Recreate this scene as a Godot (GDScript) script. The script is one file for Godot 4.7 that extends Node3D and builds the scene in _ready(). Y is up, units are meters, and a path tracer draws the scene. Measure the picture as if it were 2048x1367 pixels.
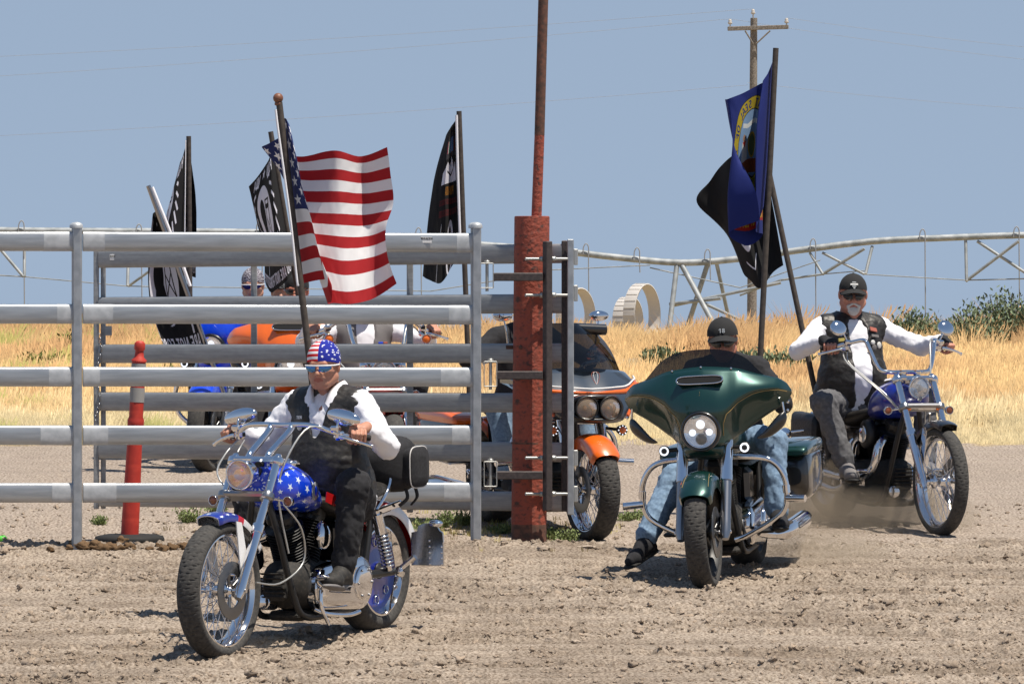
extends Node3D

const F := 12000.0
const HORIZON := 625.0
const EYE := 1.725
var M := {}
var taken := {}
var rng := RandomNumberGenerator.new()
var nz := FastNoiseLite.new()

# ---------------------------------------------------------------- mesh builder
class B:
	var v := PackedVector3Array()
	var n := PackedVector3Array()
	var t := PackedVector2Array()
	var c := PackedColorArray()
	var i := PackedInt32Array()
	var xf := Transform3D()
	func patch(rows: Array, closed := false, us := 1.0, vs := 1.0) -> void:
		var m: int = rows[0].size()
		var w := m + 1 if closed else m
		var b0 := v.size()
		var nr := rows.size()
		var pts := PackedVector3Array()
		var sgn := 0.0
		for r in nr:
			for j in w:
				pts.append(xf * rows[r][j % m])
		var nn := PackedVector3Array()
		nn.resize(pts.size())
		var mid := Vector3.ZERO
		for p in pts: mid += p
		mid /= pts.size()
		for r in nr - 1:
			var rc := Vector3.ZERO
			for j in m: rc += pts[r * w + j] + pts[(r + 1) * w + j]
			rc /= 2.0 * m
			for j in w - 1:
				var a := r * w + j
				var q := (pts[a + w + 1] - pts[a]).cross(pts[a + w] - pts[a + 1])
				nn[a] += q
				nn[a + 1] += q
				nn[a + w] += q
				nn[a + w + 1] += q
				sgn += q.dot(pts[a] - (rc if closed else mid))
		if closed:
			for r in nr:
				var s := nn[r * w] + nn[r * w + w - 1]
				nn[r * w] = s
				nn[r * w + w - 1] = s
		for r in [0, nr - 1]:
			var ext := 0.0
			for j in w: ext = maxf(ext, pts[r * w + j].distance_to(pts[r * w]))
			if ext < 0.0005:
				var s := Vector3.ZERO
				for j in w: s += nn[r * w + j]
				for j in w: nn[r * w + j] = s
		var f := -1.0 if sgn < 0.0 else 1.0
		for k in pts.size():
			v.append(pts[k])
			n.append((nn[k] * f).normalized())
			t.append(Vector2(us * float(k % w) / (w - 1), vs * float(k / w) / (nr - 1)))
		for r in nr - 1:
			for j in w - 1:
				var a := b0 + r * w + j
				if f > 0:
					i.append_array([a, a + w, a + 1, a + 1, a + w, a + w + 1])
				else:
					i.append_array([a, a + 1, a + w, a + 1, a + w + 1, a + w])
	func face(ps: Array, away: Vector3, raw := false) -> void:
		var q: Array = []
		for p in ps: q.append(p if raw else xf * p)
		var ctr: Vector3 = away if raw else xf * away
		var cen := Vector3.ZERO
		for p in q: cen += p
		cen /= q.size()
		var nn := Vector3.ZERO
		for k in q.size():
			nn += (q[k] - cen).cross(q[(k + 1) % q.size()] - cen)
		nn = nn.normalized()
		if nn.dot(cen - ctr) < 0.0:
			q.reverse()
			nn = -nn
		var b0 := v.size()
		for p in q:
			v.append(p)
			n.append(nn)
			t.append(Vector2(0.5, 0.5))
		for k in range(1, q.size() - 1):
			i.append_array([b0, b0 + k + 1, b0 + k])
	func cap(ring, away: Vector3) -> void:
		var a: Array = []
		for p in ring: a.append(p)
		face(a, away)
	func box(c0: Vector3, size: Vector3, bev := 0.004, bas := Basis()) -> void:
		var h := size * 0.5
		var b := minf(bev, minf(h.x, minf(h.y, h.z)) * 0.9)
		var P := {}
		for sx in [-1, 1]:
			for sy in [-1, 1]:
				for sz in [-1, 1]:
					var s := Vector3(sx, sy, sz)
					for a in 3:
						var q := h - Vector3(b, b, b)
						q[a] = h[a]
						P[[sx, sy, sz, a]] = c0 + bas * (q * s)
		for a in 3:
			for s in [-1, 1]:
				var ring: Array = []
				for uv in [[-1, -1], [1, -1], [1, 1], [-1, 1]]:
					var k := [0, 0, 0, a]
					k[a] = s
					k[(a + 1) % 3] = uv[0]
					k[(a + 2) % 3] = uv[1]
					ring.append(P[k])
				face(ring, c0)
		if b < 0.0004: return
		for a in 3:
			var e := (a + 1) % 3
			var g := (a + 2) % 3
			for s1 in [-1, 1]:
				for s2 in [-1, 1]:
					var ring: Array = []
					for w in [[-1, e], [1, e], [1, g], [-1, g]]:
						var k := [0, 0, 0, w[1]]
						k[a] = w[0]
						k[e] = s1
						k[g] = s2
						ring.append(P[k])
					face(ring, c0)
		for sx in [-1, 1]:
			for sy in [-1, 1]:
				for sz in [-1, 1]:
					face([P[[sx, sy, sz, 0]], P[[sx, sy, sz, 1]], P[[sx, sy, sz, 2]]], c0)
	func tube(pts: Array, rad, seg := 10, caps := true, flat := 1.0) -> void:
		# flat squeezes the section along its second axis
		var rows: Array = []
		var nrm := Vector3.ZERO
		for k in pts.size():
			var a: Vector3 = pts[max(k - 1, 0)]
			var b: Vector3 = pts[min(k + 1, pts.size() - 1)]
			var d := (b - a).normalized()
			if nrm == Vector3.ZERO:
				nrm = d.cross(Vector3.UP if absf(d.y) < 0.9 else Vector3.RIGHT).normalized()
			nrm = (nrm - d * nrm.dot(d)).normalized()
			var bn := d.cross(nrm)
			var r: float = rad[k] if rad is Array else rad
			var row := PackedVector3Array()
			for j in seg:
				var an := TAU * j / seg
				row.append(pts[k] + nrm * cos(an) * r * flat + bn * sin(an) * r)
			rows.append(row)
		patch(rows, true)
		if caps:
			cap(rows[0], pts[1])
			cap(rows[-1], pts[-2])
	func lathe(prof: Array, seg := 24, T := Transform3D(), caps := false) -> void:
		var rows: Array = []
		for p in prof:
			var row := PackedVector3Array()
			for j in seg:
				var an := TAU * j / seg
				row.append(T * Vector3(cos(an) * p[0], p[1], sin(an) * p[0]))
			rows.append(row)
		patch(rows, true)
		if caps:
			var inside: Vector3 = T * Vector3(0, (prof[0][1] + prof[-1][1]) * 0.5, 0)
			cap(rows[0], inside)
			cap(rows[-1], inside)
	func ell(c0: Vector3, r: Vector3, bas := Basis(), nu := 16, nv := 10) -> void:
		var rows: Array = []
		for k in nv + 1:
			var ph := PI * k / nv
			var row := PackedVector3Array()
			for j in nu:
				var an := TAU * j / nu
				row.append(c0 + bas * (Vector3(cos(an) * sin(ph), cos(ph), sin(an) * sin(ph)) * r))
			rows.append(row)
		patch(rows, true)
	func loft(rows: Array, caps := true) -> void:
		patch(rows, true)
		if caps:
			var m0 := Vector3.ZERO
			for p in rows[rows.size() / 2]: m0 += p
			m0 /= rows[0].size()
			cap(rows[0], m0)
			cap(rows[-1], m0)
	func prism(poly: Array, th: float, T := Transform3D()) -> void:
		# poly in T's xy plane, thickness th along T's z
		var a: Array = []
		var b: Array = []
		var ctr := Vector3.ZERO
		for p in poly:
			a.append(T * Vector3(p[0], p[1], th * 0.5))
			b.append(T * Vector3(p[0], p[1], -th * 0.5))
			ctr += T * Vector3(p[0], p[1], 0)
		ctr /= poly.size()
		var pv := PackedVector2Array()
		for p in poly: pv.append(Vector2(p[0], p[1]))
		var tr := Geometry2D.triangulate_polygon(pv)
		for k in range(0, tr.size(), 3):
			face([a[tr[k]], a[tr[k + 1]], a[tr[k + 2]]], (b[tr[k]] + b[tr[k + 1]] + b[tr[k + 2]]) / 3.0)
			face([b[tr[k]], b[tr[k + 1]], b[tr[k + 2]]], (a[tr[k]] + a[tr[k + 1]] + a[tr[k + 2]]) / 3.0)
		for k in poly.size():
			var m := (k + 1) % poly.size()
			face([a[k], a[m], b[m], b[k]], ctr)
	func mesh() -> ArrayMesh:
		var arr := []
		arr.resize(Mesh.ARRAY_MAX)
		arr[Mesh.ARRAY_VERTEX] = v
		arr[Mesh.ARRAY_NORMAL] = n
		arr[Mesh.ARRAY_TEX_UV] = t
		if c.size() == v.size(): arr[Mesh.ARRAY_COLOR] = c
		arr[Mesh.ARRAY_INDEX] = i
		var am := ArrayMesh.new()
		am.add_surface_from_arrays(Mesh.PRIMITIVE_TRIANGLES, arr)
		return am

func ax(o: Vector3, d: Vector3) -> Transform3D:
	var y := d.normalized()
	var x := y.cross(Vector3.UP if absf(y.y) < 0.9 else Vector3.RIGHT).normalized()
	return Transform3D(Basis(x, y, x.cross(y)), o)

func spl(pts: Array, per := 6) -> Array:
	var out: Array = []
	for k in pts.size() - 1:
		var a: Vector3 = pts[max(k - 1, 0)]
		var b: Vector3 = pts[k]
		var c: Vector3 = pts[k + 1]
		var d: Vector3 = pts[min(k + 2, pts.size() - 1)]
		for s in per: out.append(b.cubic_interpolate(c, a, d, float(s) / per))
	out.append(pts[-1])
	return out

func V(x: float, y: float, z: float) -> Vector3: return Vector3(x, y, z)

func fl(tab: Array, x: float) -> float:
	# table [[x, y] ...] with smooth steps between the entries
	if x <= tab[0][0]: return tab[0][1]
	for k in tab.size() - 1:
		if x <= tab[k + 1][0]:
			var a: Vector2 = Vector2(tab[max(k - 1, 0)][0], tab[max(k - 1, 0)][1])
			var s: float = (x - tab[k][0]) / (tab[k + 1][0] - tab[k][0])
			return cubic_interpolate(tab[k][1], tab[k + 1][1], a.y, tab[min(k + 2, tab.size() - 1)][1], s)
	return tab[-1][1]

# ---------------------------------------------------------------- nodes
func numbered(called: String) -> String:
	taken[called] = taken.get(called, 0) + 1
	return called if taken[called] == 1 else "%s_%03d" % [called, taken[called] - 1]

func tag(o: Node3D, label: String, category: String, group := "") -> Node3D:
	o.set_meta("label", label)
	o.set_meta("category", category)
	if group: o.set_meta("group", group)
	return o

func thing(called: String, label: String, category: String, at := Transform3D(), group := "") -> Node3D:
	var o := Node3D.new()
	o.name = numbered(called)
	add_child(o)
	o.transform = at
	return tag(o, label, category, group)

func node(called: String, parent: Node3D, T := Transform3D()) -> Node3D:
	var o := Node3D.new()
	o.name = called
	parent.add_child(o, true)
	o.transform = T
	return o

func put(called: String, me: Mesh, m: Material, parent: Node = null, T := Transform3D()) -> MeshInstance3D:
	var o := MeshInstance3D.new()
	o.mesh = me
	o.material_override = m
	o.transform = T
	if parent == null:
		o.name = numbered(called)
		add_child(o)
	else:
		o.name = called
		parent.add_child(o, true)
	return o

func obj(called: String, b: B, m: Material, parent: Node = null, T := Transform3D()) -> MeshInstance3D:
	return put(called, b.mesh(), m, parent, T)

func structure(o: Node3D) -> Node3D:
	o.set_meta("kind", "structure")
	return o

func stuff(o: Node3D) -> Node3D:
	o.set_meta("kind", "stuff")
	return o

# ---------------------------------------------------------------- where things stand
func P(px: float, py: float, d: float) -> Vector3:
	return Vector3((px - 1024.0) * d / F, EYE - (py - HORIZON) * d / F, -d)

func base_y(x: float, d: float) -> float:
	var y := 0.0
	if d < 58.0: y = 0.042 * (d - 30.0)
	elif d < 66.0:
		var q := d - 58.0
		y = 1.176 + 0.042 * q - 0.042 * q * q / 16.0
	else:
		y = lerpf(1.344, -0.4, smoothstep(66.0, 105.0, d)) - 0.005 * maxf(0.0, d - 105.0)
	if d < 10.0: y = -0.84
	y += 0.065 * exp(-pow((d - 36.1) / 0.45, 2.0)) * (1.0 - smoothstep(0.3, 0.75, x))
	y -= 0.085 * exp(-pow((d - 38.5) / 0.7, 2.0)) * (1.0 - smoothstep(-1.5, -0.5, x))
	return y

func solve_d(px: float, py: float) -> float:
	var a := 25.0
	var b := 58.0
	for k in 40:
		var m := (a + b) * 0.5
		var p := P(px, py, m)
		if p.y > base_y(p.x, m): a = m
		else: b = m
	return (a + b) * 0.5

func on_ground(px: float, py: float) -> Vector3:
	return P(px, py, solve_d(px, py))

# ---------------------------------------------------------------- soft bodies (surface nets)
func rc(a: Vector3, b: Vector3, ra: float, rb: float, k := 0.03, sub := false) -> Dictionary:
	return {"t": 0, "a": a, "b": b, "ra": ra, "rb": rb, "k": k, "sub": sub}

func el(c: Vector3, r: Vector3, bas := Basis(), k := 0.03, sub := false) -> Dictionary:
	return {"t": 1, "a": c, "r": r, "inv": bas.inverse(), "k": k, "sub": sub, "bas": bas}

func soft(b: B, prims: Array, cell: float, wr := 0.0, wf := Vector3(9, 9, 9), tint := {}) -> B:
	var lo := Vector3(1e9, 1e9, 1e9)
	var hi := -lo
	var box: Array = []
	for p in prims:
		var l: Vector3
		var h: Vector3
		if p.t == 0:
			l = p.a.min(p.b) - Vector3.ONE * maxf(p.ra, p.rb)
			h = p.a.max(p.b) + Vector3.ONE * maxf(p.ra, p.rb)
		else:
			var bs: Basis = p.bas
			var e := Vector3.ZERO
			for q in 3: e[q] = sqrt(pow(bs.x[q] * p.r.x, 2) + pow(bs.y[q] * p.r.y, 2) + pow(bs.z[q] * p.r.z, 2))
			l = p.a - e
			h = p.a + e
		box.append([l, h])
		if not p.sub:
			lo = lo.min(l)
			hi = hi.max(h)
	lo -= Vector3.ONE * cell * 3.0
	hi += Vector3.ONE * cell * 3.0
	var nx := int((hi.x - lo.x) / cell) + 2
	var ny := int((hi.y - lo.y) / cell) + 2
	var nzz := int((hi.z - lo.z) / cell) + 2
	var fld := PackedFloat32Array()
	fld.resize(nx * ny * nzz)
	fld.fill(1.0)
	for q in prims.size():
		var p: Dictionary = prims[q]
		var k: float = p.k
		var mg := Vector3.ONE * (k + cell * 2.2)
		var l: Vector3 = (box[q][0] - mg - lo) / cell
		var h: Vector3 = (box[q][1] + mg - lo) / cell
		var x0 := maxi(0, int(l.x))
		var x1 := mini(nx, int(h.x) + 1)
		var y0 := maxi(0, int(l.y))
		var y1 := mini(ny, int(h.y) + 1)
		var z0 := maxi(0, int(l.z))
		var z1 := mini(nzz, int(h.z) + 1)
		var cone: bool = p.t == 0
		var a: Vector3 = p.a
		var ab := Vector3.ZERO
		var il := 0.0
		var ra := 0.0
		var dr := 0.0
		var inv := Basis()
		var r1 := Vector3.ONE
		var r2 := Vector3.ONE
		if cone:
			ab = p.b - a
			il = 1.0 / maxf(ab.length_squared(), 1e-9)
			ra = p.ra
			dr = p.rb - p.ra
		else:
			inv = p.inv
			r1 = Vector3.ONE / p.r
			r2 = r1 * r1
		var sub: bool = p.sub
		for iz in range(z0, z1):
			for iy in range(y0, y1):
				var at := (iz * ny + iy) * nx
				var w := lo + Vector3(0, iy * cell, iz * cell) - a
				for ix in range(x0, x1):
					var e := w
					e.x += ix * cell
					var d: float
					if cone:
						var tt := clampf(e.dot(ab) * il, 0.0, 1.0)
						d = (e - ab * tt).length() - ra - dr * tt
					else:
						e = inv * e
						var k0 := (e * r1).length()
						d = k0 * (k0 - 1.0) / maxf((e * r2).length(), 1e-6)
					var f: float = fld[at + ix]
					if sub:
						d = -d
						var g := maxf(k - absf(f - d), 0.0) / k
						fld[at + ix] = maxf(f, d) + g * g * k * 0.25
					else:
						var g := maxf(k - absf(f - d), 0.0) / k
						fld[at + ix] = minf(f, d) - g * g * k * 0.25
	var vid := PackedInt32Array()
	vid.resize(fld.size())
	vid.fill(-1)
	var vs := PackedVector3Array()
	var lim := cell * 3.2
	var off := [0, 1, nx, nx + 1, nx * ny, nx * ny + 1, nx * ny + nx, nx * ny + nx + 1]
	var edges := [[0, 1], [2, 3], [4, 5], [6, 7], [0, 2], [1, 3], [4, 6], [5, 7], [0, 4], [1, 5], [2, 6], [3, 7]]
	var cor := [Vector3(0, 0, 0), Vector3(1, 0, 0), Vector3(0, 1, 0), Vector3(1, 1, 0), Vector3(0, 0, 1), Vector3(1, 0, 1), Vector3(0, 1, 1), Vector3(1, 1, 1)]
	var fv := PackedFloat32Array()
	fv.resize(8)
	for iz in nzz - 1:
		for iy in ny - 1:
			var at := (iz * ny + iy) * nx
			for ix in nx - 1:
				var f0 := fld[at + ix]
				if f0 > lim or f0 < -lim: continue
				var neg := 0
				for q in 8:
					fv[q] = fld[at + ix + off[q]]
					if fv[q] < 0.0: neg += 1
				if neg == 0 or neg == 8: continue
				var s := Vector3.ZERO
				var cnt := 0
				for e in edges:
					var f1: float = fv[e[0]]
					var f2: float = fv[e[1]]
					if (f1 < 0.0) != (f2 < 0.0):
						s += cor[e[0]].lerp(cor[e[1]], f1 / (f1 - f2))
						cnt += 1
				vid[at + ix] = vs.size()
				vs.append(lo + (Vector3(ix, iy, iz) + s / cnt) * cell)
	var idx := PackedInt32Array()
	for iz in range(1, nzz - 1):
		for iy in range(1, ny - 1):
			var at := (iz * ny + iy) * nx
			for ix in range(1, nx - 1):
				var o := at + ix
				if vid[o] < 0: continue
				var s0 := fld[o] < 0.0
				for q in 3:
					var st: int = [1, nx, nx * ny][q]
					if (fld[o + st] < 0.0) == s0: continue
					var u: int = [nx, nx * ny, 1][q]
					var w: int = [nx * ny, 1, nx][q]
					var A := vid[o]
					var Bq := vid[o - u]
					var C := vid[o - u - w]
					var D := vid[o - w]
					if A < 0 or Bq < 0 or C < 0 or D < 0: continue
					if s0: idx.append_array([A, C, Bq, A, D, C])
					else: idx.append_array([A, Bq, C, A, C, D])
	var nn := face_normals(vs, idx)
	if wr > 0.0:
		for q in vs.size():
			var p := vs[q] * wf
			vs[q] += nn[q] * wr * (nz.get_noise_3dv(p) + 0.5 * nz.get_noise_3dv(p * 2.3))
		nn = face_normals(vs, idx)
	var b0 := b.v.size()
	for q in vs.size():
		b.v.append(b.xf * vs[q])
		b.n.append((b.xf.basis * nn[q]).normalized())
		b.t.append(Vector2(vs[q].z * 3.0, -vs[q].y * 3.0))
		if tint: b.c.append(skin_tone(vs[q], tint))
	for q in idx: b.i.append(q + b0)
	return b

func face_normals(vs: PackedVector3Array, idx: PackedInt32Array) -> PackedVector3Array:
	var nn := PackedVector3Array()
	nn.resize(vs.size())
	for q in range(0, idx.size(), 3):
		var a := vs[idx[q]]
		var m := (vs[idx[q + 2]] - a).cross(vs[idx[q + 1]] - a)
		nn[idx[q]] += m
		nn[idx[q + 1]] += m
		nn[idx[q + 2]] += m
	for q in nn.size(): nn[q] = nn[q].normalized()
	return nn

func skin_tone(p: Vector3, t: Dictionary) -> Color:
	var q: Vector3 = t.inv * (p - t.mouth)
	if absf(q.z) < 0.024 and absf(q.y) < 0.0095 * (1.0 - absf(q.z) * 26.0) + 0.002 and q.x > -0.02: return t.lip
	var m: float = 1.0 + 0.16 * nz.get_noise_3dv(p * 26.0) + 0.08 * nz.get_noise_3dv(p * 90.0)
	var c: Color = t.skin
	return Color(c.r * (0.5 + 0.5 * m), c.g * m, c.b * m)

# ---------------------------------------------------------------- materials and computed pictures
func lin(r: float, g: float, b: float) -> Color: return Color(r, g, b).linear_to_srgb()

func mat(col: Color, rough := 0.6, metal := 0.0) -> StandardMaterial3D:
	var m := StandardMaterial3D.new()
	m.albedo_color = col
	m.roughness = rough
	m.metallic = metal
	m.cull_mode = BaseMaterial3D.CULL_DISABLED
	return m

func paint(col: Color) -> StandardMaterial3D:
	var m := mat(col, 0.32)
	m.clearcoat_enabled = true
	m.clearcoat = 1.0
	m.clearcoat_roughness = 0.04
	return m

func speckle(freq: float, lo: Color, hi: Color, size := 512, seed_ := 1, octaves := 5, lo_at := 0.25, hi_at := 0.75) -> NoiseTexture2D:
	var f := FastNoiseLite.new()
	f.noise_type = FastNoiseLite.TYPE_SIMPLEX_SMOOTH
	f.frequency = freq
	f.fractal_octaves = octaves
	f.seed = seed_
	var g := Gradient.new()
	g.set_color(0, lo)
	g.set_offset(0, lo_at)
	g.set_color(1, hi)
	g.set_offset(1, hi_at)
	var t := NoiseTexture2D.new()
	t.width = size
	t.height = size
	t.seamless = true
	t.noise = f
	t.color_ramp = g
	return t

func bumps(freq: float, strength: float, size := 512, seed_ := 3, octaves := 4) -> NoiseTexture2D:
	var f := FastNoiseLite.new()
	f.noise_type = FastNoiseLite.TYPE_SIMPLEX_SMOOTH
	f.frequency = freq
	f.fractal_octaves = octaves
	f.seed = seed_
	var t := NoiseTexture2D.new()
	t.width = size
	t.height = size
	t.seamless = true
	t.as_normal_map = true
	t.bump_strength = strength
	t.noise = f
	return t

func tri(m: StandardMaterial3D, s: float, world := false) -> StandardMaterial3D:
	m.uv1_triplanar = true
	m.uv1_world_triplanar = world
	m.uv1_scale = Vector3(s, s, s)
	return m

func star_poly(c: Vector2, r: float, turn := 0.0) -> PackedVector2Array:
	var p := PackedVector2Array()
	for k in 10:
		var a := TAU * k / 10.0 - PI / 2 + turn
		p.append(c + Vector2(cos(a), sin(a)) * (r if k % 2 == 0 else r * 0.4))
	return p

func fill_poly(im: Image, p: PackedVector2Array, col: Color) -> void:
	var lo := p[0]
	var hi := p[0]
	for q in p:
		lo = lo.min(q)
		hi = hi.max(q)
	for y in range(maxi(0, int(lo.y)), mini(im.get_height(), int(hi.y) + 2)):
		for x in range(maxi(0, int(lo.x)), mini(im.get_width(), int(hi.x) + 2)):
			if Geometry2D.is_point_in_polygon(Vector2(x + 0.5, y + 0.5), p): im.set_pixel(x, y, col)

func fill_ell(im: Image, c: Vector2, r: Vector2, col: Color) -> void:
	var p := PackedVector2Array()
	for k in 40: p.append(c + Vector2(cos(TAU * k / 40.0), sin(TAU * k / 40.0)) * r)
	fill_poly(im, p, col)

func stroke(im: Image, pts: Array, w: float, col: Color) -> void:
	for k in pts.size() - 1:
		var a: Vector2 = pts[k]
		var b: Vector2 = pts[k + 1]
		var s := (b - a).normalized().orthogonal() * w * 0.5
		fill_poly(im, PackedVector2Array([a + s, b + s, b - s, a - s]), col)

func words(im: Image, text: String, at: Vector2, height: float, col: Color, turn := 0.0, font := "Droid Sans") -> void:
	var tm := TextMesh.new()
	var sf := SystemFont.new()
	sf.font_names = PackedStringArray([font])
	sf.font_weight = 700
	tm.font = sf
	tm.text = text
	tm.font_size = 64
	tm.pixel_size = 1.0
	tm.depth = 0.0
	tm.curve_step = 3.0
	var ar := tm.surface_get_arrays(0) if tm.get_surface_count() > 0 else []
	if ar.is_empty(): return
	var vs: PackedVector3Array = ar[Mesh.ARRAY_VERTEX]
	var ix: PackedInt32Array = ar[Mesh.ARRAY_INDEX]
	var s := height / 46.0
	for k in range(0, ix.size(), 3):
		var tr := PackedVector2Array()
		for q in 3:
			var w := vs[ix[k + q]]
			tr.append(at + (Vector2(w.x, -w.y) * s).rotated(turn))
		fill_poly(im, tr, col)

func pic(im: Image) -> ImageTexture:
	return ImageTexture.create_from_image(im)

func us_flag_picture() -> Image:
	var im := Image.create(760, 400, false, Image.FORMAT_RGB8)
	for k in 13:
		im.fill_rect(Rect2i(0, int(k * 400 / 13.0), 760, 32), Color(0.62, 0.045, 0.09) if k % 2 == 0 else Color(0.86, 0.86, 0.87))
	im.fill_rect(Rect2i(0, 0, 304, 215), Color(0.06, 0.13, 0.36))
	for r in 9:
		var cols := 6 if r % 2 == 0 else 5
		for c in cols:
			fill_poly(im, star_poly(Vector2(25.3 * (1 + 2 * c + (0 if r % 2 == 0 else 1)), 21.5 * (r + 1)), 14.5), Color(0.88, 0.88, 0.9))
	return im

func bandana_picture() -> Image:
	# u runs round the head from the back, over the wearer's right, the brow and the left side
	var im := Image.create(512, 256, false, Image.FORMAT_RGB8)
	im.fill(Color(0.86, 0.86, 0.88))
	for k in 6:
		im.fill_rect(Rect2i(0, 20 + k * 44, 512, 22), Color(0.75, 0.07, 0.1))
	im.fill_rect(Rect2i(256, 0, 256, 256), Color(0.05, 0.12, 0.55))
	rng.seed = 5
	for k in 90:
		fill_poly(im, star_poly(Vector2(rng.randf_range(262, 508), rng.randf_range(4, 252)), rng.randf_range(6, 11), rng.randf() * 6.0), Color(0.9, 0.9, 0.92))
	return im

func stars_picture() -> Image:
	var im := Image.create(768, 768, false, Image.FORMAT_RGB8)
	im.fill(Color(0.01, 0.23, 0.80))
	for r in 12:
		for c in 12:
			fill_poly(im, star_poly(Vector2(32 + c * 64 + (0 if r % 2 == 0 else 32), 32 + r * 64), 20, 0.2 * (c % 3)), Color(0.86, 0.9, 0.93))
	return im

func stripes_picture() -> Image:
	var im := Image.create(256, 256, false, Image.FORMAT_RGB8)
	im.fill(Color(0.85, 0.85, 0.86))
	for k in 3: im.fill_rect(Rect2i(16 + k * 88, 0, 44, 256), Color(0.7, 0.03, 0.06))
	return im

func fender_picture() -> Image:
	# along the fender: navy with stars, then red, then white
	var im := Image.create(256, 256, false, Image.FORMAT_RGB8)
	im.fill(Color(0.86, 0.86, 0.87))
	im.fill_rect(Rect2i(0, 0, 256, 96), Color(0.03, 0.15, 0.55))
	im.fill_rect(Rect2i(0, 96, 256, 30), Color(0.75, 0.05, 0.07))
	for r in 3:
		for c in 6: fill_poly(im, star_poly(Vector2(20 + c * 43, 16 + r * 30), 10), Color(0.88, 0.9, 0.92))
	return im

func memorial_picture(kind: int) -> Image:
	var W := Color(0.82, 0.82, 0.86)
	var K := Color(0.035, 0.035, 0.045)
	var im := Image.create(600, 400, false, Image.FORMAT_RGB8)
	im.fill(K)
	if kind == 0:
		words(im, "POW", Vector2(170, 45), 46, W)
		fill_poly(im, star_poly(Vector2(300, 42), 26), W)
		words(im, "MIA", Vector2(430, 45), 46, W)
		fill_ell(im, Vector2(300, 205), Vector2(120, 118), W)
		fill_ell(im, Vector2(320, 190), Vector2(46, 58), K)
		fill_poly(im, PackedVector2Array([Vector2(285, 220), Vector2(350, 220), Vector2(390, 300), Vector2(330, 324), Vector2(250, 312)]), K)
		# watch tower
		stroke(im, [Vector2(205, 300), Vector2(222, 170), Vector2(258, 170), Vector2(270, 305)], 6, K)
		im.fill_rect(Rect2i(214, 140, 52, 30), K)
		im.fill_rect(Rect2i(224, 146, 30, 12), W)
		stroke(im, [Vector2(212, 260), Vector2(262, 200)], 5, K)
		stroke(im, [Vector2(218, 200), Vector2(268, 262)], 5, K)
		for s in [-1, 1]:
			for k in 7:
				var a := 0.5 + k * 0.28
				var c := Vector2(300, 205) + Vector2(s * sin(a) * 168, -cos(a) * 150)
				var d := Vector2(s * cos(a - 0.7), sin(a - 0.7))
				stroke(im, [c, c + d * 26, c + d * 48 + Vector2(0, 6)], 13, W)
		words(im, "YOU ARE NOT FORGOTTEN", Vector2(300, 366), 34, W)
	elif kind == 1:
		# patch of ribbons, white scarf shape, gold and red lines, white ring
		var im2 := im
		fill_poly(im2, PackedVector2Array([Vector2(110, 62), Vector2(250, 20), Vector2(400, 62), Vector2(390, 112), Vector2(120, 112)]), Color(0.2, 0.2, 0.22))
		im2.fill_rect(Rect2i(130, 66, 60, 34), Color(0.36, 0.1, 0.08))
		im2.fill_rect(Rect2i(205, 52, 90, 44), Color(0.3, 0.42, 0.6))
		im2.fill_rect(Rect2i(245, 52, 5, 44), Color(0.7, 0.7, 0.75))
		im2.fill_rect(Rect2i(305, 60, 28, 36), Color(0.12, 0.4, 0.28))
		im2.fill_rect(Rect2i(334, 60, 20, 36), Color(0.75, 0.75, 0.75))
		im2.fill_rect(Rect2i(354, 60, 24, 36), Color(0.5, 0.06, 0.2))
		fill_poly(im2, PackedVector2Array([Vector2(110, 190), Vector2(130, 130), Vector2(180, 150), Vector2(240, 110), Vector2(260, 140), Vector2(330, 120), Vector2(420, 150), Vector2(430, 190)]), W)
		stroke(im2, [Vector2(200, 150), Vector2(250, 168), Vector2(330, 150)], 7, K)
		words(im2, "POW-MIA", Vector2(270, 214), 26, Color(0.62, 0.40, 0.05))
		rng.seed = 9
		for row in 2:
			var tx := 112
			while tx < 436:
				var tw := rng.randi_range(5, 12)
				im2.fill_rect(Rect2i(tx, 236 + row * 27, tw, 15), Color(0.36, 0.03, 0.06))
				im2.fill_rect(Rect2i(tx + 3, 240 + row * 27, tw / 3, 6), K)
				tx += tw + rng.randi_range(4, 9)
		fill_ell(im2, Vector2(240, 350), Vector2(64, 62), W)
		fill_ell(im2, Vector2(245, 350), Vector2(38, 50), K)
		stroke(im2, [Vector2(390, 290), Vector2(430, 340), Vector2(440, 400)], 3, W)
	else:
		fill_ell(im, Vector2(330, 220), Vector2(70, 80), W)
		fill_ell(im, Vector2(345, 225), Vector2(46, 62), K)
		stroke(im, [Vector2(250, 300), Vector2(300, 340), Vector2(380, 330)], 5, W)
	return im

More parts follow.
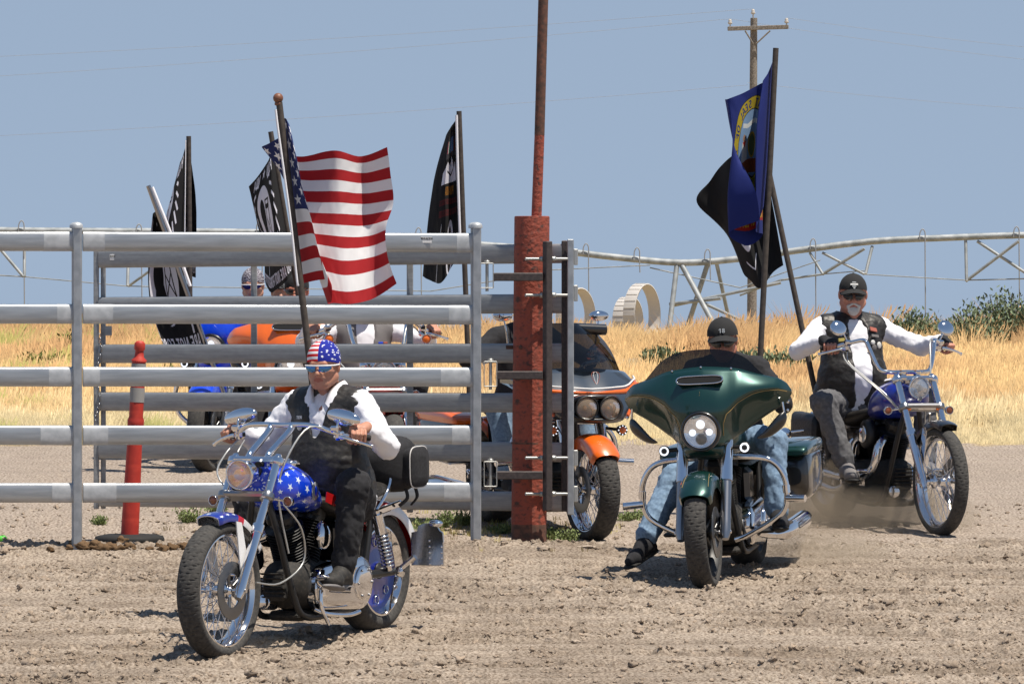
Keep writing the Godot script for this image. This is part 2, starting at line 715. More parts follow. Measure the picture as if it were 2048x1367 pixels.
func state_picture() -> Image:
	var navy := Color(0.02, 0.11, 0.40)
	var im := Image.create(600, 400, false, Image.FORMAT_RGB8)
	im.fill(navy)
	var c := Vector2(300, 180)
	fill_ell(im, c, Vector2(142, 142), Color(0.1, 0.1, 0.08))
	fill_ell(im, c, Vector2(139, 139), Color(0.62, 0.55, 0.1))
	fill_ell(im, c, Vector2(103, 103), Color(0.1, 0.1, 0.08))
	fill_ell(im, c, Vector2(100, 100), Color(0.42, 0.54, 0.68))
	var s := "GREAT SEAL OF THE STATE OF IDAHO "
	for k in s.length():
		var a := (float(k) - 5.5) * TAU / s.length()
		if s[k] != " ": words(im, s[k], c + Vector2(sin(a), -cos(a)) * 119, 25, navy, a)
	# ribbon, two figures, shield and ground
	stroke(im, [c + Vector2(-60, -52), c + Vector2(-20, -66), c + Vector2(30, -56), c + Vector2(64, -64)], 14, Color(0.75, 0.77, 0.78))
	for sx in [-1, 1]:
		fill_ell(im, c + Vector2(sx * 58, -20), Vector2(11, 13), Color(0.55, 0.42, 0.34))
		fill_poly(im, PackedVector2Array([c + Vector2(sx * 40, -8), c + Vector2(sx * 74, -8), c + Vector2(sx * 78, 60), c + Vector2(sx * 40, 60)]), Color(0.6, 0.55, 0.48) if sx < 0 else Color(0.66, 0.66, 0.66))
		fill_poly(im, PackedVector2Array([c + Vector2(sx * 44, -8), c + Vector2(sx * 70, -8), c + Vector2(sx * 57, 14)]), Color(0.55, 0.08, 0.06))
	fill_ell(im, c + Vector2(0, 12), Vector2(32, 44), Color(0.62, 0.5, 0.12))
	fill_ell(im, c + Vector2(0, 12), Vector2(25, 37), Color(0.3, 0.36, 0.2))
	fill_poly(im, PackedVector2Array([c + Vector2(-78, 58), c + Vector2(78, 58), c + Vector2(40, 92), c + Vector2(-40, 92)]), Color(0.5, 0.24, 0.1))
	fill_poly(im, PackedVector2Array([Vector2(150, 330), Vector2(450, 330), Vector2(440, 366), Vector2(160, 366)]), Color(0.55, 0.06, 0.06))
	words(im, "STATE OF IDAHO", Vector2(300, 348), 26, Color(0.66, 0.58, 0.14))
	return im

func make_materials() -> void:
	nz.seed = 11
	nz.frequency = 1.0
	nz.fractal_octaves = 3
	var m: StandardMaterial3D
	# earth: the mesh brings the tone of each patch, the pictures bring the grain
	m = tri(mat(Color.WHITE, 0.95), 1.7, true)
	m.vertex_color_use_as_albedo = true
	m.albedo_texture = speckle(0.024, Color(0.66, 0.63, 0.60), Color(1, 1, 1), 1024, 4, 6, 0.3, 0.62)
	m.normal_enabled = true
	m.normal_texture = bumps(0.035, 9.0, 1024, 8, 5)
	m.normal_scale = 1.0
	M.earth = m
	m = mat(Color.WHITE, 0.95)
	m.vertex_color_use_as_albedo = true
	M.clod = m
	m = mat(Color.WHITE, 0.85)
	m.vertex_color_use_as_albedo = true
	m.backlight_enabled = true
	m.backlight = Color(0.35, 0.28, 0.14)
	M.straw = m
	m = mat(Color.WHITE, 0.8)
	m.vertex_color_use_as_albedo = true
	m.backlight_enabled = true
	m.backlight = Color(0.16, 0.2, 0.06)
	M.leaf = m
	# metals
	m = tri(mat(Color.WHITE, 0.4, 0.6), 1.0)
	m.uv1_scale = Vector3(0.5, 6.0, 6.0)
	m.albedo_texture = speckle(0.01, lin(0.36, 0.38, 0.40), lin(0.46, 0.48, 0.50), 512, 21, 5)
	m.roughness_texture = speckle(0.03, Color(0.8, 0.8, 0.8), Color(1, 1, 1), 256, 22)
	M.galvanised = m
	M.galvanised_post = m.duplicate()
	M.galvanised_post.uv1_scale = Vector3(2, 2, 2)
	m = tri(mat(Color.WHITE, 0.5, 0.5), 1.0)
	m.uv1_scale = Vector3(0.5, 6.0, 6.0)
	m.albedo_texture = speckle(0.012, lin(0.28, 0.29, 0.30), lin(0.37, 0.38, 0.39), 512, 23, 5)
	M.dull_galvanised = m
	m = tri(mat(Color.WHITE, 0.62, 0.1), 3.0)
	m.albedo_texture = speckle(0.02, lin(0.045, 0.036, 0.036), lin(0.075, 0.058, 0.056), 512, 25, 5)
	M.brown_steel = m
	m = tri(mat(Color.WHITE, 0.7), 1.6)
	var rust := speckle(0.009, lin(0.08, 0.036, 0.028), lin(0.29, 0.062, 0.037), 1024, 27, 6, 0.2, 0.32)
	rust.color_ramp.add_point(0.62, lin(0.33, 0.07, 0.04))
	rust.color_ramp.add_point(0.8, lin(0.22, 0.06, 0.04))
	m.albedo_texture = rust
	m.normal_enabled = true
	m.normal_texture = bumps(0.03, 4.0, 512, 28)
	M.red_pipe = m
	M.rust_pipe = tri(mat(Color.WHITE, 0.8), 2.0)
	M.rust_pipe.albedo_texture = speckle(0.02, lin(0.07, 0.04, 0.03), lin(0.17, 0.07, 0.045), 512, 31, 5)
	M.zinc_paint = tri(mat(Color.WHITE, 0.5, 0.35), 3.0)
	M.zinc_paint.albedo_texture = speckle(0.015, lin(0.41, 0.43, 0.45), lin(0.53, 0.55, 0.57), 256, 24, 4)
	M.zinc = mat(lin(0.5, 0.5, 0.48), 0.4, 0.7)
	M.chrome = mat(Color(0.90, 0.90, 0.91), 0.07, 1.0)
	M.satin = mat(Color(0.62, 0.62, 0.63), 0.3, 1.0)
	M.brushed = mat(Color(0.8, 0.8, 0.81), 0.17, 1.0)
	M.steel = mat(Color(0.5, 0.5, 0.5), 0.38, 1.0)
	M.black = mat(Color(0.10, 0.10, 0.105), 0.45)
	M.cap_cloth = mat(lin(0.017, 0.017, 0.018), 0.95)
	M.gloss_black = paint(Color(0.05, 0.05, 0.055))
	M.fin = mat(Color(0.12, 0.12, 0.125), 0.4, 0.3)
	M.dirty_black = tri(mat(Color.WHITE, 0.75), 5.0)
	M.dirty_black.albedo_texture = speckle(0.03, lin(0.015, 0.014, 0.013), lin(0.06, 0.05, 0.04), 256, 33, 4, 0.45, 0.85)
	M.tyre = tri(mat(Color.WHITE, 0.9), 4.0)
	M.tyre.albedo_texture = speckle(0.02, lin(0.035, 0.034, 0.033), lin(0.075, 0.07, 0.064), 512, 34, 5)
	M.rubber = mat(Color(0.11, 0.11, 0.11), 0.8)
	# paints
	M.blue_paint = paint(Color(0.02, 0.13, 0.56))
	M.bright_blue = paint(Color(0.01, 0.25, 0.85))
	M.green_paint = paint(lin(0.003, 0.038, 0.032))
	M.green_paint.metallic = 0.45
	M.orange_paint = paint(lin(0.75, 0.13, 0.008))
	M.slate_paint = paint(lin(0.03, 0.042, 0.06))
	M.gold = mat(Color(0.62, 0.52, 0.32), 0.4, 0.3)
	M.white_paint = mat(Color(0.88, 0.88, 0.88), 0.45)
	M.red_paint = paint(lin(0.45, 0.01, 0.012))
	M.silver_paint = paint(Color(0.6, 0.61, 0.63))
	M.star_paint = paint(Color.WHITE)
	M.star_paint.albedo_texture = pic(stars_picture())
	M.stripe_paint = paint(Color.WHITE)
	M.stripe_paint.albedo_texture = pic(stripes_picture())
	M.fender_paint = paint(Color.WHITE)
	M.fender_paint.albedo_texture = pic(fender_picture())
	# glass and lamps
	m = mat(Color(0.95, 0.95, 0.95, 0.16), 0.03)
	m.transparency = BaseMaterial3D.TRANSPARENCY_ALPHA
	M.lens = m
	m = mat(Color(0.03, 0.028, 0.026, 0.94), 0.04)
	m.transparency = BaseMaterial3D.TRANSPARENCY_ALPHA
	M.smoked = m
	m = mat(Color(1.0, 0.72, 0.4, 0.22), 0.05)
	m.transparency = BaseMaterial3D.TRANSPARENCY_ALPHA
	m.emission_enabled = true
	m.emission = Color(1.0, 0.55, 0.2)
	m.emission_energy_multiplier = 0.1
	M.lit_lens = m
	m = mat(Color(1.0, 0.88, 0.75, 0.18), 0.03)
	m.transparency = BaseMaterial3D.TRANSPARENCY_ALPHA
	m.emission_enabled = true
	m.emission = Color(1.0, 0.82, 0.62)
	m.emission_energy_multiplier = 0.07
	M.warm_lens = m
	m = mat(Color(0.9, 0.9, 0.92), 0.3)
	m.emission_enabled = true
	m.emission = Color(0.95, 0.97, 1.0)
	m.emission_energy_multiplier = 0.9
	M.lamp_white = m
	M.amber = paint(lin(0.8, 0.16, 0.01))
	M.amber_dark = paint(lin(0.22, 0.05, 0.01))
	M.mirror_lens = mat(Color(0.35, 0.55, 0.75), 0.04, 0.9)
	M.dark_lens = paint(Color(0.03, 0.03, 0.035))
	M.blue_lens = mat(Color(0.05, 0.08, 0.35), 0.05, 0.6)
	# cloth, leather, skin
	m = tri(mat(Color.WHITE, 0.48), 4.0)
	m.albedo_texture = speckle(0.015, lin(0.012, 0.011, 0.010), lin(0.03, 0.027, 0.025), 512, 41, 5)
	m.normal_enabled = true
	m.normal_texture = bumps(0.02, 5.0, 512, 42)
	m.normal_scale = 0.6
	M.leather = m
	M.black_cloth = tri(mat(Color.WHITE, 0.92), 5.0)
	M.black_cloth.albedo_texture = speckle(0.03, lin(0.012, 0.012, 0.014), lin(0.022, 0.022, 0.026), 256, 43)
	M.grey_jeans = tri(mat(Color.WHITE, 0.92), 3.0)
	M.grey_jeans.albedo_texture = speckle(0.02, lin(0.08, 0.08, 0.085), lin(0.13, 0.13, 0.138), 512, 44, 5)
	M.blue_jeans = tri(mat(Color.WHITE, 0.92), 3.0)
	M.blue_jeans.albedo_texture = speckle(0.03, lin(0.12, 0.19, 0.29), lin(0.21, 0.31, 0.43), 512, 45, 5)
	M.white_cloth = mat(lin(0.78, 0.78, 0.82), 0.9)
	M.cream_cloth = mat(lin(0.6, 0.58, 0.56), 0.9)
	m = mat(Color.WHITE, 0.55)
	m.vertex_color_use_as_albedo = true
	m.subsurf_scatter_enabled = true
	m.subsurf_scatter_strength = 0.08
	M.skin = m
	M.hair = mat(lin(0.03, 0.022, 0.018), 0.7)
	M.white_hair = mat(lin(0.55, 0.53, 0.5), 0.9)
	M.grey_hair = mat(lin(0.25, 0.24, 0.23), 0.9)
	M.bandana = mat(Color.WHITE, 0.9)
	M.bandana.albedo_texture = pic(bandana_picture())
	M.paisley = tri(mat(Color.WHITE, 0.9), 9.0)
	M.paisley.albedo_texture = speckle(0.03, lin(0.035, 0.025, 0.045), lin(0.5, 0.48, 0.52), 256, 51, 2, 0.5, 0.62)
	M.skull_cloth = tri(mat(Color.WHITE, 0.9), 8.0)
	M.skull_cloth.albedo_texture = speckle(0.02, lin(0.015, 0.015, 0.016), lin(0.3, 0.3, 0.3), 256, 52, 3, 0.58, 0.72)
	for k in [["us", us_flag_picture()], ["memorial", memorial_picture(0)], ["ribbons", memorial_picture(1)], ["dark", memorial_picture(2)], ["state", state_picture()]]:
		m = mat(Color.WHITE, 0.85)
		m.albedo_texture = pic(k[1])
		m.backlight_enabled = true
		m.backlight = Color(0.25, 0.25, 0.25) if k[0] == "us" else (Color(0.12, 0.14, 0.2) if k[0] == "state" else Color(0.06, 0.06, 0.07))
		M["flag_" + k[0]] = m
	m = tri(mat(Color.WHITE, 0.75), 4.0)
	m.albedo_texture = speckle(0.02, lin(0.045, 0.036, 0.030), lin(0.075, 0.06, 0.05), 256, 55)
	M.pole = m
	M.wood = mat(lin(0.19, 0.075, 0.04), 0.5)
	m = tri(mat(Color.WHITE, 0.9), 1.2)
	m.albedo_texture = speckle(0.02, lin(0.14, 0.12, 0.10), lin(0.28, 0.25, 0.22), 512, 57, 5)
	M.old_wood = m
	M.cone_red = tri(mat(Color.WHITE, 0.6), 3.0)
	M.cone_red.albedo_texture = speckle(0.012, lin(0.42, 0.03, 0.02), lin(0.55, 0.05, 0.03), 256, 58, 4)
	M.old_band = mat(lin(0.32, 0.31, 0.3), 0.7)
	M.dung = tri(mat(Color.WHITE, 0.95), 12.0)
	M.dung.albedo_texture = speckle(0.03, lin(0.035, 0.02, 0.01), lin(0.22, 0.13, 0.06), 256, 59, 5)
	M.stone = tri(mat(Color.WHITE, 0.9), 5.0)
	M.stone.albedo_texture = speckle(0.02, lin(0.28, 0.22, 0.17), lin(0.5, 0.42, 0.34), 256, 60, 5)
	M.lime = mat(lin(0.1, 0.5, 0.06), 0.4)
	M.pivot = tri(mat(Color.WHITE, 0.6, 0.2), 0.6)
	M.pivot.albedo_texture = speckle(0.02, lin(0.22, 0.24, 0.25), lin(0.38, 0.4, 0.41), 256, 61)
	M.pale_steel = mat(lin(0.5, 0.47, 0.44), 0.8)
	M.wire = mat(lin(0.30, 0.31, 0.33), 0.7)
	M.patch_grey = mat(lin(0.16, 0.15, 0.15), 0.8)
	M.patch_white = mat(lin(0.6, 0.6, 0.58), 0.7)
	M.patch_gold = mat(lin(0.5, 0.4, 0.1), 0.6)
	M.patch_red = mat(lin(0.35, 0.1, 0.07), 0.8)
	M.ink = mat(Color(0.05, 0.05, 0.06), 0.8)

# ---------------------------------------------------------------- ground, grass, far things
func make_ground() -> void:
	var xs: Array = []
	var x := -3.3
	while x < 3.3:
		xs.append(x)
		x += 0.0125
	var step := 0.03
	var q := x
	while q < 900.0:
		xs.append(q)
		xs.push_front(-q)
		step *= 1.3
		q += step
	var ds: Array = [-30.0, 5.0, 12.0, 20.0, 25.0, 27.0, 27.8]
	var d := 28.2
	while d < 38.6:
		ds.append(d)
		d += 0.0175
	while d < 48.0:
		ds.append(d)
		d += 0.09
	while d < 72.0:
		ds.append(d)
		d += 0.4
	step = 0.6
	while d < 3000.0:
		ds.append(d)
		step *= 1.25
		d += step
	var b := B.new()
	var nxs := xs.size()
	var f2 := FastNoiseLite.new()
	f2.seed = 4
	f2.frequency = 1.0
	f2.fractal_octaves = 2
	for dd in ds:
		var grass: float = 0.0
		for xx in xs:
			var y := relief(xx, dd, f2)
			b.v.append(Vector3(xx, y, -dd))
			b.t.append(Vector2(xx, dd))
			var tone := f2.get_noise_2d(xx * 0.9, dd * 0.5 + 40.0)
			var fine := f2.get_noise_2d(xx * 7.0, dd * 5.0)
			var streak := f2.get_noise_2d(xx * 0.5 + dd * 0.12, dd * 3.4)
			var pale := clampf(0.5 + tone * 0.6 + streak * 0.9, 0.0, 1.0)
			# paler, greyer trampled drive behind the fence; browner worked arena in front
			var c := Color(0.248, 0.197, 0.15).lerp(Color(0.385, 0.32, 0.256), pale)
			if dd + 0.9 * tone + 0.25 * fine > 37.4: c = c.lerp(Color(0.42, 0.352, 0.292), 0.75)
			c = c * (1.0 + 0.13 * fine)
			if dd + 0.8 * tone + 0.4 * fine > 47.0: grass = 1.0
			else: grass = 0.0
			c = c.lerp(Color(0.52, 0.40, 0.22), grass * (1.0 if absf(dd - 58.0) > 3.5 or tone < -0.1 else 0.3))
			b.c.append(c)
	for r in ds.size() - 1:
		for k in nxs - 1:
			var a := r * nxs + k
			b.i.append_array([a, a + nxs, a + 1, a + 1, a + nxs, a + nxs + 1])
	b.n = face_normals(b.v, b.i)
	if b.n[1000].y < 0.0:
		for k in b.n.size(): b.n[k] = -b.n[k]
	structure(obj("ground", b, M.earth))

var rel := FastNoiseLite.new()
var crumb := FastNoiseLite.new()
func band_at(x: float, d: float, f2: FastNoiseLite) -> float:
	# worked, crumbly strips between smooth powdery wheel paths
	return 0.16 + 0.84 * smoothstep(-0.08, 0.3, f2.get_noise_2d(x * 0.22 + d * 0.05 + 9.0, d * 2.1) + 0.35 * f2.get_noise_2d(x * 1.3, d * 2.5 + 50.0))

func relief(x: float, d: float, f2: FastNoiseLite) -> float:
	var y := base_y(x, d)
	if d < 27.0 or d > 60.0 or absf(x) > 12.0: return y
	# height of the lumps in metres (no colour): the drive behind the fence is packed flatter
	var k := 1.0 if d < 37.0 + 0.5 * f2.get_noise_2d(x * 0.8, 3.0) else 0.45
	var s := f2.get_noise_2d(x * 0.5 + d * 0.12, d * 3.4) # drag furrows run across the arena
	y += k * 0.020 * s
	var cl := rel.get_noise_2d(x * 10.0, d * 8.0)
	var cr := crumb.get_noise_2d(x * 15.0, d * 12.0)
	var band := band_at(x, d, f2)
	y += k * (0.036 * maxf(cl, -0.1) * band + 0.007 * rel.get_noise_2d(x * 27.0 + 5.0, d * 22.0) * (0.4 + band) - 0.02 * cr * band * band)
	return y

func scatter(called: String, mesh: Mesh, m: Material, xfs: Array, cols: Array, label := "", category := "") -> MultiMeshInstance3D:
	var mm := MultiMesh.new()
	mm.transform_format = MultiMesh.TRANSFORM_3D
	mm.use_colors = true
	mm.mesh = mesh
	mm.instance_count = xfs.size()
	for k in xfs.size():
		mm.set_instance_transform(k, xfs[k])
		mm.set_instance_color(k, cols[k])
	var o := MultiMeshInstance3D.new()
	o.multimesh = mm
	o.material_override = m
	o.name = numbered(called)
	add_child(o)
	stuff(o)
	if label: tag(o, label, category)
	return o

func lump(seed_: int, flat := 0.7, rough := 0.35, nu := 9, nv := 6) -> B:
	var b := B.new()
	var rows: Array = []
	for k in nv + 1:
		var ph := PI * k / nv
		var row := PackedVector3Array()
		for j in nu:
			var an := TAU * j / nu
			var p := Vector3(cos(an) * sin(ph), cos(ph), sin(an) * sin(ph))
			p *= 1.0 + rough * nz.get_noise_3dv(p * 1.1 + Vector3(seed_ * 7.3, 0, 0)) * 2.0
			p.y *= flat
			row.append(p)
		rows.append(row)
	b.patch(rows, true)
	return b

func make_clods() -> void:
	var f2 := FastNoiseLite.new()
	f2.seed = 4
	f2.frequency = 1.0
	f2.fractal_octaves = 2
	rng.seed = 77
	for kind in 3:
		var xfs: Array = []
		var cols: Array = []
		for k in 9000:
			var d := 28.3 + 12.0 * pow(rng.randf(), 1.25)
			var w := d * 0.094
			var x := rng.randf_range(-w, w)
			var band := band_at(x, d, f2)
			if d > 36.5 and rng.randf() < 0.6: continue
			if rng.randf() > band: continue
			var s := 0.0032 + 0.0095 * pow(rng.randf(), 3.0)
			if band > 0.75 and rng.randf() < 0.10: s *= rng.randf_range(1.4, 2.4)
			var y := relief(x, d, f2)
			xfs.append(Transform3D(Basis.from_euler(Vector3(rng.randf() * 0.6, rng.randf() * TAU, rng.randf() * 0.6)).scaled(Vector3(s, s, s) * Vector3(rng.randf_range(0.8, 1.5), 1, 1)), Vector3(x, y + s * 0.25, -d)))
			var t := rng.randf_range(0.65, 1.02)
			cols.append(Color(0.34 * t, 0.265 * t, 0.2 * t))
		var o := scatter("dirt_clods", lump(kind + 1, 0.75, 0.9, 8, 6).mesh(), M.clod, xfs, cols, ["loose brown crumbs of earth strewn over the arena dirt", "rounder tan crumbs of earth strewn over the arena dirt", "angular tan crumbs of earth strewn over the arena dirt"][kind], "dirt")
		o.set_meta("kind", "stuff")

func tuft(blades: int, h: float, spread: float, w: float, seed_: int, seedhead := false) -> B:
	rng.seed = seed_
	var b := B.new()
	for k in blades:
		var an := rng.randf() * TAU
		var root := Vector3(cos(an), 0, sin(an)) * spread * 0.55 * sqrt(rng.randf())
		var lean := Vector3(cos(an), 0, sin(an)) * rng.randf_range(0.05, 0.5) + Vector3(rng.randf_range(-0.2, 0.2), 0, rng.randf_range(-0.2, 0.2))
		var hh := h * rng.randf_range(0.45, 1.0)
		var side := Vector3(1, 0, 0).rotated(Vector3.UP, rng.randf_range(-0.9, 0.9))
		var tone := rng.randf_range(0.7, 1.12)
		var col := Color(tone, tone, tone)
		var pts := [root, root + Vector3.UP * hh * 0.55 + lean * hh * 0.25, root + Vector3.UP * hh * 0.95 + lean * hh * 0.8]
		var ws := [w, w * 0.8, w * (1.9 if seedhead and k % 3 == 0 else 0.15)]
		var b0 := b.v.size()
		for q in 3:
			for s in [-1, 1]:
				b.v.append(pts[q] + side * ws[q] * 0.5 * s)
				b.n.append((Vector3(lean.x * 0.6, 0.8, lean.z * 0.6) + side.cross(Vector3.UP)).normalized())
				b.t.append(Vector2(0.5, 0.5))
				b.c.append(col)
		b.i.append_array([b0, b0 + 2, b0 + 1, b0 + 1, b0 + 2, b0 + 3, b0 + 2, b0 + 4, b0 + 3, b0 + 3, b0 + 4, b0 + 5])
		if seedhead and k % 3 == 0:
			b0 = b.v.size()
			var tip: Vector3 = pts[2] + Vector3.UP * hh * 0.14 + lean * hh * 0.1
			for s in [-1, 1]:
				b.v.append(pts[2] + side * w * s)
			b.v.append(tip)
			for q in 3:
				b.n.append(b.n[-1])
				b.t.append(Vector2(0.5, 0.5))
				b.c.append(col * 0.9)
			b.i.append_array([b0, b0 + 2, b0 + 1])
	return b

func make_grass() -> void:
	var f := FastNoiseLite.new()
	f.seed = 12
	f.frequency = 1.0
	f.fractal_octaves = 3
	var sets := [
		["dry_grass", tuft(24, 1.0, 0.9, 0.03, 101, true), 26000, "golden dry grass covering the rise behind the fence", "grass"],
		["wispy_grass", tuft(14, 1.0, 0.5, 0.016, 102, true), 6500, "tall wispy straw grass along the top of the rise", "grass"],
		["short_grass", tuft(26, 1.0, 1.1, 0.05, 103), 9000, "short pale dry grass at the edge of the dirt drive", "grass"],
	]
	for k in 3:
		rng.seed = 200 + k
		var xfs: Array = []
		var cols: Array = []
		for n in int(sets[k][2]):
			var d: float
			var h: float
			if k == 0:
				d = 49.0 + 20.0 * pow(rng.randf(), 0.9)
				h = rng.randf_range(0.10, 0.22)
			elif k == 1:
				d = 61.0 + 9.0 * rng.randf()
				h = rng.randf_range(0.18, 0.42)
			else:
				d = 46.6 + 6.0 * pow(rng.randf(), 1.3)
				h = rng.randf_range(0.05, 0.14)
			var w := d * 0.1
			var x := rng.randf_range(-w, w)
			var c0 := f.get_noise_2d(x * 0.35, d * 0.16)
			var c1 := f.get_noise_2d(x * 1.3 + 30.0, d * 0.5)
			# bare pale bank on the rise, as seen between the post and the pole
			if x > 0.4 and x < 4.3 and absf(d - 59.0 - 0.8 * c1) < 1.7 and rng.randf() < 0.9: continue
			if k == 2 and rng.randf() < smoothstep(0.0, 0.5, c1): continue
			if d > 47.5 and k == 2: h *= 1.3
			h *= 1.0 + 0.7 * c0
			if d > 60.0: h *= 0.85 + 0.45 * c1
			xfs.append(Transform3D(Basis(Vector3.UP, rng.randf_range(-0.7, 0.7)).scaled(Vector3(h, h, h)), Vector3(x, base_y(x, d) - 0.01, -d)))
			var t := rng.randf_range(0.75, 1.12)
			var gold := Color(0.67, 0.46, 0.21).lerp(Color(0.50, 0.295, 0.13), clampf(0.35 + c0 * 1.5 + c1 * 0.5, 0.0, 1.0))
			var pale := Color(0.66, 0.545, 0.315)
			var c := gold.lerp(pale, 1.0 - smoothstep(48.5, 53.0, d + c1 * 2.0)) * t
			if x < -2.0 and f.get_noise_2d(x * 0.9, d * 0.4 + 70.0) > 0.28: c = c.lerp(Color(0.36, 0.38, 0.09), 0.7)
			cols.append(c)
		scatter(sets[k][0], sets[k][1].mesh(), M.straw, xfs, cols, sets[k][3], sets[k][4])
	# sparse blades at the foot of the fence and the red post
	rng.seed = 240
	var xs: Array = []
	var cs: Array = []
	for n in 240:
		var px := rng.randf_range(830, 1190) if n % 5 else rng.randf_range(330, 1240)
		var p := on_ground(px, 1062 + rng.randfn() * 13.0)
		var h := rng.randf_range(0.025, 0.06)
		xs.append(Transform3D(Basis(Vector3.UP, rng.randf() * TAU).scaled(Vector3(h, h, h)), p))
		cs.append(Color(0.38, 0.33, 0.12) * rng.randf_range(0.7, 1.2))
	scatter("fence_grass", tuft(9, 1.0, 1.2, 0.09, 104).mesh(), M.straw, xs, cs, "thin yellowing grass at the foot of the fence", "grass")

func leafy(height: float, width: float, n: int, leaf: float, seed_: int, col: Color) -> B:
	# leaves along arching shoots
	rng.seed = seed_
	var b := B.new()
	var per := 14
	for s in n:
		var an := rng.randf() * TAU
		var reach := width * sqrt(rng.randf())
		var hh := height * rng.randf_range(0.45, 1.0) * (1.0 - 0.35 * reach / width)
		for k in per:
			var t := (k + rng.randf()) / per
			var p := Vector3(cos(an) * reach * pow(t, 0.7), hh * t, sin(an) * reach * pow(t, 0.7))
			p += Vector3(rng.randfn(), rng.randfn(), rng.randfn()) * leaf * 0.5
			var d := Vector3(rng.randfn(), absf(rng.randfn()) + 0.4, rng.randfn()).normalized()
			var sd := d.cross(Vector3(rng.randfn(), rng.randfn(), rng.randfn())).normalized()
			var l := leaf * rng.randf_range(0.6, 1.3)
			var b0 := b.v.size()
			b.v.append_array([p, p + d * l * 0.5 + sd * l * 0.2, p + d * l, p + d * l * 0.5 - sd * l * 0.2])
			var c := col * rng.randf_range(0.6, 1.25)
			for q in 4:
				b.n.append(d.cross(sd))
				b.t.append(Vector2(0.5, 0.5))
				b.c.append(c)
			b.i.append_array([b0, b0 + 1, b0 + 2, b0, b0 + 2, b0 + 3])
	return b

func stems(height: float, width: float, n: int, seed_: int) -> B:
	rng.seed = seed_
	var b := B.new()
	for s in n:
		var an := rng.randf() * TAU
		var r := width * rng.randf_range(0.1, 0.7)
		b.tube([Vector3.ZERO, Vector3(cos(an) * r * 0.5, height * 0.4, sin(an) * r * 0.5), Vector3(cos(an) * r, height * 0.8, sin(an) * r)], [height * 0.02, height * 0.013, height * 0.005], 5)
	return b

func plant(called: String, label: String, category: String, at: Vector3, h: float, w: float, n: int, leaf: float, seed_: int, col: Color, group := "") -> void:
	var o := thing(called, label, category, Transform3D(Basis(), at), group)
	obj("stem", stems(h, w, 7, seed_), M.old_wood, o)
	obj("foliage", leafy(h, w, n, leaf, seed_, col), M.leaf, o)

func ground_at(px: float, d: float, dy := 0.0) -> Vector3:
	var x := (px - 1024.0) * d / F
	return Vector3(x, base_y(x, d) + dy, -d)

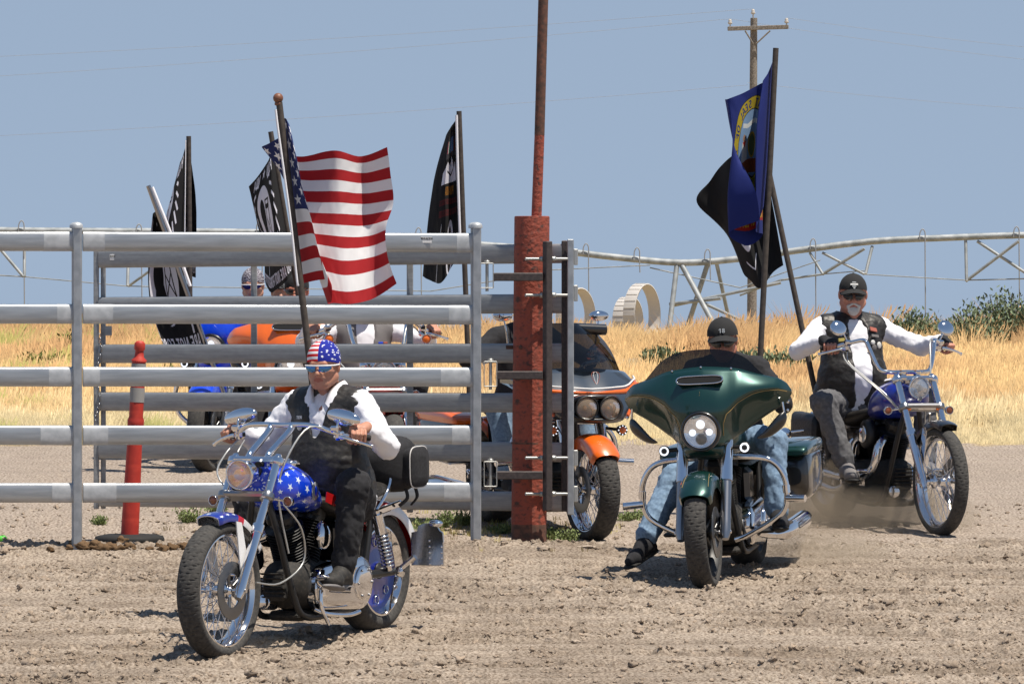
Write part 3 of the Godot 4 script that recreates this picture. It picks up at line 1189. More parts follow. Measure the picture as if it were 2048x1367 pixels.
func make_far() -> void:
	var sage := Color(0.15, 0.19, 0.10)
	var list := [
		[2010, 63.0, 0.74, 0.55, 420, "tall green sagebrush bush at the very edge of the grassy rise"],
		[1945, 62.0, 0.46, 0.42, 260, "low green sagebrush bush beside the tall one on the rise"],
		[1832, 64.0, 0.5, 0.28, 190, "narrow green sagebrush bush behind the bearded rider's handlebar"],
		[1560, 57.0, 0.26, 0.36, 130, "low green sagebrush bush behind the two crossing flag poles"],
		[1490, 57.5, 0.2, 0.3, 90, "flat grey green sagebrush bush at the foot of the rise"],
		[1645, 64.0, 0.36, 0.16, 40, "thin dark weed stalk on the rise behind the flag pole"],
		[1320, 59.0, 0.17, 0.22, 60, "small grey green weed on the bare bank"],
		[85, 58.0, 0.17, 0.25, 60, "yellow green weed in the golden grass behind the fence"],
		[130, 60.0, 0.3, 0.12, 50, "upright green weed in the golden grass beside the fence post"],
		[360, 56.0, 0.14, 0.2, 40, "small green weed in the golden grass behind the gate"],
	]
	for k in list.size():
		var a: Array = list[k]
		plant("sagebrush", a[5], "bush", ground_at(a[0], a[1]), a[2], a[3], a[4], 0.055, 300 + k, sage if k < 7 else Color(0.2, 0.22, 0.05))
	# two dark shrubs on the field beyond the rise
	for k in 3:
		var d := 92.0 + k * 3.0
		var px: float = [30, 75, 112][k]
		var at := Vector3((px - 1024.0) * d / F, base_y(0, d), -d)
		plant("field_shrub", ["dark green shrub beyond the rise under the irrigation pipe", "broad green and rust shrub beyond the rise behind the fence", "rusty brown shrub beyond the rise next to the fence post"][k], "shrub", at, [1.75, 1.7, 1.45][k] - (base_y(0, d) + 0.0) * 1.0 * 0.0, [0.28, 0.3, 0.24][k], 260, 0.07, 340 + k, [Color(0.06, 0.08, 0.045), Color(0.11, 0.10, 0.05), Color(0.2, 0.13, 0.09)][k])
	# utility pole with one cross arm
	var d := 200.0
	var s := d / F
	var foot := P(1503, 640, d)
	foot.y = base_y(foot.x, d)
	var o := thing("utility_pole", "weathered wooden power pole with a single cross arm beyond the field", "utility pole", Transform3D(Basis(), foot))
	var top := P(1508, 36, d) - foot
	var b := B.new()
	b.tube([Vector3.ZERO, top * 0.5, top], [0.17, 0.15, 0.115], 12)
	obj("pole", b, M.old_wood, o)
	b = B.new()
	b.box(P(1516, 56, d) - foot + Vector3(0, 0, 0.16), Vector3(122 * s, 0.14, 0.12), 0.015, Basis(Vector3(0, 0, 1), 0.03))
	obj("cross_arm", b, M.old_wood, o)
	for k in 2:
		b = B.new()
		b.tube([P([1490, 1540][k], 62, d) - foot + Vector3(0, 0, 0.2), P([1506, 1512][k], 88, d) - foot + Vector3(0, 0, 0.2)], 0.03, 6)
		obj("brace", b, M.old_wood, o)
	for k in 3:
		b = B.new()
		var c := P([1460, 1506, 1573][k], [48, 28, 46][k], d) - foot + Vector3(0, 0, 0.16)
		b.lathe([[0.02, -0.16], [0.02, -0.02], [0.07, 0.0], [0.075, 0.05], [0.045, 0.07], [0.06, 0.1], [0.04, 0.15], [0.0, 0.16]], 10, Transform3D(Basis(), c))
		obj("insulator", b, M.pale_steel, o)
	# wires sag from the pole to both sides
	var wires := [[1460, 38, -400, 175, 10], [1506, 18, -400, 130, 10], [1573, 36, 2500, 130, 10], [1460, 38, 2500, 160, 12], [1495, 165, 2500, 238, 12], [1495, 170, -400, 290, 10]]
	for k in wires.size():
		var w: Array = wires[k]
		var pts: Array = []
		for q in 17:
			var t := q / 16.0
			pts.append(P(lerpf(w[0], w[2], t), lerpf(w[1], w[3], t) + 4.0 * w[4] * t * (1.0 - t), d) + Vector3(0, 0, -0.02 * k + 0.16))
		b = B.new()
		b.tube(pts, 0.005, 5)
		tag(obj("power_line", b, M.wire), ["thin power line from the pole's outer insulator across the sky", "thin power line from the pole top across the sky", "thin power line sagging away beyond the flags", "thin power line from the far insulator sagging beyond the flags", "low thin power line beneath the cross arm beyond the flags", "low thin power line beneath the cross arm across the sky"][k], "power line", "power lines")
	make_pivot()
	# side-roll irrigation wheels parked behind the rise
	for k in 3:
		var c := P([1284, 1256, 1152][k], [630, 642, 636][k], 76.0 + k * 1.5)
		var rr: float = [0.38, 0.29, 0.38][k]
		o = thing("irrigation_roller", ["large pale steel irrigation wheel standing in the grass", "smaller pale steel irrigation wheel behind the large one", "pale steel irrigation wheel showing behind the red post's gate"][k], "wheel", Transform3D(Basis(Vector3.UP, [1.12, 1.12, 1.05][k]), Vector3(c.x, c.y, c.z)), "irrigation wheels on the rise")
		b = B.new()
		b.lathe([[rr, -0.08], [rr + 0.02, -0.08], [rr + 0.02, 0.08], [rr, 0.08], [rr, -0.08]], 40, Transform3D(Basis(Vector3.RIGHT, PI / 2), Vector3.ZERO))
		obj("rim", b, M.pale_steel, o)
		b = B.new()
		for q in 26:
			var a := TAU * q / 26
			b.box(Vector3(cos(a), sin(a), 0) * (rr + 0.02), Vector3(0.012, 0.02, 0.15), 0.002, Basis(Vector3(0, 0, 1), a))
		stuff(obj("lug", b, M.pale_steel, o))

func make_pivot() -> void:
	var d := 130.0
	var foot := P(1362, 640, d)
	foot.y = base_y(foot.x, d)
	var o := thing("irrigation_pivot", "long grey irrigation pipe on a truss and tower above the field", "irrigation pivot", Transform3D(Basis(), foot))
	var path: Array = []
	for p in [[-500, 440], [-100, 458], [200, 462], [500, 464], [800, 478], [1100, 500], [1230, 514], [1362, 525], [1480, 517], [1600, 500], [1750, 482], [1900, 475], [2048, 470], [2300, 466], [2600, 470]]:
		path.append(P(p[0], p[1], d) - foot)
	var b := B.new()
	b.tube(spl(path, 5), 0.072, 12)
	obj("pipe", b, M.pivot, o)
	# truss rods and braces: [x1, y1, x2, y2, radius]
	var bars := [
		[0, 498, 48, 553, 0.035], [48, 503, 50, 553, 0.035], [-40, 548, 48, 553, 0.014], [48, 553, 256, 572, 0.012], [256, 572, 330, 520, 0.03], [256, 520, 256, 572, 0.035], [256, 572, 500, 575, 0.012],
		[500, 575, 860, 582, 0.012], [1090, 540, 1300, 530, 0.012], [860, 582, 1090, 545, 0.012],
		[1620, 505, 1645, 548, 0.03], [1645, 548, 1728, 497, 0.035], [1645, 505, 1728, 548, 0.03], [1745, 492, 1730, 548, 0.035], [1560, 560, 1645, 548, 0.025], [1480, 590, 1560, 560, 0.025], [1645, 548, 1728, 541, 0.012], [1728, 548, 1930, 560, 0.012],
		[1932, 480, 1932, 562, 0.035], [1932, 562, 2036, 482, 0.035], [1955, 482, 2060, 552, 0.035], [1932, 560, 2100, 556, 0.014],
		[1300, 535, 1480, 575, 0.014], [1480, 575, 1640, 520, 0.012],
	]
	for a in bars:
		b = B.new()
		b.tube([P(a[0], a[1], d) - foot, P(a[2], a[3], d) - foot + Vector3(0, 0, 0.25)], a[4], 7)
		obj("truss_rod", b, M.pivot, o)
	for a in [[1354, 530, 1336, 668, 0.055, 0.6], [1364, 530, 1436, 668, 0.06, 0.9], [1418, 520, 1372, 668, 0.055, -0.6], [1432, 520, 1468, 668, 0.045, -0.9], [1340, 612, 1560, 565, 0.035, 0.5], [1395, 600, 1480, 640, 0.035, 0.7], [1340, 608, 1440, 596, 0.04, 0.7]]:
		b = B.new()
		b.tube([P(a[0], a[1], d) - foot, P(a[2], a[3], d) - foot + Vector3(0, 0, a[5])], a[4], 8)
		obj("tower_leg", b, M.pivot, o)
	# goosenecks with hanging hoses
	var drops := [[44, 448, 610], [279, 455, 600], [520, 450, 590], [838, 462, 600], [1173, 494, 640], [1275, 502, 545], [1416, 505, 560], [1627, 484, 640], [1846, 465, 640], [2034, 460, 610]]
	for a in drops:
		b = B.new()
		var x: float = a[0]
		var pts := spl([P(x - 7, a[1] + 14, d) - foot, P(x - 6, a[1], d) - foot, P(x - 1, a[1] - 7, d) - foot, P(x + 4, a[1], d) - foot, P(x + 4, a[1] + 20, d) - foot], 4)
		pts.append(P(x + 5, a[2], d) - foot)
		for q in pts.size(): pts[q] += Vector3(0, 0, 0.1)
		b.tube(pts, 0.014, 6)
		obj("drop_hose", b, M.wire, o)

func make_small_things() -> void:
	var kinds: Array = []
	for k in 4: kinds.append(lump(20 + k, 0.75, 0.5, 14, 10).mesh())
	var list := [[138, 1094, 7], [150, 1088, 12], [165, 1093, 13], [181, 1090, 11], [193, 1093, 13], [208, 1097, 12], [222, 1094, 11], [236, 1098, 11], [246, 1084, 13], [258, 1092, 10], [268, 1097, 6], [296, 1098, 8], [316, 1090, 7], [329, 1100, 12], [346, 1098, 13], [365, 1096, 13], [100, 1098, 7]]
	for k in list.size():
		var a: Array = list[k]
		var p := on_ground(a[0], a[1] + 4)
		var s: float = a[2] * 0.0029
		tag(put("dung_clump", kinds[k % 4], M.dung, null, Transform3D(Basis(Vector3.UP, k * 1.7).scaled(Vector3(s * 1.2, s, s)), p + Vector3(0, s * 0.45, 0))), "brown dried dung clump by the foot of the fence post", "dung", "dung clumps along the fence")
	var stones := [[868, 1084, 20, 9, "tan flat stone in the weeds by the fence end"], [1088, 1099, 12, 7, "grey brown square stone at the foot of the red post"], [1172, 1096, 24, 5, "long pale flat stone beside the red post"], [932, 1066, 9, 6, "pale stone chip against the fence end post"], [1058, 1126, 10, 5, "small brown stone in front of the red post"], [67, 1022, 9, 3, "flat pale stone beyond the fence"], [700, 1110, 9, 4, "small stone beside the star-covered motorcycle"], [1100, 1282, 9, 6, "dark round clod lying in the arena tracks"], [1150, 1284, 8, 4, "rust brown pebble lying in the arena tracks"], [872, 1338, 8, 5, "small dark stone in the arena dirt"]]
	for k in stones.size():
		var a: Array = stones[k]
		var p := on_ground(a[0], a[1])
		tag(put("stone", kinds[(k + 1) % 4], M.stone, null, Transform3D(Basis(Vector3.UP, k * 0.4).scaled(Vector3(a[2], a[3], a[2] * 0.6) * 0.003), p + Vector3(0, a[3] * 0.001, 0))), a[4], "stone")
	var weeds := [[852, 1062, 0.09, 0.11, "low green weed at the fence end, nearest the bag"], [888, 1056, 0.14, 0.10, "tall green weed between fence post and pale stone"], [930, 1052, 0.13, 0.10, "bushy green weed against the fence end post"], [1005, 1066, 0.05, 0.12, "flat green weed between fence post and red post"], [1100, 1078, 0.07, 0.07, "small green weed beside the red post"], [1128, 1088, 0.10, 0.10, "bushy green weed between red post and pale stone"], [1262, 1042, 0.05, 0.14, "low green weed behind the green motorcycle's footpeg"], [1300, 1036, 0.06, 0.12, "green weed between the orange and the green motorcycle"], [375, 1046, 0.12, 0.09, "spindly green weed behind the star-covered front wheel"], [196, 1050, 0.05, 0.04, "tiny green weed beside the fence post"], [430, 1026, 0.09, 0.1, "green weed behind the front fork of the star-covered motorcycle"]]
	for k in weeds.size():
		var a: Array = weeds[k]
		plant("weed", a[4], "weed", on_ground(a[0], a[1]), a[2], a[3], 44, 0.024, 400 + k, Color(0.20, 0.25, 0.09))
	var b := B.new()
	b.ell(Vector3(0, 0.02, 0), Vector3(0.035, 0.022, 0.03))
	b.ell(Vector3(-0.04, 0.016, 0.01), Vector3(0.03, 0.018, 0.025))
	b.ell(Vector3(0.012, 0.034, 0.01), Vector3(0.014, 0.01, 0.012))
	tag(obj("plastic_scrap", b, M.lime, null, Transform3D(Basis(), on_ground(3, 1084))), "crumpled lime green plastic scrap lying on the dirt", "litter")

# ---------------------------------------------------------------- fence, gate, post, flags
func oval(a: Vector3, c: Vector3, h: float, w: float, seg := 28) -> B:
	# a pressed oval rail between two points: flat sides, rounded top and bottom
	var b := B.new()
	var d := (c - a).normalized()
	var sd := d.cross(Vector3.UP).normalized()
	var up := sd.cross(d)
	var rows: Array = []
	for p in [a, a.lerp(c, 0.33), a.lerp(c, 0.66), c]:
		var row := PackedVector3Array()
		for j in seg:
			var an := TAU * j / seg
			var s := sin(an)
			var k := cos(an)
			row.append(p + up * signf(s) * pow(absf(s), 0.75) * h * 0.5 + sd * signf(k) * pow(absf(k), 0.6) * w * 0.5)
		rows.append(row)
	b.loft(rows)
	return b

func fence_d(px: float) -> float: return lerpf(36.02, 36.45, (px - 153.0) / 800.0)

func make_fence() -> void:
	var foot := P(153, 1088, fence_d(153))
	var o := thing("pipe_fence", "shiny galvanised steel fence panel with five wide oval rails", "fence", Transform3D(Basis(), foot))
	var yc := [482.5, 627.5, 753.0, 870.0, 985.0]
	for k in 5:
		for bay in 2:
			var x0: float = [-420.0, 165.0][bay]
			var x1: float = [146.0, 945.0][bay]
			var dy0: float = (625.0 - yc[k]) * 0.0
			var a := P(x0, yc[k] + dy0 + (0.0 if bay == 0 else 0.0), fence_d(x0)) - foot
			var c := P(x1, yc[k] + (3.0 - k * 1.1 if bay == 1 else 0.0), fence_d(x1)) - foot
			var r := obj("rail", oval(a, c, 0.117, 0.05), M.galvanised, o)
			# zinc paint over the welds at the posts
			for e in 2:
				var q := a if e == 0 else c
				var dir := (c - a).normalized() * (1.0 if e == 0 else -1.0)
				var len_: float = [0.2, 0.13, 0.18, 0.1, 0.15][(k + e * 2 + bay) % 5]
				if bay == 0 and e == 0: continue
				var zb := oval(q + dir * 0.001, q + dir * len_, 0.1185, 0.0515)
				obj("weld_paint", zb, M.zinc_paint, r)
		# sticker below
	for px in [153.0, 952.0, -420.0]:
		var d := fence_d(px)
		var top := P(px + 1, 452, d) - foot
		var bot := P(px + 3, 1100, d) - foot
		var b := B.new()
		for half in 2:
			b = B.new()
			var off := Vector3(0, 0, 0.02) if half == 0 else Vector3(-0.014, 0.0, -0.05)
			var mid := (top + bot) * 0.5 + off
			b.box(mid, Vector3(0.051, (top - bot).length(), 0.051), 0.006, Basis(Vector3(0, 0, 1), 0.0))
			obj("post", b, M.galvanised_post, o)
			b = B.new()
			b.lathe([[0.036, -0.012], [0.036, 0.004], [0.031, 0.014], [0.018, 0.022], [0.0, 0.025]], 20, Transform3D(Basis(), top + off))
			obj("post_cap", b, M.zinc_paint, o)
	for st in [[850.0, 479.5, 27.0, 12.0]]:
		var b := B.new()
		var d := fence_d(st[0]) - 0.0275
		var c := P(st[0], st[1], d) - foot
		b.box(c, Vector3(st[2] * 0.003, st[3] * 0.003, 0.002), 0.0004)
		var lab := obj("sticker", b, M.white_paint, o)
		b = B.new()
		b.lathe([[0.0, 0.0], [0.008, 0.0]], 14, ax(c + Vector3(-0.028, 0.008, 0.0018), Vector3(0, 0, 1)))
		obj("dot", b, M.ink, lab)
		letters("BRAZEN", c + Vector3(0.012, 0.008, 0.0018), 0.013, M.ink, lab, Basis())

func letters(text: String, at: Vector3, h: float, m: Material, parent: Node, bas: Basis) -> MeshInstance3D:
	var tm := TextMesh.new()
	var sf := SystemFont.new()
	sf.font_names = PackedStringArray(["Droid Sans"])
	sf.font_weight = 700
	tm.font = sf
	tm.text = text
	tm.font_size = 32
	tm.pixel_size = h / 23.0
	tm.depth = 0.0012
	return put("lettering", tm, m, parent, Transform3D(bas, at))

func gate_p(px: float, py_l: float, py_r: float) -> Vector3:
	var t := (px - 230.0) / 770.0
	return P(px, lerpf(py_l, py_r, t), lerpf(38.0, 36.85, t))

func make_gate() -> void:
	var foot := gate_p(1138, 1012, 1027)
	var o := thing("pipe_gate", "dull grey steel gate with six rails hanging behind the fence panel", "gate", Transform3D(Basis(), foot))
	var yl := [516.5, 612.5, 707.0, 802.5, 898.0, 994.0]
	var yr := [508.0, 607.5, 706.0, 805.0, 903.0, 1001.5]
	for k in 6:
		obj("rail", oval(gate_p(199, yl[k], yr[k]) - foot, gate_p(1126, yl[k], yr[k]) - foot, 0.119, 0.045), M.dull_galvanised, o)
	for u in [[192.0, 0.033, 0.0], [205.0, 0.030, -0.05], [507.0, 0.038, -0.047], [819.5, 0.04, -0.047], [1141.0, 0.04, 0.03]]:
		var b := B.new()
		var top := gate_p(u[0], 490, 480) - foot
		var bot := gate_p(u[0], 1018, 1027) - foot
		b.box((top + bot) * 0.5 + Vector3(0, 0, u[2]), Vector3(u[1], top.y - bot.y, 0.04), 0.005)
		obj("upright", b, M.dull_galvanised if u[0] < 1000 else M.galvanised_post, o)
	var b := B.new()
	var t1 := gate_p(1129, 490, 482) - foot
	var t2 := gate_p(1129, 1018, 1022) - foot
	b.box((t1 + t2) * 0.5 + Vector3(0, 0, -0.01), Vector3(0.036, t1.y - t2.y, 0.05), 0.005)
	obj("shaded_stile", b, M.brown_steel, o)  # dark brown colour paints the shade on the inner side of the grey stile
	b = B.new()
	b.box(gate_p(216, 661, 661) - foot, Vector3(0.045, 0.06, 0.008), 0.002)
	obj("latch_plate", b, M.dull_galvanised, o)
	b = B.new()
	b.box(gate_p(228, 514, 514) - foot + Vector3(0, 0, 0.026), Vector3(0.054, 0.036, 0.002), 0.0004)
	var lab := obj("sticker", b, M.white_paint, o)
	letters("BRAZEN", gate_p(229, 512, 512) - foot + Vector3(0.0, 0.0, 0.028), 0.011, M.ink, lab, Basis())
	# chain hanging from the end upright
	var c0 := gate_p(199, 672, 672)
	var ch := thing("gate_chain", "steel chain hanging from the end of the dull grey gate", "chain", Transform3D(Basis(), c0))
	for k in 22:
		b = B.new()
		var pts: Array = []
		var ctr := Vector3(0.012 * sin(k * 0.5) - 0.0008 * k, -0.026 * k, 0.03)
		for q in 13:
			var a := TAU * q / 12
			var w := Vector3(cos(a) * 0.009, sin(a) * 0.018, 0)
			pts.append(ctr + w.rotated(Vector3.UP, 0.5 + (k % 2) * PI / 2))
		b.tube(pts, 0.0032, 6, false)
		obj("link", b, M.satin, ch)

func make_post() -> void:
	var d := 36.7
	var foot := P(1058, 1084, d)
	var o := thing("red_pipe_post", "thick rusty red steel pipe post with a thin mast rising from its top", "post", Transform3D(Basis(), foot))
	var top := P(1064, 432, d) - foot
	var b := B.new()
	b.tube([Vector3(0, -0.12, 0), Vector3(0, 0.11, 0)], 0.1088, 32)
	obj("footing", b, M.rust_pipe, o)
	b = B.new()
	var y := Vector3(0, 0.11, 0)
	b.tube([y, y.lerp(top, 0.5), top - Vector3(0, 0.006, 0), top], [0.108, 0.108, 0.108, 0.104], 36)
	obj("pipe", b, M.red_pipe, o)
	b = B.new()
	b.tube([Vector3(0.001, 0.6, 0), Vector3(0.0012, 0.612, 0)], 0.1096, 36)
	obj("weld_seam", b, M.rust_pipe, o)
	b = B.new()
	var m0 := P(1073, 434, d) - foot
	var m1 := P(1079, 270, d) - foot
	var m2 := P(1091, -160, d) - foot
	b.tube([m0, m1], [0.032, 0.031], 18)
	obj("mast", b, M.red_pipe, o)
	b = B.new()
	b.tube([m1, m2], [0.0315, 0.031], 18)
	obj("mast", b, M.rust_pipe, o)
	b = B.new()
	b.tube([P(1012, 694, d) - foot, P(1040, 694, d) - foot], 0.012, 8)
	b.ell(P(1042, 694, d) - foot + Vector3(0, 0, 0.085), Vector3(0.014, 0.016, 0.014))
	obj("pin", b, M.rust_pipe, o)
	# hinge frame
	var hd := 36.5
	var hf := P(1095, 1021, hd)
	var h := thing("hinge_frame", "dark brown steel hinge frame with three arms beside the red post", "hinge", Transform3D(Basis(), hf))
	b = B.new()
	var ht := P(1095, 482, hd) - hf
	b.box(ht * 0.5 + Vector3(0, 0, 0), Vector3(0.046, ht.y, 0.046), 0.005, Basis(Vector3.UP, 0.62))
	obj("upright", b, M.brown_steel, h)
	for a in [[986, 553], [993, 749.5], [993, 949.5]]:
		b = B.new()
		var p := P(a[0], a[1], hd) - hf
		var q := P(1086, a[1] + 1.0, hd) - hf
		b.box((p + q) * 0.5, Vector3(q.x - p.x, 0.05, 0.05), 0.005)
		obj("arm", b, M.brown_steel, h)
		b = B.new()
		var c := P(a[0] - 12, a[1] - 2, hd) - hf
		var hw: float = 0.038
		var hh: float = 0.075
		b.box(c + Vector3(hw, 0, 0), Vector3(0.007, hh * 2, 0.05), 0.002)
		b.box(c + Vector3(0, hh, 0), Vector3(hw * 2, 0.007, 0.05), 0.002)
		b.box(c - Vector3(0, hh, 0), Vector3(hw * 2, 0.007, 0.05), 0.002)
		b.box(c - Vector3(hw + 0.001, 0, 0), Vector3(0.006, hh * 2, 0.05), 0.002)
		obj("bracket", b, M.zinc, h)
		b = B.new()
		b.tube([c + Vector3(0, hh + 0.025, 0), c - Vector3(0, hh + 0.02, 0)], 0.01, 10)
		b.lathe([[0.0, 0.012], [0.018, 0.012], [0.018, 0.0], [0.0, 0.0]], 6, Transform3D(Basis(), c + Vector3(0, hh + 0.004, 0)))
		obj("hinge_pin", b, M.zinc, h)
	for yy in [517.6, 590.0, 915.4, 987.4]:
		var p := P(1051, yy, hd - 0.02) - hf
		var q := P(1150, yy, hd + 0.12) - hf
		b = B.new()
		b.tube([p, q], 0.0095, 12)
		var bolt := obj("bolt", b, M.zinc, h)
		for nx in [1084.0, 1107.0]:
			b = B.new()
			var nc := p.lerp(q, (nx - 1051.0) / 99.0)
			b.lathe([[0.0, -0.012], [0.018, -0.012], [0.018, 0.012], [0.0, 0.012]], 6, ax(nc, q - p))
			obj("nut", b, M.zinc, bolt)
		b = B.new()
		b.box(q + Vector3(0.005, 0.012 if yy < 700 else 0.0, 0), Vector3(0.026, 0.098, 0.05), 0.004)
		obj("hinge_plate", b, M.zinc, bolt)

func make_delineator() -> void:
	var p := on_ground(258, 1084)
	var o := thing("delineator_post", "faded red plastic delineator post in a black rubber base behind the gate", "traffic post", Transform3D(Basis(), p))
	var b := B.new()
	b.lathe([[0.0, 0.05], [0.16, 0.05], [0.215, 0.04], [0.225, 0.02], [0.225, -0.02], [0.0, -0.02]], 8, Transform3D(Basis(Vector3.UP, 0.3), Vector3.ZERO))
	obj("base", b, M.rubber, o)
	b = B.new()
	var tp := P(279, 690, -p.z) - p
	var pr := [[0.056, 0.04], [0.053, 0.3], [0.047, 0.62], [0.046, 0.72], [0.052, 0.73], [0.052, 0.76], [0.044, 0.78], [0.0435, 1.12], [0.05, 1.13], [0.03, 1.15], [0.026, 1.19], [0.034, 1.2], [0.034, 1.235], [0.02, 1.25], [0.0, 1.252]]
	var T := ax(Vector3.ZERO, tp)
	b.lathe(pr, 18, T)
	obj("body", b, M.cone_red, o)
	for yy in [0.87, 1.02]:
		b = B.new()
		b.lathe([[0.046, yy], [0.046, yy + 0.09]], 18, T)
		obj("reflective_band", b, M.old_band, o)

func cloth(cols: Array, d: float, us: Array, m: Material, o: Node3D, foot: Vector3, nu := 44, nv := 30, ripple := 0.006) -> void:
	# columns run from hoist to fly; each column is a list of [x, y, dz] from top to bottom
	var rows: Array = []
	for r in nv + 1:
		var v := float(r) / nv
		var key: Array = []
		for c in cols:
			var pts: Array = []
			for q in c: pts.append(P(q[0], q[1], d + q[2]))
			key.append(along(pts, v))
		var row := PackedVector3Array()
		for k in nu + 1:
			var u := float(k) / nu
			var seg := 0
			while seg < us.size() - 2 and u > us[seg + 1]: seg += 1
			var t: float = (u - us[seg]) / (us[seg + 1] - us[seg])
			var a: Vector3 = key[max(seg - 1, 0)]
			var e: Vector3 = key[min(seg + 2, key.size() - 1)]
			var p: Vector3 = key[seg].cubic_interpolate(key[seg + 1], a, e, t)
			var w := smoothstep(0.0, 0.25, u)
			p += Vector3(0.3, 0.3, 1.0) * ripple * w * (nz.get_noise_2d(u * 9.0 + v * 2.0, v * 3.5) + 0.7 * sin(u * 21.0 + v * 4.0) + 0.35 * nz.get_noise_2d(u * 30.0 + v * 6.0, v * 14.0))
			row.append(p - foot)
		rows.append(row)
	var b := B.new()
	b.patch(rows, false)
	obj("flag", b, m, o)

func along(pts: Array, v: float) -> Vector3:
	var s := v * (pts.size() - 1)
	var k := mini(int(s), pts.size() - 2)
	return pts[k].cubic_interpolate(pts[k + 1], pts[max(k - 1, 0)], pts[min(k + 2, pts.size() - 1)], s - k)

func flag_pole(label: String, top: Array, bot: Array, d: float, dbot: float, r: float, m: Material) -> Array:
	var foot := P(bot[0], bot[1], dbot)
	var o := thing("flag_pole", label, "flag", Transform3D(Basis(), foot), "flags carried on the motorcycles")
	var b := B.new()
	var t := P(top[0], top[1], d) - foot
	b.tube([Vector3.ZERO, t * 0.5, t], [r, r, r * 0.97], 14)
	obj("pole", b, m, o)
	return [o, foot]

func halyard(o: Node3D, foot: Vector3, pts: Array, d: float, r: float) -> void:
	var b := B.new()
	var w: Array = []
	for p in pts: w.append(P(p[0], p[1], d) - foot)
	b.tube(spl(w, 4), r, 7)
	obj("sleeve", b, M.white_cloth, o)

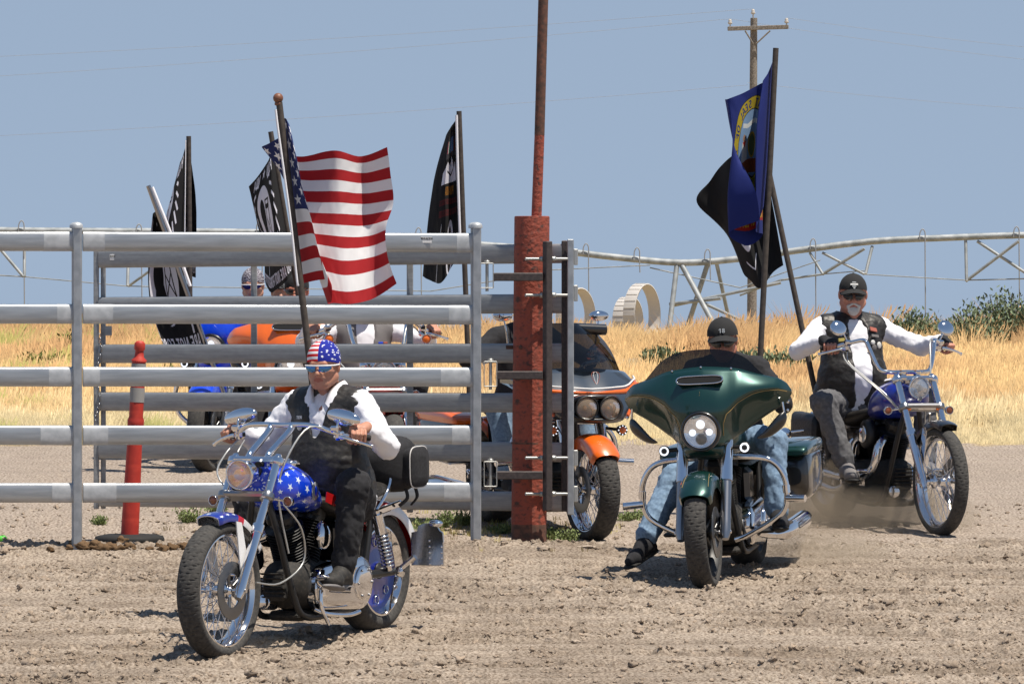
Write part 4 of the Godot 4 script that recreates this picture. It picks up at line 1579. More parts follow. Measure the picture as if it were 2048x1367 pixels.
func make_flags() -> void:
	var f: Array
	# stars and stripes
	f = flag_pole("stars and stripes flag on a brown pole with a round wooden knob", [558, 204], [668, 1135], 31.55, 31.5, 0.0182, M.pole)
	var b := B.new()
	b.ell(P(556, 196, 31.55) - f[1], Vector3(0.027, 0.027, 0.027))
	b.lathe([[0.012, -0.04], [0.02, -0.036], [0.02, -0.024], [0.012, -0.02]], 14, Transform3D(Basis(), P(556.5, 196, 31.55) - f[1]))
	obj("knob", b, M.wood, f[0])
	halyard(f[0], f[1], [[551, 219], [556, 260], [570, 360], [582, 450], [594, 562], [596, 568]], 31.49, 0.006)
	cloth([
		[[566, 236, 0.0], [574, 300, 0.0], [582, 370, 0.0], [590, 440, 0.0], [598, 510, 0.0], [606, 566, 0.0]],
		[[573, 239, -0.06], [588, 306, -0.10], [601, 372, -0.11], [618, 438, -0.11], [632, 500, -0.10], [658, 560, -0.08]],
		[[578, 262, -0.02], [592, 318, -0.08], [605, 384, -0.10], [623, 448, -0.10], [638, 512, -0.09], [663, 600, -0.07]],
		[[540, 285, 0.08], [575, 340, 0.12], [590, 400, 0.10], [606, 455, 0.08], [624, 515, 0.05], [655, 606, 0.0]],
		[[526, 297, 0.14], [560, 345, 0.2], [585, 400, 0.18], [606, 455, 0.12], [628, 520, 0.08], [660, 607, 0.03]],
		[[596, 313, 0.16], [604, 352, 0.2], [612, 408, 0.18], [625, 462, 0.14], [640, 522, 0.10], [664, 606, 0.05]],
		[[665, 301, 0.08], [672, 352, 0.10], [676, 410, 0.10], [680, 468, 0.09], [688, 532, 0.07], [702, 607, 0.04]],
		[[722, 312, 0.18], [730, 358, 0.20], [735, 412, 0.2], [735, 468, 0.18], [742, 525, 0.15], [746, 597, 0.12]],
		[[774, 294, 0.10], [781, 348, 0.12], [787, 404, 0.12], [772, 455, 0.10], [775, 512, 0.08], [793, 567, 0.06]],
	], 31.6, [0.0, 0.07, 0.14, 0.26, 0.33, 0.42, 0.62, 0.82, 1.0], M.flag_us, f[0], f[1], 90, 48, 0.004)
	# state flag
	f = flag_pole("navy state flag with a gold-ringed seal on a brown pole", [1552, 96], [1502, 1090], 35.9, 35.85, 0.018, M.pole)
	cloth([
		[[1545, 124, 0.0], [1540, 220, 0.0], [1535, 320, 0.0], [1528, 412, 0.0]],
		[[1536, 146, -0.06], [1528, 235, -0.09], [1523, 325, -0.08], [1520, 436, -0.05]],
		[[1526, 162, -0.08], [1514, 248, -0.12], [1511, 335, -0.1], [1512, 462, -0.06]],
		[[1532, 162, 0.05], [1530, 245, 0.08], [1526, 330, 0.08], [1526, 468, 0.05]],
		[[1516, 170, 0.12], [1513, 250, 0.15], [1510, 338, 0.15], [1512, 484, 0.08]],
		[[1484, 187, 0.05], [1488, 262, 0.05], [1488, 345, 0.05], [1490, 490, 0.06]],
		[[1458, 197, 0.02], [1466, 275, 0.0], [1456, 388, -0.04], [1458, 466, 0.0]],
		[[1450, 199, 0.1], [1471, 298, 0.0], [1510, 378, -0.16], [1520, 440, -0.14]],
	], 35.95, [0.0, 0.1, 0.2, 0.32, 0.44, 0.6, 0.78, 1.0], M.flag_state, f[0], f[1], 70, 36, 0.003)
	# dark flag of the bearded rider
	f = flag_pole("plain black flag with a bit of white print on a slanting brown pole", [1527, 290], [1668, 958], 39.1, 39.0, 0.0185, M.pole)
	cloth([
		[[1529, 308, 0.0], [1540, 378, 0.0], [1554, 455, 0.0], [1567, 530, 0.0]],
		[[1505, 298, 0.08], [1515, 390, 0.1], [1530, 480, 0.08], [1546, 545, 0.05]],
		[[1470, 308, -0.06], [1478, 395, -0.06], [1495, 480, -0.03], [1522, 576, 0.0]],
		[[1440, 334, 0.05], [1428, 396, 0.1], [1456, 462, 0.1], [1500, 560, 0.06]],
		[[1418, 365, 0.1], [1394, 404, 0.1], [1454, 468, 0.15], [1486, 545, 0.1]],
	], 39.15, [0.0, 0.25, 0.5, 0.8, 1.0], M.flag_dark, f[0], f[1], 44, 30, 0.006)
	# black memorial flags behind the gate
	f = flag_pole("black memorial flag wrapped round an upright brown pole", [377, 272], [382, 900], 44.6, 44.6, 0.019, M.pole)
	halyard(f[0], f[1], [[371, 280], [370, 380], [369, 470]], 44.56, 0.004)
	cloth([
		[[374, 278, 0.0], [374, 370, 0.0], [373, 460, 0.0], [373, 548, 0.0]],
		[[366, 310, -0.06], [352, 385, -0.08], [342, 450, -0.08], [348, 548, -0.06]],
		[[360, 325, 0.0], [344, 392, 0.0], [333, 446, 0.0], [340, 556, 0.0]],
		[[374, 310, 0.1], [376, 390, 0.12], [372, 460, 0.12], [374, 550, 0.1]],
		[[381, 318, 0.06], [391, 390, 0.06], [393, 460, 0.06], [391, 555, 0.06]],
	], 44.6, [0.0, 0.25, 0.5, 0.75, 1.0], M.flag_memorial, f[0], f[1])
	f = flag_pole("black memorial flag hanging from a slanting silver pole", [296, 371], [448, 790], 43.2, 43.4, 0.017, M.satin)
	halyard(f[0], f[1], [[304, 374], [350, 490], [380, 572]], 43.15, 0.012)
	cloth([
		[[302, 386, 0.0], [338, 482, 0.0], [375, 584, 0.0], [412, 686, 0.0]],
		[[318, 404, 0.06], [348, 490, 0.1], [378, 592, 0.1], [404, 700, 0.08]],
		[[312, 420, 0.1], [322, 500, 0.14], [336, 600, 0.14], [372, 712, 0.1]],
		[[305, 430, 0.04], [296, 530, 0.06], [302, 615, 0.06], [332, 706, 0.04]],
		[[326, 440, 0.2], [318, 520, 0.2], [330, 610, 0.2], [356, 716, 0.16]],
	], 43.3, [0.0, 0.2, 0.45, 0.75, 1.0], M.flag_memorial, f[0], f[1])
	f = flag_pole("black memorial flag drooping behind the stars and stripes", [541, 263], [632, 800], 41.6, 41.6, 0.019, M.pole)
	cloth([
		[[546, 290, 0.0], [556, 360, 0.0], [572, 450, 0.0], [586, 545, 0.0]],
		[[540, 312, -0.08], [545, 380, -0.1], [558, 470, -0.1], [574, 560, -0.08]],
		[[532, 328, 0.0], [528, 395, 0.0], [541, 480, 0.0], [556, 576, 0.0]],
		[[514, 354, 0.06], [510, 415, 0.08], [534, 492, 0.08], [540, 584, 0.06]],
		[[497, 373, 0.1], [512, 436, 0.12], [527, 505, 0.14], [529, 560, 0.12]],
	], 41.6, [0.0, 0.2, 0.45, 0.75, 1.0], M.flag_memorial, f[0], f[1])
	f = flag_pole("black flag with coloured ribbons and red lines on a straight pole", [918, 222], [946, 985], 40.3, 40.3, 0.0185, M.pole)
	halyard(f[0], f[1], [[913, 230], [915, 320], [918, 420], [921, 500]], 40.24, 0.009)
	cloth([
		[[913, 238, 0.0], [915, 320, 0.0], [918, 410, 0.0], [921, 505, 0.0]],
		[[907, 246, 0.05], [907, 325, 0.07], [907, 418, 0.07], [904, 532, 0.05]],
		[[900, 256, 0.0], [890, 335, 0.0], [884, 424, 0.0], [880, 566, 0.0]],
		[[892, 270, 0.06], [871, 345, 0.08], [857, 434, 0.08], [845, 552, 0.06]],
	], 40.3, [0.0, 0.3, 0.65, 1.0], M.flag_ribbons, f[0], f[1])

# ---------------------------------------------------------------- motorcycles (x forward, y up, z to the machine's right)
func ride(px: float, py: float, yaw: float, roll := 0.0, sink := 0.012) -> Transform3D:
	# yaw: how far the nose points to the picture's right of straight at the camera
	var c := on_ground(px, py)
	var f := Vector3(sin(yaw), 0, cos(yaw))
	var r := c - f * 1.62
	r.y = base_y(r.x, -r.z)
	f = (c - r).normalized()
	var z := f.cross(Vector3.UP).normalized()
	var bas := Basis(f, z.cross(f), z)
	bas = Basis(f, roll) * bas
	return Transform3D(bas, c - f * 0.81 - Vector3(0, sink, 0))

const SPIN := Transform3D(Vector3(1, 0, 0), Vector3(0, 0, 1), Vector3(0, -1, 0), Vector3.ZERO)

func tyre_shape(R: float, W: float, hh: float, sipes: bool, pitch := 0.075) -> B:
	var nu := 720 if sipes else 56
	var nv := 24 if sipes else 14
	var rows: Array = []
	for k in nv + 1:
		var th := lerpf(-2.15, 2.15, float(k) / nv)
		var row := PackedVector3Array()
		for j in nu:
			var an := TAU * j / nu
			var r := R - hh * 0.52 + hh * 0.52 * cos(th)
			var z := W * 0.5 * sin(th) * (1.0 - 0.12 * maxf(0.0, absf(th) - 1.2))
			if sipes:
				var at := absf(th)
				if at > 0.12 and at < 1.2:
					var s := an * R / pitch + (0.5 if th > 0 else 0.0) - 0.95 * pow(at, 1.3) + 0.12 * sin(at * 9.0)
					if absf(fposmod(s, 1.0) - 0.5) < 0.04: r -= 0.006
			row.append(Vector3(cos(an) * r, sin(an) * r, z))
		rows.append(row)
	var b := B.new()
	b.patch(rows, true)
	return b

func wheel(called: String, root: Node3D, c: Vector3, R: float, W: float, hh: float, kind: String, sipes: bool, disc: Array, rim_m: Material) -> void:
	var o := node(called, root, Transform3D(Basis(), c))
	obj("tyre", tyre_shape(R, W, hh, sipes), M.tyre, o)
	var ri := R - hh * 0.8
	var w := W * 0.40
	var b := B.new()
	b.lathe([[ri - 0.004, -w], [ri + 0.012, -w], [ri + 0.012, -w + 0.006], [ri - 0.012, -w + 0.014], [ri - 0.022, -w * 0.3], [ri - 0.022, w * 0.3], [ri - 0.012, w - 0.014], [ri + 0.012, w - 0.006], [ri + 0.012, w], [ri - 0.004, w], [ri - 0.03, w * 0.32], [ri - 0.03, -w * 0.32], [ri - 0.004, -w]], 56, SPIN)
	obj("rim", b, rim_m, o)
	b = B.new()
	b.lathe([[0.0, -0.075], [0.02, -0.075], [0.02, -0.055], [0.042, -0.052], [0.042, -0.04], [0.028, -0.03], [0.026, 0.03], [0.042, 0.04], [0.042, 0.052], [0.02, 0.055], [0.02, 0.075], [0.0, 0.075]], 20, SPIN)
	obj("hub", b, M.chrome if kind == "spokes" else M.black, o)
	if kind == "spokes":
		b = B.new()
		for k in 40:
			var side := -1.0 if k % 2 == 0 else 1.0
			var a := TAU * k / 40
			var a2 := a + (0.42 if (k / 2) % 2 == 0 else -0.42)
			b.tube([Vector3(cos(a2) * 0.04, sin(a2) * 0.04, side * 0.046), Vector3(cos(a) * (ri - 0.026), sin(a) * (ri - 0.026), side * 0.008)], 0.0022, 5, false)
		stuff(obj("spokes", b, M.chrome, o))
	elif kind == "cast":
		for k in 9:
			var a := TAU * k / 9
			b = B.new()
			b.tube([Vector3(cos(a) * 0.035, sin(a) * 0.035, 0), Vector3(cos(a + 0.1) * (ri - 0.02), sin(a + 0.1) * (ri - 0.02), 0)], [0.016, 0.011], 7, false)
			obj("spoke", b, rim_m, o)
	else:
		b = B.new()
		b.lathe([[0.03, -0.035], [0.1, -0.028], [ri - 0.05, -0.02], [ri - 0.02, -0.034], [ri - 0.02, 0.034], [ri - 0.05, 0.02], [0.1, 0.028], [0.03, 0.035]], 40, SPIN)
		var dk := obj("solid_disc", b, M.blue_paint, o)
		for k in 8:
			var a := TAU * k / 8
			b = B.new()
			b.lathe([[0.022, -0.004], [0.026, 0.0], [0.022, 0.004], [0.018, 0.0], [0.022, -0.004]], 14, ax(Vector3(cos(a) * 0.15, sin(a) * 0.15, -0.029), Vector3(0, 0, 1)))
			obj("hole_ring", b, M.chrome, dk)
	for s in disc:
		b = B.new()
		var z0: float = s * 0.075
		b.lathe([[0.085, z0 - 0.003], [0.146, z0 - 0.003], [0.146, z0 + 0.003], [0.085, z0 + 0.003], [0.085, z0 - 0.003]], 48, SPIN)
		for k in 5:
			var a := TAU * k / 5
			b.tube([Vector3(cos(a) * 0.035, sin(a) * 0.035, z0 * 0.85), Vector3(cos(a) * 0.09, sin(a) * 0.09, z0)], 0.009, 6)
		for k in 30:
			var a := TAU * k / 30
			b.box(Vector3(cos(a), sin(a), 0) * (0.1 + 0.012 * (k % 3)) + Vector3(0, 0, z0 + s * 0.0032), Vector3(0.006, 0.006, 0.0006), 0.0001)
		obj("brake_disc", b, M.steel, o)

func mudguard(c: Vector3, R: float, hw: float, a0: float, a1: float, crown := 0.4, skirt := 0.02) -> B:
	var b := B.new()
	var rows: Array = []
	var n := 30
	for k in n + 1:
		var a := lerpf(a0, a1, float(k) / n)
		var dir := Vector3(cos(a), sin(a), 0)
		var row := PackedVector3Array()
		var zz := [-1.0, -1.0, -0.86, -0.6, -0.3, 0.0, 0.3, 0.6, 0.86, 1.0, 1.0]
		var end := minf(1.0, minf(k, n - k) / 2.0 + 0.86)
		for q in 11:
			var dr: float = -skirt if q == 0 or q == 10 else 0.0
			row.append(c + dir * (R + dr - crown * hw * (1.0 - sqrt(maxf(0.0, 1.0 - pow(zz[q] * 0.97, 2))))) + Vector3(0, 0, zz[q] * hw * end))
		for q in range(10, -1, -1):
			var dr: float = -skirt if q == 0 or q == 10 else 0.0
			row.append(c + dir * (R - 0.005 + dr - crown * hw * (1.0 - sqrt(maxf(0.0, 1.0 - pow(zz[q] * 0.97, 2))))) + Vector3(0, 0, zz[q] * (hw - 0.004) * end))
		rows.append(row)
	b.loft(rows)
	return b

func sup(x: float, yc: float, hy: float, hz: float, p := 2.4, seg := 26, zc := 0.0, flat := 1.0) -> PackedVector3Array:
	var row := PackedVector3Array()
	for j in seg:
		var a := TAU * j / seg
		var c := cos(a)
		var s := sin(a)
		var y := signf(s) * pow(absf(s), 2.0 / p)
		row.append(Vector3(x, yc + hy * y * (1.0 if y > 0 else flat), zc + hz * signf(c) * pow(absf(c), 2.0 / p)))
	return row

func lamp(called: String, root: Node3D, c: Vector3, d: Vector3, r: float, depth: float, shell: Material, glass: Material, hot := false) -> void:
	var T := ax(c, d)
	var b := B.new()
	b.lathe([[0.0, -depth], [r * 0.35, -depth * 0.97], [r * 0.7, -depth * 0.8], [r * 0.93, -depth * 0.45], [r, 0.0], [r * 1.06, 0.002], [r * 1.06, 0.014], [r * 0.94, 0.016], [r * 0.93, 0.0]], 30, T)
	var o := obj(called, b, shell, root)
	b = B.new()
	b.lathe([[r * 0.93, 0.002], [r * 0.75, -0.022], [r * 0.4, -0.045], [0.0, -0.05]], 26, T)
	obj("reflector", b, M.chrome, o)
	b = B.new()
	b.ell(T * Vector3(0, -0.026, 0), Vector3.ONE * r * 0.16)
	obj("bulb", b, M.lit_lens if hot else M.white_paint, o)
	b = B.new()
	b.lathe([[r * 0.935, 0.006], [r * 0.7, 0.015], [r * 0.35, 0.021], [0.0, 0.023]], 26, T)
	obj("lens", b, glass, o)

func bullet(called: String, root: Node3D, c: Vector3, d: Vector3, r: float, glass: Material) -> void:
	var T := ax(c, d)
	var b := B.new()
	b.lathe([[0.0, -r * 1.9], [r * 0.5, -r * 1.6], [r * 0.9, -r * 0.8], [r, 0.0], [r, r * 0.25], [r * 0.86, r * 0.25], [r * 0.84, 0.0]], 20, T)
	var o := obj(called, b, M.chrome, root)
	b = B.new()
	b.lathe([[r * 0.85, 0.0], [r * 0.6, r * 0.2], [0.0, r * 0.3]], 16, T)
	obj("lens", b, glass, o)

func mirror_at(root: Node3D, base: Vector3, c: Vector3, r: Vector3, bas: Basis, shell: Material) -> void:
	var b := B.new()
	b.ell(c, r, bas, 22, 12)
	var o := obj("mirror", b, shell, root)
	b = B.new()
	b.tube(spl([base, base.lerp(c, 0.5) + Vector3(0.01, 0.01, 0), c], 4), 0.006, 8)
	obj("stalk", b, M.chrome, o)

func cylinder(root: Node3D, base: Vector3, d: Vector3, m: Material) -> void:
	var prof: Array = [[0.06, 0.0]]
	var n := 14
	for k in n:
		var y := 0.012 + k * 0.0155
		var R := 0.094 if k < 10 else 0.1
		prof.append_array([[0.062, y], [R, y + 0.001], [R, y + 0.0055], [0.062, y + 0.0065]])
	prof.append_array([[0.07, 0.235], [0.072, 0.27], [0.055, 0.3], [0.0, 0.305]])
	var b := B.new()
	b.lathe(prof, 26, ax(base, d))
	var o := obj("cylinder", b, m, root)
	b = B.new()
	b.box(base + d.normalized() * 0.275, Vector3(0.13, 0.075, 0.14), 0.022, Basis(Vector3(0, 0, 1), -atan2(d.x, d.y)))
	obj("rocker_cover", b, M.black if m == M.fin else M.chrome, o)

func engine(root: Node3D, ex := 0.0, m: Material = null) -> void:
	if m == null: m = M.fin
	var b := B.new()
	b.loft([sup(ex + 0.19, 0.33, 0.05, 0.06), sup(ex + 0.16, 0.33, 0.12, 0.11), sup(ex + 0.0, 0.32, 0.15, 0.13), sup(ex - 0.2, 0.31, 0.12, 0.12), sup(ex - 0.34, 0.31, 0.1, 0.11), sup(ex - 0.38, 0.31, 0.06, 0.08)])
	var e := obj("crankcase", b, M.dirty_black, root)
	b = B.new()
	b.box(Vector3(ex - 0.1, 0.165, 0), Vector3(0.5, 0.05, 0.2), 0.02)
	obj("oil_pan", b, M.dirty_black, e)
	cylinder(root, Vector3(ex + 0.04, 0.42, 0), Vector3(0.40, 0.92, 0), m)
	cylinder(root, Vector3(ex - 0.04, 0.42, 0), Vector3(-0.40, 0.92, 0), m)
	b = B.new()
	b.box(Vector3(ex - 0.33, 0.52, 0), Vector3(0.2, 0.2, 0.24), 0.03)
	obj("oil_tank", b, M.gloss_black, root)
	b = B.new()
	b.box(Vector3(ex + 0.22, 0.33, 0), Vector3(0.05, 0.16, 0.13), 0.015, Basis(Vector3(0, 0, 1), 0.25))
	for k in 6: b.box(Vector3(ex + 0.25 + 0.004 * k, 0.27 + 0.024 * k, 0), Vector3(0.03, 0.006, 0.13), 0.002, Basis(Vector3(0, 0, 1), 0.25))
	obj("regulator", b, M.dirty_black, root)
	b = B.new()
	b.lathe([[0.0, 0.06], [0.035, 0.058], [0.04, 0.05], [0.04, -0.05], [0.0, -0.05]], 20, ax(Vector3(ex + 0.2, 0.24, 0.06), Vector3(1, 0.1, 0)))
	obj("oil_filter", b, M.chrome, root)
	b = B.new()
	b.tube(spl([Vector3(ex + 0.02, 0.62, 0.0), Vector3(ex, 0.60, 0.08), Vector3(ex, 0.6, 0.14)], 3), 0.04, 12)
	obj("carburettor", b, M.fin, root)
	# primary cover on the left: a long rounded shell with a round clutch cover
	b = B.new()
	var rows: Array = []
	for k in 5:
		var inset: float = [0.0, 0.0, 0.008, 0.024, 0.05][k]
		var zz: float = [-0.1, -0.155, -0.168, -0.176, -0.18][k]
		var row := PackedVector3Array()
		for j in 40:
			var a := TAU * j / 40
			var cx := ex - 0.02 if cos(a) > 0 else ex - 0.38
			var R := (0.115 if cos(a) > 0 else 0.14) - inset
			row.append(Vector3(cx + cos(a) * R, 0.30 + sin(a) * R, zz))
		rows.append(row)
	b.loft(rows)
	var pc := obj("primary_cover", b, M.chrome, root)
	b = B.new()
	b.lathe([[0.0, -0.014], [0.07, -0.013], [0.088, -0.009], [0.092, 0.0], [0.092, 0.012]], 32, ax(Vector3(ex - 0.38, 0.30, -0.182), Vector3(0, 0, 1)))
	obj("clutch_cover", b, M.chrome, pc)
	for k in 6:
		var a := TAU * k / 6
		b = B.new()
		b.ell(Vector3(ex - 0.38 + cos(a) * 0.075, 0.30 + sin(a) * 0.075, -0.196), Vector3.ONE * 0.007, Basis(), 8, 6)
		obj("screw", b, M.satin, pc)

func frame_tubes(root: Node3D, neck: Vector3) -> void:
	for s in [-1.0, 1.0]:
		var b := B.new()
		b.tube(spl([neck + Vector3(-0.02, -0.02, s * 0.03), neck + Vector3(-0.06, -0.25, s * 0.08), Vector3(0.25, 0.3, s * 0.11), Vector3(0.16, 0.17, s * 0.125), Vector3(-0.1, 0.16, s * 0.13), Vector3(-0.42, 0.2, s * 0.13), Vector3(-0.52, 0.45, s * 0.13), Vector3(-0.6, 0.66, s * 0.12)], 5), 0.017, 10)
		obj("frame_tube", b, M.black, root)
		b = B.new()
		b.tube([Vector3(-0.4, 0.33, s * 0.13), Vector3(-0.81, 0.325, s * 0.14)], [0.026, 0.02], 10)
		obj("swingarm", b, M.black, root)
		b = B.new()
		b.lathe([[0.0, -0.03], [0.03, -0.03], [0.03, 0.03], [0.0, 0.03]], 12, ax(Vector3(-0.81, 0.325, s * 0.155), Vector3(0, 0, 1)))
		obj("axle_nut", b, M.chrome, root)
	var b2 := B.new()
	b2.tube([neck + Vector3(0.0, 0.06, 0), neck + Vector3(-0.25, 0.02, 0), Vector3(-0.3, 0.68, 0), Vector3(-0.62, 0.68, 0)], 0.026, 10)
	obj("backbone", b2, M.black, root)

func shock(root: Node3D, a: Vector3, c: Vector3, m: Material) -> void:
	var b := B.new()
	b.tube([a, c], 0.017, 10)
	var up := a.lerp(c, 0.62)
	b.tube([up, c.lerp(a, 0.06)], 0.03, 14)
	var o := obj("shock_absorber", b, M.chrome, root)
	b = B.new()
	var pts: Array = []
	var T := ax(a, c - a)
	var L := (up - a).length()
	for k in 90: pts.append(T * Vector3(cos(k * 0.62) * 0.03, 0.03 + (L - 0.03) * k / 89.0, sin(k * 0.62) * 0.03))
	b.tube(pts, 0.0055, 6)
	obj("spring", b, m, o)

func fork(root: Node3D, axle: Vector3, top: Vector3, hz: float, r_low: float, r_up: float, split: float, lo_m: Material, up_m: Material) -> void:
	for s in [-1.0, 1.0]:
		var z := Vector3(0, 0, s * hz)
		var a := axle + z
		var t := top + z
		var m := a.lerp(t, split)
		var b := B.new()
		b.tube([a - (t - a).normalized() * 0.045, a, a.lerp(m, 0.2), m, m.lerp(t, 0.01)], [r_low * 0.7, r_low * 1.1, r_low, r_low, r_low * 0.9], 16)
		var o := obj("fork_leg", b, lo_m, root)
		b = B.new()
		b.tube([m, t], r_up, 16)
		obj("fork_tube", b, up_m, o)
		b = B.new()
		b.tube([m.lerp(a, 0.06), m.lerp(t, 0.06)], r_low * 1.18, 16)
		obj("collar", b, up_m, o)
		b = B.new()
		b.lathe([[0.0, 0.02], [0.018, 0.018], [0.024, 0.0], [0.024, -0.01]], 14, ax(t, t - a))
		obj("fork_cap", b, M.chrome, o)
	var b2 := B.new()
	b2.tube([axle - Vector3(0, 0, hz + 0.035), axle + Vector3(0, 0, hz + 0.035)], 0.011, 10)
	obj("front_axle", b2, M.chrome, root)

func clamp_plate(root: Node3D, c: Vector3, up: Vector3, hz: float, m: Material) -> void:
	var T := ax(c, up)
	var b := B.new()
	var side := Vector3(0, 0, 1)
	var fw := side.cross(T.basis.y).normalized()
	b.box(c, Vector3(0.075, 0.032, hz * 2.0), 0.01, Basis(-fw, T.basis.y, side * -1.0 if false else Vector3(0, 0, 1)))
	for s in [-1.0, 1.0]:
		b.lathe([[0.0, -0.02], [0.034, -0.02], [0.036, -0.01], [0.036, 0.014], [0.03, 0.02], [0.0, 0.02]], 18, ax(c + side * s * hz, up))
	obj("fork_clamp", b, m, root)

func bar_end(root: Node3D, g: Vector3, inn: Vector3, lever: bool, paw: bool) -> void:
	# g: middle of the grip, inn: unit vector from the grip toward the machine's middle
	var b := B.new()
	b.lathe([[0.0, -0.066], [0.012, -0.066], [0.017, -0.06], [0.017, 0.062], [0.021, 0.066], [0.0, 0.07]], 14, ax(g, inn))
	obj("grip", b, M.rubber, root)
	b = B.new()
	b.box(g + inn * 0.095, Vector3(0.055, 0.045, 0.05), 0.012)
	b.box(g + inn * 0.1 + Vector3(0.03, 0.035, 0), Vector3(0.05, 0.035, 0.05), 0.01)
	obj("switch_box", b, M.chrome, root)
	if lever:
		b = B.new()
		var o := g + inn * 0.075 + Vector3(0.045, 0, 0)
		b.tube(spl([o, o - inn * 0.05 + Vector3(0.03, -0.005, 0), o - inn * 0.13 + Vector3(0.045, -0.02, 0), o - inn * 0.185 + Vector3(0.035, -0.035, 0)], 4), [0.011, 0.011, 0.0105, 0.01, 0.009, 0.009, 0.008, 0.008, 0.0075, 0.0075, 0.008, 0.009, 0.012], 8, true, 0.7)
		obj("lever", b, M.chrome, root)

func cable(root: Node3D, pts: Array, r: float, m: Material) -> void:
	var b := B.new()
	b.tube(spl(pts, 5), r, 7)
	obj("cable", b, m, root)

func cruiser(cfg: Dictionary) -> Node3D:
	var root := thing("motorcycle", cfg.label, "motorcycle", cfg.xf, "motorcycles in the parade")
	var fr: float = cfg.fr
	var fw: float = cfg.fw
	var fine: bool = cfg.get("fine", true)
	var axle := Vector3(0.81, fr, 0)
	var up := Vector3(-sin(0.576), cos(0.576), 0)
	var top := axle + up * 0.76
	wheel("front_wheel", root, axle, fr, fw, cfg.fh, "spokes", fine, [-1.0], M.chrome)
	wheel("rear_wheel", root, Vector3(-0.81, 0.325, 0), 0.325, 0.17, 0.12, cfg.get("rear", "disc"), false, [1.0], M.chrome)
	fork(root, axle, top, 0.122, 0.0265, 0.0215, 0.46, M.chrome, M.chrome)
	clamp_plate(root, axle + up * 0.74, up, 0.122, M.chrome)
	clamp_plate(root, axle + up * 0.54, up, 0.122, M.satin)
	var neck := Vector3(0.40, 0.86, 0)
	frame_tubes(root, neck)
	engine(root, 0.0, M.fin if cfg.get("dark", true) else M.satin)
	var b := B.new()
	# brake caliper on the left leg
	b.box(axle + Vector3(-0.09, 0.05, -0.1), Vector3(0.06, 0.12, 0.05), 0.015, Basis(Vector3(0, 0, 1), 0.5))
	obj("brake_caliper", b, M.satin, root)
	# front mudguard with its stays
	obj("front_mudguard", mudguard(axle, fr + 0.045, cfg.get("guard", [1.3, 2.65, 0.072])[2], cfg.get("guard", [1.3, 2.65, 0.072])[0], cfg.get("guard", [1.3, 2.65, 0.072])[1], 0.35, 0.03), cfg.ffender, root)
	for s in [-1.0, 1.0]:
		b = B.new()
		b.prism([[-0.085, 0.335], [-0.03, 0.345], [-0.07, 0.06], [-0.13, 0.03], [-0.16, 0.06]], 0.006, Transform3D(Basis(), axle + Vector3(0, 0, s * 0.088)))
		obj("mudguard_stay", b, cfg.get("stay", M.chrome), root)
	# headlamp
	lamp("headlight", root, Vector3(cfg.hl[0], cfg.hl[1], 0), Vector3(1, -0.03, 0), cfg.hl[2], 0.13, M.chrome, M.lit_lens if cfg.get("lit", false) else M.lens, cfg.get("lit", false))
	b = B.new()
	b.tube([Vector3(cfg.hl[0] - 0.06, cfg.hl[1] - 0.03, 0), axle + up * 0.6], 0.018, 10)
	obj("headlight_bracket", b, M.chrome, root)
	# tank
	var tk: Array = []
	for q in [[0.40, 0.855, 0.012, 0.02], [0.395, 0.85, 0.06, 0.07], [0.37, 0.842, 0.1, 0.115], [0.31, 0.835, 0.125, 0.148], [0.22, 0.826, 0.135, 0.16], [0.12, 0.81, 0.132, 0.158], [0.02, 0.785, 0.115, 0.14], [-0.07, 0.755, 0.088, 0.11], [-0.14, 0.735, 0.06, 0.08], [-0.18, 0.725, 0.03, 0.045], [-0.185, 0.725, 0.01, 0.015]]:
		tk.append(sup(q[0], q[1], q[2], q[3], 2.3, 32, 0.0, 0.85))
	b = B.new()
	b.loft(tk)
	var tank := obj("fuel_tank", b, cfg.tank, root)
	b = B.new()
	b.lathe([[0.0, 0.022], [0.03, 0.02], [0.036, 0.012], [0.036, 0.0]], 20, ax(Vector3(0.14, 0.945, -0.055), Vector3(0, 1, -0.3)))
	obj("filler_cap", b, M.chrome, tank)
	b = B.new()
	b.box(Vector3(0.1, 0.948, 0), Vector3(0.2, 0.03, 0.07), 0.012, Basis(Vector3(0, 0, 1), 0.13))
	obj("dash", b, M.chrome, tank)
	if cfg.has("badge"):
		for s in [-1.0, 1.0]:
			b = B.new()
			b.ell(Vector3(0.05, 0.80, s * 0.144), Vector3(0.065, 0.048, 0.006), Basis(Vector3(0, 1, 0), -s * 0.24), 20, 8)
			var bd := obj("badge", b, M.silver_paint, tank)
			b = B.new()
			b.ell(Vector3(0.05, 0.80, s * 0.147), Vector3(0.032, 0.028, 0.006), Basis(Vector3(0, 1, 0), -s * 0.24), 16, 8)
			obj("badge_centre", b, M.bright_blue, bd)
			b = B.new()
			b.prism([[-0.16, 0.0], [-0.07, 0.03], [-0.06, -0.02], [-0.13, -0.05]], 0.004, Transform3D(Basis(Vector3.UP, s * 0.22), Vector3(0.01, 0.76, s * 0.135)))
			obj("stripe_flash", b, M.red_paint, bd)
	# seat, rear mudguard
	b = B.new()
	var st: Array = []
	for q in [[-0.13, 0.735, 0.02, 0.06], [-0.16, 0.725, 0.04, 0.1], [-0.28, 0.69, 0.05, 0.15], [-0.42, 0.675, 0.055, 0.17], [-0.52, 0.71, 0.07, 0.16], [-0.6, 0.745, 0.05, 0.13], [-0.75, 0.755, 0.045, 0.12], [-0.86, 0.755, 0.035, 0.1], [-0.88, 0.755, 0.01, 0.05]]:
		st.append(sup(q[0], q[1], q[2], q[3], 2.6))
	b.loft(st)
	obj("seat", b, M.leather, root)
